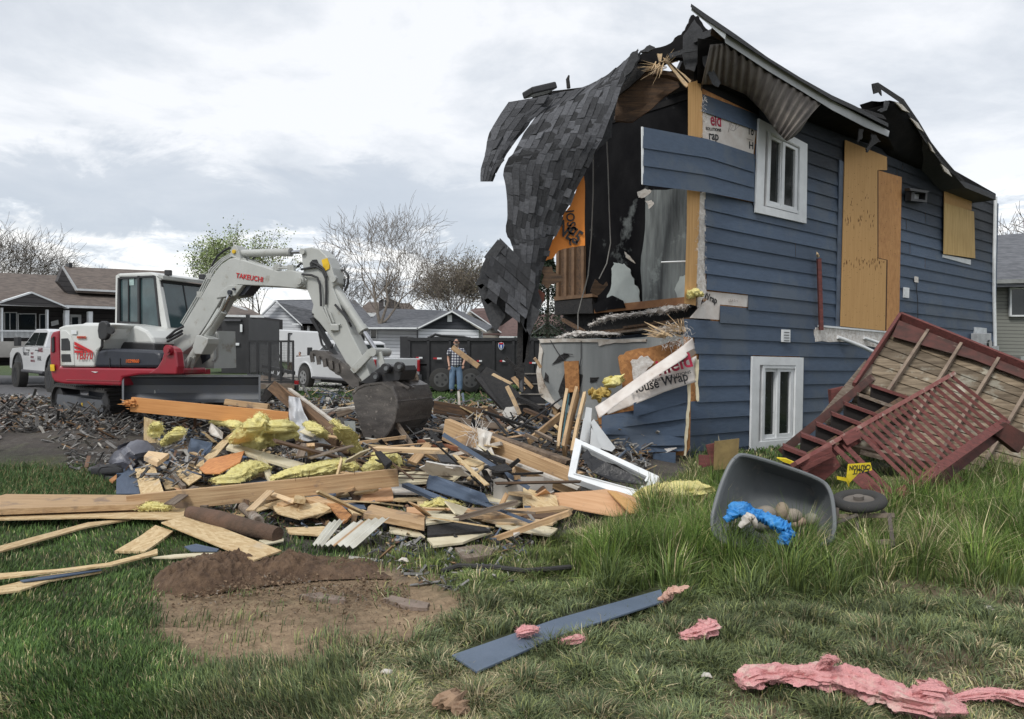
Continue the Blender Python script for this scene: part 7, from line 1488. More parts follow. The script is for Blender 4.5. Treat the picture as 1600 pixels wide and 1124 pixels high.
for a, b, da, db in (((505, 615), (745, 845), 7.6, 6.95), ((535, 600), (755, 820), 7.7, 7.05), ((600, 570), (700, 625), 7.75, 7.6)): gbar(a, b, da, db, .055, .05, redw, 'baluster', st)
gbar((590, 735), (800, 925), 7.3, 6.8, .1, .09, redw, 'newel_post', st); gbar((770, 860), (800, 935), 6.9, 6.75, .05, .05, M('broken_pale_end', (.5, .36, .26), .9), 'splintered_end', st)
gbar((545, 600), (600, 570), 7.6, 7.6, .05, .1, redw, 'rail_block', st); gbar((755, 810), (795, 785), 7.0, 7.0, .05, .1, redw, 'rail_block', st)
MB().prism([P(*ZG(x, y), 7.45) for x, y in ((352, 700), (500, 635), (535, 695), (470, 752), (400, 722))], (0, .04, -.01)).build('loose_tread', redw, st, bevel=.003)
for q, d in (([(350, 690), (500, 618), (500, 640), (365, 706)], 7.35), ([(375, 700), (500, 645), (503, 660), (390, 716)], 7.33)): MB().prism([P(*ZG(x, y), d) for x, y in q], (0, .05, 0)).build('rail_end', redw, st)
tag(MB().prism([P(*ZG(x, y), 8.3) for x, y in ((1148, 535), (1180, 525), (1249, 565), (1262, 600), (1228, 646), (1135, 572))], (0, .12, 0)).build('broken_post', M('dark_red_ledger', (.1, .03, .03), .8), None, bevel=.004), 'dark broken post end lying at the right end of the red balustrade', 'post')
GR = 'loose red deck boards'
for i, (a, b, da, db, w_, lb) in enumerate((((785, 880), (990, 735), 7.6, 8.2, .14, 'heavy weathered red beam on the grass under the stairs'), ((930, 795), (1030, 805), 7.9, 7.9, .07, 'short red board lying right of the heavy red beam'), ((610, 640), (700, 665), 8.0, 7.9, .05, 'grey brown lath inside the stair opening'), ((560, 720), (640, 760), 7.9, 7.7, .05, 'brown lath below the yellow caution tape'), ((-20, 672), (35, 674), 8.3, 8.3, .12, 'flat red board at the foot of the wall left of the upright plywood scrap'), ((-10, 690), (90, 660), 8.8, 8.8, .08, 'red board behind the upright plywood scrap'), ((420, 600), (470, 640), 8.6, 8.5, .1, 'dim red board behind the lowest treads'))):
    o = gbar(a, b, da, db, .05, w_, redw if i not in (2, 3) else wood_old, 'deck_board', None); tag(o, lb, 'board', GR)
tag(MB().prism([P(*ZG(x, y), 8.2) for x, y in ((42, 600), (138, 588), (130, 702), (38, 712))], (0, .02, 0)).build('plywood_scrap', M('olive_plywood', (.26, .19, .075), .8, c2=(.17, .12, .05), scale=6, bump=.3), None), 'upright brown green plywood scrap standing against the blue wall', 'plywood')
tag(MB().prism([P(*ZG(x, y), 8.3) for x, y in ((8, 614), (42, 606), (42, 690), (20, 660))], (0, .03, 0)).build('deck_board', redw, None), 'small tilted red board left of the upright plywood scrap', 'board', GR)
tag(MB().prism([P(*ZG(x, y), 10.2) for x, y in ((495, 398), (550, 385), (554, 408), (520, 425), (500, 460))], (0, .1, 0)).build('post_stub', redw, None), 'short red post stub with rough top left of the deck platform', 'post')
m = MB(); r = random.Random(1)
m = MB(); m.tube([P(x, y, 13) for x, y in ((1474, 540), (1476, 527), (1483, 521.5), (1492, 523), (1507, 531), (1512, 540))], .018, 6); tag(m.build('lawn_chair', M('grey_tube', (.35, .36, .37), .4), None, smooth=True), 'rounded grey metal chair back peeking over the deck edge', 'chair')
# caution tape
tp = empty('caution_tape', P(*ZG(600, 720), 7.0), 'crumpled yellow caution tape knotted on the red balustrade', 'caution tape')
m = MB(); A_ = [(560, 686, 7.05), (610, 684, 6.95), (655, 712, 6.95)]; B_ = [(566, 760, 7.05), (598, 722, 6.9), (650, 714, 6.95)]
for q in ([(562, 688), (650, 682), (656, 712), (605, 722), (568, 762), (556, 740)],): m.prism([P(*ZG(x, y), 6.93) for x, y in q], (0, .004, 0))
tape = M('yellow_tape', (.80, .62, .03), .45, bump=.5, bscale=12)
m.build('tape_fold', tape, tp); m = MB(); m.prism([P(*ZG(x, y), 7.0) for x, y in ((518, 735), (560, 742), (570, 752), (566, 780), (556, 756), (520, 748))], (0, .004, 0)); m.build('tape_tail', tape, tp)
m = MB(); m.tube([P(*ZG(x, y), 6.95) for x, y in ((562, 740), (585, 700), (600, 712), (608, 722))], .012, 5); m.build('tape_twist', tape, tp)
text3('lettering', 'CAUTION', P(*ZG(650, 690), 6.925), P(*ZG(568, 694), 6.925), .045, (0, -1, 0), blk_txt, tp, up=Vector((0, 0, -1))); text3('lettering', 'CAUT', P(*ZG(644, 706), 6.925), P(*ZG(580, 712), 6.925), .04, (0, -1, 0), blk_txt, tp, up=Vector((0, 0, -1)))
tag(MB().prism([P(*ZG(x, y), 7.7) for x, y in ((285, 665), (320, 668), (352, 682), (348, 692), (310, 680))], (0, .01, .01)).build('yellow_strap', tape, None), 'short yellow strap left of the lowest red tread', 'strap')
# ================================================================ WHEELBARROW
wb = empty('wheelbarrow', P(1260, 850, 5.7), 'overturned grey plastic wheelbarrow with wooden handles lying in tall grass', 'wheelbarrow')
tubm = M('grey_tub_plastic', (.145, .155, .16), .5, c2=(.12, .13, .135), scale=3, bump=.1, bscale=30, c3=(.21, .20, .18), scale3=4, lo3=.6)
rim = [(1147, 718, 5.65), (1166, 712, 5.7), (1225, 729, 5.75), (1278, 749, 5.75), (1296, 766, 5.7), (1303, 800, 5.55), (1303, 830, 5.45), (1294, 848, 5.4), (1240, 862, 5.3), (1170, 858, 5.25), (1124, 842, 5.3), (1113, 815, 5.4), (1120, 780, 5.5), (1132, 745, 5.6)]
bot = [(1190, 740, 6.05), (1198, 738, 6.08), (1225, 746, 6.1), (1262, 758, 6.1), (1268, 765, 6.08), (1274, 785, 6.0), (1274, 800, 5.95), (1268, 808, 5.9), (1240, 812, 5.85), (1200, 806, 5.82), (1180, 796, 5.85), (1176, 785, 5.9), (1180, 768, 5.98), (1184, 750, 6.02)]
m = MB(); n = len(rim); Rv = [P(*q) for q in rim]; Bv = [P(*q) for q in bot]
def smooth_loop(L):
    o = []
    for i in range(len(L)):
        a, b, c, d = L[i-1], L[i], L[(i+1) % len(L)], L[(i+2) % len(L)]
        for k in range(4): t = k/4; o.append(.5*((2*b)+(-a+c)*t+(2*a-5*b+4*c-d)*t*t+(-a+3*b-3*c+d)*t**3))
    return o
Rv, Bv = smooth_loop(Rv), smooth_loop(Bv); n = len(Rv); lv = 6; vs = []
for j in range(lv+1):
    t = j/lv; e = t**1.15
    for i in range(n): p = Rv[i].lerp(Bv[i], e); vs.append(p+(sum(Bv, Vector())/n-sum(Rv, Vector())/n)*(.12*sin(t*pi)))
fs = [(j*n+i, j*n+(i+1) % n, (j+1)*n+(i+1) % n, (j+1)*n+i) for j in range(lv) for i in range(n)]+[tuple(range(lv*n, lv*n+n))]
m.add(vs, fs); m.build('tub', tubm, wb, smooth=True, solid=.008, angle=60)
m = MB(); m.tube(Rv+[Rv[0]], .016, 8, cap=False); m.build('tub_rim', tubm, wb, smooth=True)
def torus(c, ax, R_, r_, name, par, mat=blackr, rim_=True):
    ax = Vector(ax).normalized(); a = ax.orthogonal().normalized(); b = ax.cross(a); m = MB(); N_ = 36; K_ = 10
    vs = [c+(a*cos(2*pi*i/N_)+b*sin(2*pi*i/N_))*(R_+r_*cos(2*pi*k/K_))+ax*(r_*.85*sin(2*pi*k/K_)) for i in range(N_) for k in range(K_)]
    m.add(vs, [(i*K_+k, i*K_+(k+1) % K_, ((i+1) % N_)*K_+(k+1) % K_, ((i+1) % N_)*K_+k) for i in range(N_) for k in range(K_)])
    o = m.build(name, mat, par, smooth=True, angle=80)
    if rim_: m = MB(); m.disc(c, ax, R_-r_*.6, r_*.5, 24); m.disc(c, ax, R_*.25, r_*1.8, 16); m.build('rim', M('dirty_rim', (.16, .14, .12), .7), o)
    return o
torus(P(1342, 783, 5.75), (-.15, -.12, .97), .155, .048, 'wheel', wb); torus(P(1357, 880, 5.28), (.2, -.3, .9), .11, .04, 'wheel', wb)
hw = M('grey_handle_wood', (.24, .20, .155), .9, c2=(.15, .12, .09), scale=6, bump=.4)
for a, b, da, db, w_, t, nm in (((505, 892), (742, 888), 5.7, 5.6, .05, .035, 'handle'), ((505, 1003), (742, 990), 5.55, 5.5, .05, .04, 'handle'), ((550, 1028), (735, 1012), 5.4, 5.4, .02, .02, 'brace'), ((598, 893), (600, 1005), 5.65, 5.5, .02, .025, 'brace'), ((722, 880), (738, 1010), 5.6, 5.45, .02, .03, 'brace'), ((510, 920), (600, 885), 5.6, 5.6, .02, .025, 'brace'), ((690, 870), (735, 900), 5.65, 5.6, .02, .03, 'brace'), ((510, 960), (520, 860), 5.6, 5.7, .03, .03, 'brace')):
    gbar(a, b, da, db, w_, t, hw if nm == 'handle' else M('rusty_bracket', (.12, .10, .085), .7, metal=.3), nm, wb)
stn = [((1197, 803), .085, .062, 'grey oval stone at the left inside the tub', (.26, .23, .19)), ((1222, 799), .05, .07, 'upright tan stone in the middle of the tub', (.30, .24, .17)), ((1238, 806), .075, .055, 'large tan stone right of the upright one', (.29, .25, .20)), ((1251, 815), .045, .035, 'small pinkish stone below the large tan stone', (.34, .24, .18)), ((1241, 819), .04, .03, 'smallest round stone at the tub bottom', (.31, .24, .18)), ((1268, 812), .06, .05, 'mossy grey stone at the right of the tub', (.22, .21, .16)), ((1190, 822), .06, .04, 'dark stone beside the white rag', (.16, .15, .13))]
for i, ((x, y), rx2, rz2, lb, c) in enumerate(stn):
    m = MB(); c0_ = P(x, y, 5.55); m.grid(lambda u, v: c0_+Vector((rx2*cos(u*2*pi)*sin(v*pi), .05*sin(u*2*pi)*sin(v*pi), rz2*cos(v*pi))), 20, 12)
    tag(m.build('stone', M('stone%d' % i, c, .85, var=.35, scale=7, bump=.3, bscale=40), None, smooth=True, angle=80), lb, 'stone', 'stones in the wheelbarrow')
bc = M('blue_plastic', (.045, .27, .62), .5, c2=(.03, .19, .48), scale=8, bump=.7, bscale=25)
tag(lumpy([P(*ZG(x, y), d) for x, y, d in ((80, 905, 5.25), (110, 885, 5.25), (140, 850, 5.3), (165, 880, 5.25), (210, 885, 5.25), (255, 905, 5.2), (300, 930, 5.15), (335, 945, 5.12), (310, 985, 5.1), (295, 1005, 5.1))], [.03, .05, .06, .065, .05, .055, .06, .045, .05, .02], 8, .34, 26, 10, .7).build('blue_rag', bc, None, smooth=True, angle=50), 'crumpled bright blue plastic hanging out of the tub', 'rag')
tag(lumpy([P(*ZG(x, y), 5.12) for x, y in ((140, 935), (165, 905), (185, 890), (200, 935))], [.02, .06, .05, .03], 5, .3, 12, 6, .5).build('white_rag', white_dirty, None, smooth=True), 'small white plastic piece lying on the blue plastic', 'rag')
# ================================================================ VEHICLES
wp = M('white_car_paint', (.62, .63, .64), .3, c2=(.58, .59, .60), scale=1, bump=0, coat=.6)
def basis(o, h):
    h = Vector((*h, 0)).normalized(); l = Vector((-h.y, h.x, 0)); return lambda x, y, z: o+h*x+l*y+Vector((0, 0, z))
def wheel(f, x, y, z, R_, w_, par, rimm):
    c = f(x, y, z); ax = (f(0, 1, 0)-f(0, 0, 0)); m = MB(); N_ = 24
    m.tube([c-ax*w_/2, c-ax*w_*.42, c+ax*w_*.42, c+ax*w_/2], [R_*.9, R_, R_, R_*.9], N_); wo = m.build('tyre', blackr, par, smooth=True, angle=30)
    m = MB(); m.disc(c, ax, R_*.62, w_*1.02, 20); m.disc(c, ax, R_*.2, w_*1.06, 12); m.build('rim', rimm, wo)
    m = MB(); u = f(1, 0, 0)-f(0, 0, 0)
    for k in range(5): a = 2*pi*k/5; q = u*cos(a)+Vector((0, 0, sin(a))); m.disc(c+q*R_*.4, ax, R_*.11, w_*1.05, 8)
    m.build('rim_opening', black, wo)
def pickup(loc, h, label, lift=.15, R_=.42, dark_rim=False, flare=True):
    t = empty('pickup_truck', loc, label, 'pickup truck', 'white pickup trucks'); f = basis(Vector(loc), h); Wd = .98; z0 = R_+lift-.05
    def ext(prof, y0, y1, mat, name, par=t, bev=.03): return MB().hexa([f(x, y0, z) for x, z in prof], [f(x, y1, z) for x, z in prof]).build(name, mat, par, bevel=bev)
    top = z0+.75
    low = [(-2.75, z0+.1), (-2.75, top), (-.85, top+.0), (-.85, top-.02), (1.35, top), (2.6, top-.06), (2.85, top-.2), (2.88, z0+.1), (2.55, z0)]
    arc = lambda cx, n=8: [(cx+(R_+.1)*cos(pi-pi*k/n), z0-.05+(R_+.12)*sin(pi-pi*k/n)) for k in range(n+1)]
    prof = [(-2.75, z0), (-2.75, top), (1.35, top), (2.6, top-.06), (2.86, top-.22), (2.88, z0)]+[(x, z) for x, z in arc(1.85)[::-1]]+[(x, z) for x, z in arc(-1.75)[::-1]]
    b = ext(prof, Wd, -Wd, wp, 'body'); 
    cab_ = MB(); pr = [(-.95, top), (-.85, top+.52), (-.55, top+.6), (.55, top+.6), (1.35, top+.02)]
    cab_.hexa([f(x, Wd*(.98 if z < top+.1 else .82), z) for x, z in pr], [f(x, -Wd*(.98 if z < top+.1 else .82), z) for x, z in pr]); co = cab_.build('cab', wp, t, bevel=.03)
    for sg in (1, -1):
        for x0, x1, x2, x3 in ((-.78, -.74, -.05, -.05), (.05, .05, .55, 1.15)):
            q = [f(x0, sg*(Wd*.975), top+.06), f(x1, sg*(Wd*.855), top+.48), f(x2, sg*(Wd*.855), top+.48), f(x3, sg*(Wd*.975), top+.06)]; MB().prism(q, f(0, sg*.012, 0)-f(0, 0, 0)).build('side_window', glassd, co)
        MB().box(f(1.2, sg*1.16, top+.18), (.16, .16, .3)).build('mirror', black, t, bevel=.02); 
        for xx in (.62, -.35): MB().box(f(xx, sg*(Wd+.01), top-.1), (.12, .1, .03)).build('door_handle', black, b)
        m = MB(); m.tube([f(-1.1, sg*1.02, z0-.05), f(1.2, sg*1.02, z0-.05)], .05, 8); m.build('side_step', M('grey_step', (.10, .10, .11), .6), t)
        for cx in (1.85, -1.75):
            m = MB(); m.tube([f(cx+(R_+.12)*cos(pi*k/10), sg*(Wd+.01), z0-.05+(R_+.14)*sin(pi*k/10)) for k in range(11)], .035, 6); m.build('wheel_arch', black if flare else wp, b)
            wheel(f, cx, sg*(Wd-.06), R_, R_, .3, t, black if dark_rim else M('alloy', (.5, .5, .5), .3, metal=.6))
    q = [f(-.99, Wd*.74, top+.1), f(-.93, Wd*.68, top+.46), f(-.93, -Wd*.68, top+.46), f(-.99, -Wd*.74, top+.1)]; MB().prism(q, f(-.02, 0, 0)-f(0, 0, 0)).build('rear_window', glassd, co)
    q = [f(1.30, Wd*.8, top+.06), f(.63, Wd*.7, top+.53), f(.63, -Wd*.7, top+.53), f(1.30, -Wd*.8, top+.06)]; MB().prism(q, f(.03, 0, .03)-f(0, 0, 0)).build('windshield', glassd, co)
    MB().hexa([f(-2.9, .95, z0-.02), f(-2.9, .95, z0+.18), f(-2.76, .95, z0+.18), f(-2.76, .95, z0-.02)], [f(-2.9, -.95, z0-.02), f(-2.9, -.95, z0+.18), f(-2.76, -.95, z0+.18), f(-2.76, -.95, z0-.02)]).build('rear_bumper', M('grey_step', (.1, .1, .11), .6), t)
    for sg in (1, -1): MB().box(f(-2.72, sg*.92, top-.26), (.14, .14, .42)).build('tail_light', M('tail_light_red', (.35, .01, .015), .3), t, bevel=.02)
    MB().hexa([f(2.9, .9, z0), f(2.9, .9, z0+.55), f(2.95, .8, z0+.5), f(2.95, .8, z0+.05)], [f(2.9, -.9, z0), f(2.9, -.9, z0+.55), f(2.95, -.8, z0+.5), f(2.95, -.8, z0+.05)]).build('radiator_grille', black, t)
    MB().box(f(-.1, 0, z0-.12), (3.6, .8, .25), Matrix.Rotation(math.atan2(h[1], h[0]), 3, 'Z')).build('chassis', black, t)
    return t, f, b, top
t1, f1, b1_, tp1 = pickup((-14.92, 24.85, -.02), (-.74, .67), 'lifted white pickup with black wheels and lettered doors, right behind the excavator tail', lift=.28, R_=.45, dark_rim=True)
dkr = M('dark_red_print', (.20, .03, .05), .6, bump=0)
sn = f1(0, 1, 0)-f1(0, 0, 0)
for s_, x0, x1, z, h_, mt in (('TIMBER CO', 1.25, .62, tp1-.28, .11, M('grey_print', (.14, .14, .15), .6, bump=0)), ('WEST', .42, .12, tp1-.24, .07, dkr), ('RIVER', .42, .08, tp1-.36, .07, dkr), ('SERVICES', .42, -.02, tp1-.48, .07, dkr), ('HARD', -.38, -.85, tp1-.05-.1, .14, dkr), ('HAUL', -.3, -.7, tp1-.42, .14, M('grey_print', (.14, .14, .15), .6, bump=0))):
    text3('lettering', s_, f1(x0, .985, z), f1(x1, .985, z), h_, sn, mt, t1)
pickup((-26.0, 31.5, .0), (-.98, .2), 'white pickup cut off by the left edge of the photo', lift=.05, R_=.40, flare=False)
t3, f3, b3, tp3 = pickup((-5.9, 27.6, -.02), (-.7, .714), 'white pickup seen from behind between the bucket and the dump trailer', lift=.12, R_=.42, flare=False)
# --- black dump trailer
dt = empty('dump_trailer', P(740, 612, 24.5), 'black steel dump trailer with ribbed sides behind the standing man', 'trailer')
d0 = 26.5
def fb(x0, y0, x1, y1, d, th, mat, name, par, bev=0, lab=None):
    o = MB().prism([P(x0, y0, d), P(x1, y0, d), P(x1, y1, d), P(x0, y1, d)], (0, th, 0)).build(name, mat, par, bevel=bev); return o
fb(637, 531, 905, 596, d0+.1, 2.1, black, 'box_body', dt)
fb(635, 528, 907, 533, d0+.02, 2.2, black, 'top_rail', dt); fb(637, 594, 905, 601, d0, 2.2, black, 'lower_rail', dt)
for x in (637, 667, 701, 730, 769, 800, 830, 862, 900): fb(x, 532, x+4, 596, d0+.02, .08, black, 'side_rib', dt)
for x in (684, 650): pass
fb(625, 526, 637, 566, d0+.3, 1.6, black, 'front_bulkhead', dt); 
m = MB(); m.tube([P(x, y, d0+.0) for x, y in ((672, 604), (680, 582), (716, 580), (722, 600))], .07, 6); m.build('fender', black, dt)
ft = basis(Vector((P(690, 600, d0).x, d0, 0)), (1, 0))
for xx in (0, 1.0):
    c = P(690, 596, d0); m = MB(); wheel(basis(Vector((c.x+xx*1.05, d0-.12, 0)), (1, 0)), 0, 0, .47, .42, .24, dt, M('dark_rim', (.10, .10, .10), .5))
for x, y, w_ in ((650, 558, 10), (677, 559, 13), (745, 563, 8), (781, 563, 9), (827, 566, 10)):
    fb(x, y, x+w_*.45, y+2.6, d0-.01, .02, M('reflector_red', (.5, .02, .03), .4), 'reflector', dt); fb(x+w_*.45, y, x+w_, y+2.6, d0-.012, .02, white, 'reflector', dt)
em = empty('emblem', P(783, 540, d0)); em.parent = dt; em.location = WL[em]-WL[dt]
def shp(k): return [P(783+x*k, 541+y*k, d0-.02-.004*(1.2-k)*10) for x, y in ((-4, -5), (0, -6), (4, -5), (4.6, 0), (3, 4), (0, 6.5), (-3, 4), (-4.6, 0))]
MB().prism(shp(1.0), (0, .01, 0)).build('shield', white, em); MB().prism(shp(.84), (0, .006, 0)).build('shield', M('emblem_blue', (.03, .10, .38), .5, bump=0), em); fb(779.6, 535.8, 786.4, 538.2, d0-.04, .005, red_pt, 'shield_band', em); fb(782, 539.5, 784, 545, d0-.045, .005, white, 'figure', em)
fb(628, 569, 668, 574, d0+.1, .1, black, 'hitch_frame', dt)
m = MB(); m.tube([P(x, y, d0+.1) for x, y in ((672, 527), (680, 523), (690, 525), (725, 527), (735, 530))], .05, 6); m.build('rolled_tarp', black, dt)
# --- second dark container behind the boom
dc = empty('black_dump_box', P(368, 590, 22.5), 'tall black steel trailer door behind the boom foot', 'trailer')
fb(346, 497, 388, 583, 22.5, 3, black, 'box_body', dc); fb(349, 499, 376, 502, 22.4, .1, M('grey_step', (.1, .1, .11), .6), 'top_bar', dc); fb(384, 492, 388.5, 584, 22.4, .12, black, 'corner_post', dc)
fb(354, 536, 363, 540, 22.44, .03, M('reflector_red', (.5, .02, .03), .4), 'reflector', dc); fb(363, 536, 373.5, 540, 22.44, .03, white, 'reflector', dc); fb(375, 507, 378.5, 519, 22.44, .03, white, 'plate', dc)
# --- caged tank
ct = empty('caged_tank', P(399, 590, 24), 'white plastic tank in a metal cage right of the black trailer door', 'tank')
fb(389, 536, 409, 590, 24, 1, M('cloudy_plastic', (.50, .54, .56), .4, c2=(.3, .34, .36), scale=1.5), 'tank', ct, .05)
m = MB()
for x in (388.5, 394, 402, 409): m.bar(P(x, 535, 23.9), P(x, 591, 23.9), .05, .05)
for y in (536, 547, 558, 568, 578, 590): m.bar(P(388, y, 23.9), P(410, y, 23.9), .04, .04)
m.build('cage', M('cage_grey', (.16, .19, .2), .5), ct)
# --- utility trailer with ramp gate
ut = empty('utility_trailer', P(425, 605, 20), 'open black utility trailer with raised mesh ramp gate', 'trailer')
gd = 20.0
for x in (388, 402, 421, 439, 458): m = MB(); m.bar(P(x, 533, gd), P(x+.3, 599, gd), .045, .05); m.build('gate_bar', black, ut)
for y0 in (533.5, 597): m = MB(); m.bar(P(388, y0, gd), P(459, y0, gd), .05, .05); m.build('gate_rail', black, ut)
m = MB()
for k in range(34): x = 388+k*2.1; m.bar(P(x, 534, gd+.02), P(x, 597, gd+.02), .006, .006)
for k in range(24): y = 535+k*2.6; m.bar(P(388, y, gd+.02), P(459, y, gd+.02), .005, .005)
m.build('gate_mesh', M('mesh_grey', (.10, .10, .10), .6), ut)
m = MB(); m.hexa([P(405, 601, gd), P(460, 601, gd), P(446, 589, gd+2.6), P(408, 586, gd+2.6)], [p-Vector((0, 0, .12)) for p in (P(405, 601, gd), P(460, 601, gd), P(446, 589, gd+2.6), P(408, 586, gd+2.6))]); m.build('deck', wood_old, ut)
for a, b, da, db in (((410, 572), (460, 583), gd+2.6, gd), ((412, 583), (460, 597), gd+2.6, gd)): m = MB(); m.bar(P(*a, da), P(*b, db), .05, .09); m.build('side_rail', black, ut)
fb(452, 602, 462, 612, gd+.2, .3, black, 'bumper_step', ut); fb(460, 595, 466, 601, gd-.05, .1, M('tail_light_red', (.35, .01, .015), .3), 'tail_light', ut)
for x in (418, 436): wheel(basis(Vector((P(x, 605, gd+1.5).x, gd+1.4, 0)), (1, 0)), 0, 0, .3, .32, .2, ut, M('dark_rim', (.10, .10, .10), .5))
# --- enclosed cargo trailer
et = empty('cargo_trailer', P(470, 575, 38), 'white enclosed cargo trailer parked across the street', 'trailer')
A_, B_ = P(416, 514, 36), P(512, 519, 33.5); C_, D_ = P(512, 572, 33.5), P(414, 563, 36)
MB().prism([A_, B_, C_, D_], (.6, 2.2, 0)).build('box_body', wp, et, bevel=.06); 
MB().hexa([P(463, 555, 34.75), P(512, 558, 33.45), P(512, 572, 33.45), P(463, 569, 34.75)], [p+Vector((0, -.03, 0)) for p in (P(463, 555, 34.75), P(512, 558, 33.45), P(512, 572, 33.45), P(463, 569, 34.75))]).build('stone_guard', M('pale_grey', (.35, .36, .36), .5), et)
for a, b in (((451, 521), (450, 571)), ((451, 521), (461.5, 522)), ((461.5, 522), (461, 571))): MB().bar(P(*a, 34.95), P(*b, 34.9), .07, .05).build('door_frame', black, et)
for x in (424.5, 434): c = P(x, 566, 35.6); wheel(basis(Vector((c.x, 35.5, .0)), (.97, -.25)), 0, 0, .38, .36, .2, et, white)
m = MB(); m.tube([P(x, y, 35.4) for x, y in ((418, 563), (422, 556), (430, 554), (437, 556), (441, 564))], .06, 6); m.build('fender', black, et)
# ================================================================ PEOPLE
import bmesh
def skin(nodes, edges, name, mat, par, sub=2, root=0):
    bm = bmesh.new(); ly = bm.verts.layers.skin.verify(); vv = []
    for i, (p, r_) in enumerate(nodes):
        v = bm.verts.new(Vector(p)-WL[par]); v[ly].radius = (r_, r_) if not isinstance(r_, tuple) else r_; v[ly].use_root = (i == root); vv.append(v)
    for a, b in edges: bm.edges.new((vv[a], vv[b]))
    me = bpy.data.meshes.new(name); bm.to_mesh(me); bm.free(); o = bpy.data.objects.new(name, me); C.objects.link(o); me.materials.append(mat); me.shade_smooth()
    m = o.modifiers.new('skin', 'SKIN'); m.use_smooth_shade = True; m.branch_smoothing = .5
    s_ = o.modifiers.new('sub', 'SUBSURF'); s_.levels = sub; s_.render_levels = sub
    o.parent = par; WL[o] = WL[par].copy(); return o
skinm = M('skin_tone', (.50, .29, .21), .6, c2=(.44, .25, .18), bump=.05); hair = M('dark_hair', (.05, .035, .025), .9, bump=.6)
def plaid():
    m = M('plaid_cloth', (1, 1, 1), .9, bump=.1); t = m.node_tree; N = t.nodes.new; L = t.links.new; b = t.nodes['Principled BSDF']; tc = N('ShaderNodeTexCoord'); s_ = N('ShaderNodeSeparateXYZ'); L(tc.outputs['Object'], s_.inputs[0]); outs = []
    for ax in (0, 2):
        mu = N('ShaderNodeMath'); mu.operation = 'MULTIPLY'; mu.inputs[1].default_value = 11; L(s_.outputs[ax], mu.inputs[0]); fr = N('ShaderNodeMath'); fr.operation = 'FRACT'; L(mu.outputs[0], fr.inputs[0]); lt = N('ShaderNodeMath'); lt.operation = 'LESS_THAN'; lt.inputs[1].default_value = .5; L(fr.outputs[0], lt.inputs[0]); outs.append(lt.outputs[0])
    ad = N('ShaderNodeMath'); ad.operation = 'ADD'; L(outs[0], ad.inputs[0]); L(outs[1], ad.inputs[1]); hf = N('ShaderNodeMath'); hf.operation = 'MULTIPLY'; hf.inputs[1].default_value = .5; L(ad.outputs[0], hf.inputs[0])
    r = N('ShaderNodeValToRGB'); e = r.color_ramp.elements; r.color_ramp.interpolation = 'CONSTANT'; e[0].position = 0; e[0].color = (.62, .62, .64, 1); e[1].position = .3; e[1].color = (.14, .15, .19, 1); x = e.new(.8); x.color = (.03, .03, .05, 1); L(hf.outputs[0], r.inputs[0]); L(r.outputs[0], b.inputs['Base Color']); return m
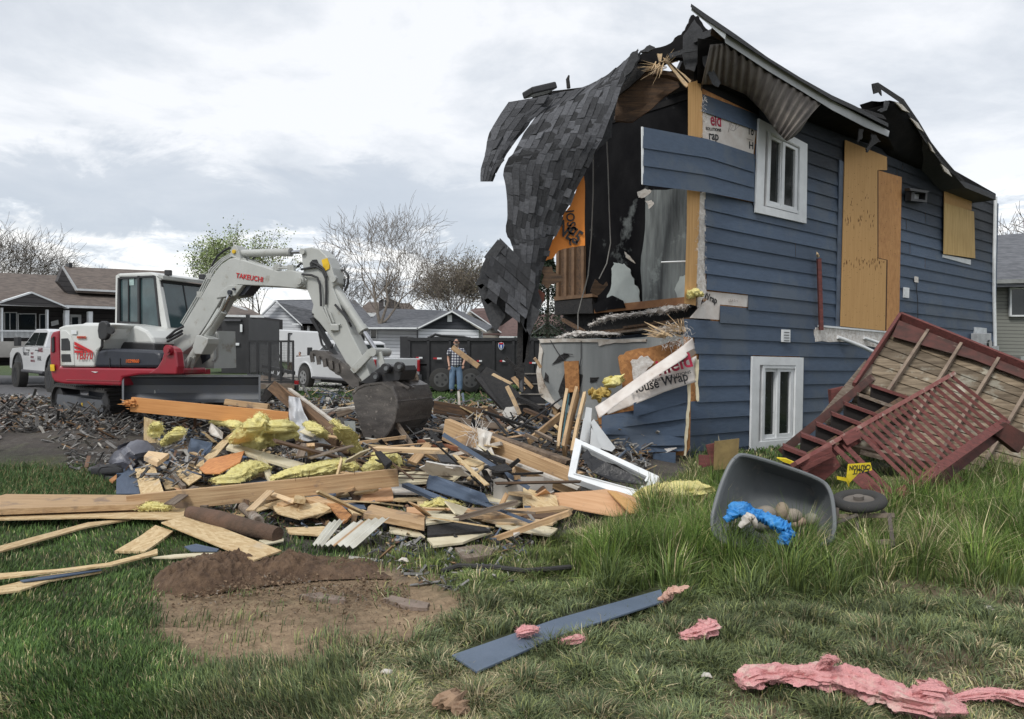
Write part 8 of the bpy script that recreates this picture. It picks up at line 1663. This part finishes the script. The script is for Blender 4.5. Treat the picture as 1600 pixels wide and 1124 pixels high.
def person(loc, H, label, shirt, trousers, cap=None, beard=False, shorts=False, arms='hips', face=-1, yaw=0):
    t = empty('person', loc, label, 'person'); o = Vector(loc); s_ = H/1.78; Rz = Matrix.Rotation(yaw, 3, 'Z')
    def q(x, y, z): return o+Rz @ (Vector((x, y, z))*s_)
    if arms == 'hips': aL = [(.21, .0, 1.42), (.30, .06, 1.16), (.24, -.10, .95)]; aR = [(-.21, 0, 1.42), (-.27, .05, 1.14), (-.22, -.10, .90)]
    else: aL = [(.20, 0, 1.42), (.25, 0, 1.15), (.25, -.06, .90)]; aR = [(-.20, 0, 1.42), (-.25, 0, 1.15), (-.25, -.06, .90)]
    nd = [((0, 0, .98), .12), ((0, 0, 1.18), .13), ((0, 0, 1.38), .13), ((0, -.01, 1.50), .06), ((0, -.02, 1.60), .075), ((0, -.02, 1.68), .08)]
    ed = [(0, 1), (1, 2), (2, 3), (3, 4), (4, 5)]
    for A in (aL, aR):
        k = len(nd); nd += [(A[0], .065), (A[1], .045), (A[2], .032), ((A[2][0]*.98, A[2][1]-.04, A[2][2]-.05), .034)]; ed += [(2, k), (k, k+1), (k+1, k+2), (k+2, k+3)]
    for sg in (1, -1):
        k = len(nd); nd += [((sg*.10, 0, .90), .10), ((sg*.12, -.01, .50), .065), ((sg*.13, .02, .10), .045), ((sg*.14, -.12, .035), .04)]; ed += [(0, k), (k, k+1), (k+1, k+2), (k+2, k+3)]
    skin([(q(*p), r_*s_) for p, r_ in nd], ed, 'body', skinm, t)
    tn_ = [((0, 0, .80), .20), ((0, 0, 1.0), .20), ((0, 0, 1.22), .21), ((0, 0, 1.40), .19), ((0, 0, 1.48), .09)]; te = [(0, 1), (1, 2), (2, 3), (3, 4)]
    for A in (aL, aR): k = len(tn_); m_ = tuple(lerp(A[0][i], A[1][i], .8) for i in range(3)); tn_ += [(A[0], .10), (m_, .08)]; te += [(3, k), (k, k+1)]
    skin([(q(*p), r_*s_) for p, r_ in tn_], te, 'shirt', shirt, t)
    jn = [((0, 0, 1.02), .16), ((0, 0, .88), .165)]; je = [(0, 1)]
    for sg in (1, -1):
        k = len(jn); jn += [((sg*.10, 0, .78), .125), ((sg*.125, -.01, .48), .105)]; je += [(1, k), (k, k+1)]
        if not shorts: jn += [((sg*.135, .02, .06), .095)]; je += [(k+1, k+2)]
    skin([(q(*p), r_*s_) for p, r_ in jn], je, 'trousers', trousers, t)
    for sg, A in ((1, aL), (-1, aR)):      # hands with five fingers
        w0 = Vector((A[2][0]*.98, A[2][1]-.04, A[2][2]-.05)); fn, fe = [((w0.x, w0.y, w0.z), .026)], []
        for j, (dxx, L_) in enumerate(((-.03, .07), (-.01, .08), (.01, .075), (.03, .06), (.045, .05))):
            b0 = w0+Vector((dxx*.6, -.01, -.03 if j < 4 else -.005)); b1 = b0+Vector((dxx*.3, -.015, -L_*.5)); b2 = b1+Vector((0, -.01+.02, -L_*.5)); k = len(fn); fn += [(tuple(b0), .010), (tuple(b1), .009), (tuple(b2), .008)]; fe += [(0, k), (k, k+1), (k+1, k+2)]
        skin([(q(*p), r_*s_) for p, r_ in fn], fe, 'hand', skinm, t, 1)
        k = MB(); k.tube([q(sg*.13, .07, .035), q(sg*.135, -.02, .05), q(sg*.145, -.14, .035), q(sg*.148, -.19, .03)], [.05*s_, .055*s_, .05*s_, .03*s_], 8); k.build('shoe', black, t, smooth=True)
    hc = (0, -.02, 1.66); m = MB(); m.grid(lambda u, v: q(hc[0]+.082*cos(u*2*pi)*sin(v*pi)*(1-.12*v*v), hc[1]+.10*sin(u*2*pi)*sin(v*pi), hc[2]+.125*cos(v*pi)), 16, 12); m.tube([q(0, -.12, 1.68), q(0, -.14, 1.645), q(0, -.115, 1.635)], [.012*s_, .018*s_, .012*s_], 6)
    for sg in (1, -1): m.tube([q(sg*.08, 0, 1.68), q(sg*.092, .005, 1.655), q(sg*.08, 0, 1.63)], .014*s_, 6)
    m.build('head', skinm, t, smooth=True)
    for sg in (1, -1): MB().disc(q(sg*.032, -.112, 1.665), Vector((0, 1, 0)), .011*s_, .01, 8).build('eye', black, t)
    MB().tube([q(-.028, -.112, 1.60), q(.028, -.112, 1.60)], .006*s_, 5).build('mouth', M('lip', (.3, .12, .1), .6), t)
    hm = MB(); hm.grid(lambda u, v: q(.09*cos(u*2*pi)*sin(v*pi*.5), .01+.108*sin(u*2*pi)*sin(v*pi*.5), 1.685+.112*cos(v*pi*.5)), 16, 6)
    if cap: 
        hm.build('cap', cap, t, smooth=True, solid=.008); MB().hexa([q(-.06, -.11, 1.70), q(.06, -.11, 1.70), q(.045, -.19, 1.685), q(-.045, -.19, 1.685)], [q(-.06, -.11, 1.71), q(.06, -.11, 1.71), q(.045, -.19, 1.695), q(-.045, -.19, 1.695)]).build('cap_brim', cap, t)
    else: hm.build('hair', hair, t, smooth=True, solid=.01)
    if beard: m = MB(); m.tube([q(0, -.095, 1.615), q(0, -.10, 1.57), q(0, -.09, 1.52)], [.055*s_, .055*s_, .02*s_], 10); m.build('beard', M('grey_beard', (.32, .27, .23), .95, bump=.6), t, smooth=True)
    return t
pm = P(712, 614, 25.2)
person((pm.x, pm.y, pm.z), 1.84, 'bearded man in plaid shirt, blue jeans and dark cap standing before the dump trailer', plaid(), M('blue_jeans', (.10, .17, .28), .9, c2=(.17, .25, .36), scale=5, bump=.2), M('dark_cap', (.03, .03, .035), .8), True)
pk = P(453.5, 585, 36); person((pk.x, pk.y, pk.z), 1.22, 'child in an orange shirt standing behind the utility trailer gate', M('orange_cloth', (.80, .16, .03), .8), M('tan_trousers', (.3, .2, .14), .9), None, arms='down')
pk = P(468, 586, 34); person((pk.x, pk.y, pk.z), 1.05, 'small child in black and white clothes on the driveway', M('pale_cloth', (.35, .34, .33), .8, c2=(.05, .05, .05), scale=9), M('black_trousers', (.02, .02, .02), .9), None, arms='down')
# ================================================================ GRASS
rng = np.random.default_rng(11)
def grass(name, label, regions, mat):
    V_, F4, F3, CO = [], [], [], []
    base = 0
    for (n, x0, x1, y0, y1, fn) in regions:
        x = rng.uniform(x0, x1, n); y = rng.uniform(y0, y1, n); keep = []; 
        for i in range(n):
            p = PZ(x[i], y[i], 0)
            if p.y < 1.5: continue
            g = fn(x[i], y[i], p.x, p.y)
            if g: keep.append((p.x, p.y, gz(p.x, p.y) if p.y < 9 else 0, *g))
        A = np.array(keep); k = len(A)
        if not k: continue
        rt = A[:, :3].copy(); rt[:, 2] -= .005; h = A[:, 3]*rng.uniform(.55, 1.25, k); wd = A[:, 4]; lean = A[:, 5]; col = A[:, 6:9]; az0 = A[:, 9]
        az = az0+rng.normal(0, .9, k); ld = np.stack([np.cos(az), np.sin(az), np.zeros(k)], 1); fa = rng.uniform(0, pi, k); sd = np.stack([np.cos(fa), np.sin(fa), np.zeros(k)], 1)*wd[:, None]
        ln = (lean*rng.uniform(.3, 1.5, k))[:, None]; up = np.array([0, 0, 1.])
        up1 = up*np.sqrt(np.clip(1-(ln*.45)**2, .05, 1)); 
        m1 = rt+(ld*ln*.22+up*.5*np.clip(1-.18*ln, .2, 1))*h[:, None]; tp = rt+(ld*ln*.85+up*np.clip(1-.55*ln, .12, 1))*h[:, None]
        v = np.stack([rt-sd/2, rt+sd/2, m1-sd*.4, m1+sd*.4, tp], 1).reshape(-1, 3); idx = base+np.arange(k)*5
        V_.append(v); F4.append(np.stack([idx, idx+1, idx+3, idx+2], 1)); F3.append(np.stack([idx+2, idx+3, idx+4], 1)); base += 5*k
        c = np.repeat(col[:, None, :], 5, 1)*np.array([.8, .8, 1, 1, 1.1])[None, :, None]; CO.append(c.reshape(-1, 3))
    V_ = np.concatenate(V_); F4 = np.concatenate(F4); F3 = np.concatenate(F3); CO = np.concatenate(CO)
    me = bpy.data.meshes.new(name); me.vertices.add(len(V_)); me.vertices.foreach_set('co', V_.ravel().astype(np.float32))
    nl = len(F4)*4+len(F3)*3; me.loops.add(nl); me.loops.foreach_set('vertex_index', np.concatenate([F4.ravel(), F3.ravel()]).astype(np.int32))
    me.polygons.add(len(F4)+len(F3)); me.polygons.foreach_set('loop_start', np.concatenate([np.arange(len(F4))*4, len(F4)*4+np.arange(len(F3))*3]).astype(np.int32)); me.update(calc_edges=True)
    ca = me.color_attributes.new('Col', 'FLOAT_COLOR', 'POINT'); ca.data.foreach_set('color', np.concatenate([CO, np.ones((len(CO), 1))], 1).ravel().astype(np.float32))
    o = bpy.data.objects.new(name, me); C.objects.link(o); me.materials.append(mat); tag(o, label, 'grass', kind='stuff'); return o
gm = M('grass_blade', (1, 1, 1), .6, var=.12, scale=3, bump=0, attr=True, spec=.3)
TALL = [(925, 885), (1000, 850), (1040, 800), (1075, 770), (1100, 735), (1130, 745), (1130, 850), (1300, 880), (1420, 810), (1500, 770), (1640, 720), (1800, 730), (1800, 880), (1500, 890), (1400, 868), (1330, 895), (1300, 905), (1100, 900), (960, 905)]
rnd_ = random.Random(9)
BOARD = [(700, 1020), (1033, 918), (1040, 942), (746, 1053)]
_pc = {}; _cl = {}
def pdc(x, y, nm, poly_):
    k = (int(x)//6, int(y)//4, nm)
    if k not in _pc: _pc[k] = polydist(k[0]*6+3, k[1]*4+2, poly_)
    return _pc[k]
def gf(x, y, X, Y):
    best = 9; 
    cx0, cy0 = int(math.floor(X/.27)), int(math.floor(Y/.27))
    for i in (-1, 0, 1):
        for j in (-1, 0, 1):
            key = (cx0+i, cy0+j)
            if key not in _cl: rq = random.Random(key[0]*7919+key[1]*104729); _cl[key] = ((key[0]+rq.random())*.27, (key[1]+rq.random())*.27, rq.random(), rq.random(), rq.random())
            q = _cl[key]; d_ = math.hypot(X-q[0], Y-q[1])
            if d_ < best: best, cl = d_, q
    n = noise.noise((X*1.1, Y*1.1, 0)); n2 = noise.noise((X*3.7, Y*3.7, 5)); n3 = noise.noise((X*.55, Y*.55, 8))
    dd = pdc(x, y, 'D', DIRT)+(15*n2 if x > 0 and y > 915 else 0)
    if dd <= 0 and rnd_.random() > .012: return None
    if 0 < dd < 34 and rnd_.random() > dd/38: return None
    if 815 < x < 1020 and 764 < y < 808 and rnd_.random() > .08: return None
    if pdc(x, y, 'R', RUB) == 0:
        if y < 735 or rnd_.random() > (.30 if y > 790 else .09): return None
    if 690 < x < 1050 and inpoly(x, y, BOARD): return None
    if x < 130 and y < 700 and rnd_.random() < .7: return None
    tall = 1-sst(0, 50, pdc(x, y, 'T', TALL))
    if x > 850 and 720 < y < 800 and x < 1110: tall *= .4
    dry = sst(.0, .45, n3+.5*n2+(.12 if x > 560 else -.3)+(.12 if y > 1000 and x > 250 else 0))
    if x > 1100 and noise.noise((X*1.1+4, Y*1.1, 9)) > .22 and rnd_.random() < .75 and tall < .3: return None
    if x < 500 and y < 950: dry *= .3
    az = 6*n3+2 if x < 560 else math.atan2(Y-cl[1], X-cl[0])+.6*n3
    r_ = rnd_.random()
    if x < 560: c = (.070, .125, .036); h = .055+.02*n2
    else: c = (.118, .160, .050); h = .085+.04*n2
    k_ = sst(180, 420, x+90*n)*sst(880, 980, y+60*n2) if x < 560 else sst(900, 960, y); c = tuple(lerp(c[i], (.128, .160, .074)[i], k_) for i in range(3)); h = lerp(h, .09, k_)
    if tall > .05: h = lerp(h, .33+.12*n+.10*n2, tall); c = tuple(lerp(c[i], (.092, .155, .030)[i], tall*.8) for i in range(3))
    tuft_ = max(0, 1-best/.2); h *= (.62+.75*tuft_)*(.7+.7*cl[2]) if tall > .1 or x > 640 else (.8+.4*tuft_); br = .72+.62*cl[3]
    lean = .45+.4*dry+.5*(1-tuft_)*(tall > .1)
    if y > 900 and x > 560: lean += .45+.3*n
    if tall > .3: lean = .5+.4*n2
    k = rnd_.uniform(.6, 1.4)*(1+.3*n2)*br*1.12
    if r_ < .05+(.40*dry+.12*(cl[4] > .7))*(1-.5*tall): c = rnd_.choice([(.38, .33, .19), (.46, .40, .25), (.27, .27, .10), (.28, .22, .13)])
    elif r_ < .25: c = (c[0]*1.6, c[1]*1.45, c[2]*1.2)
    elif r_ < .45: c = (c[0]*.6, c[1]*.62, c[2]*.7)
    return (h, .0032+.0006*Y, lean, c[0]*k, c[1]*k, c[2]*k, az)
grass('lawn_grass', 'green lawn and matted dry grass covering the yard', [(300000, -150, 1750, 745, 1215, gf), (60000, 850, 1750, 690, 900, gf)], gm)
def gfar(x, y, X, Y):
    if X < -9.5 and Y < 35: return None
    k = rnd_.uniform(.6, 1.4); return (.10, .02+.001*Y, .5, .075*k, .13*k, .04*k, rnd_.random()*6)
def gleft(x, y, X, Y):
    if x > 130-(y-690)*-.6 or rnd_.random() > .8: return None
    k = rnd_.uniform(.6, 1.4); c = (.07, .13, .04) if rnd_.random() < .8 else (.24, .2, .1); return (.10+.05*noise.noise((X, Y, 0)), .008, .5, c[0]*k, c[1]*k, c[2]*k, rnd_.random()*6)
grass('verge_grass', 'rough grass between the rubble and the street', [(14000, 440, 900, 598, 634, gfar), (22000, -60, 200, 688, 790, gleft), (6000, 1150, 1700, 640, 720, gfar)], gm)
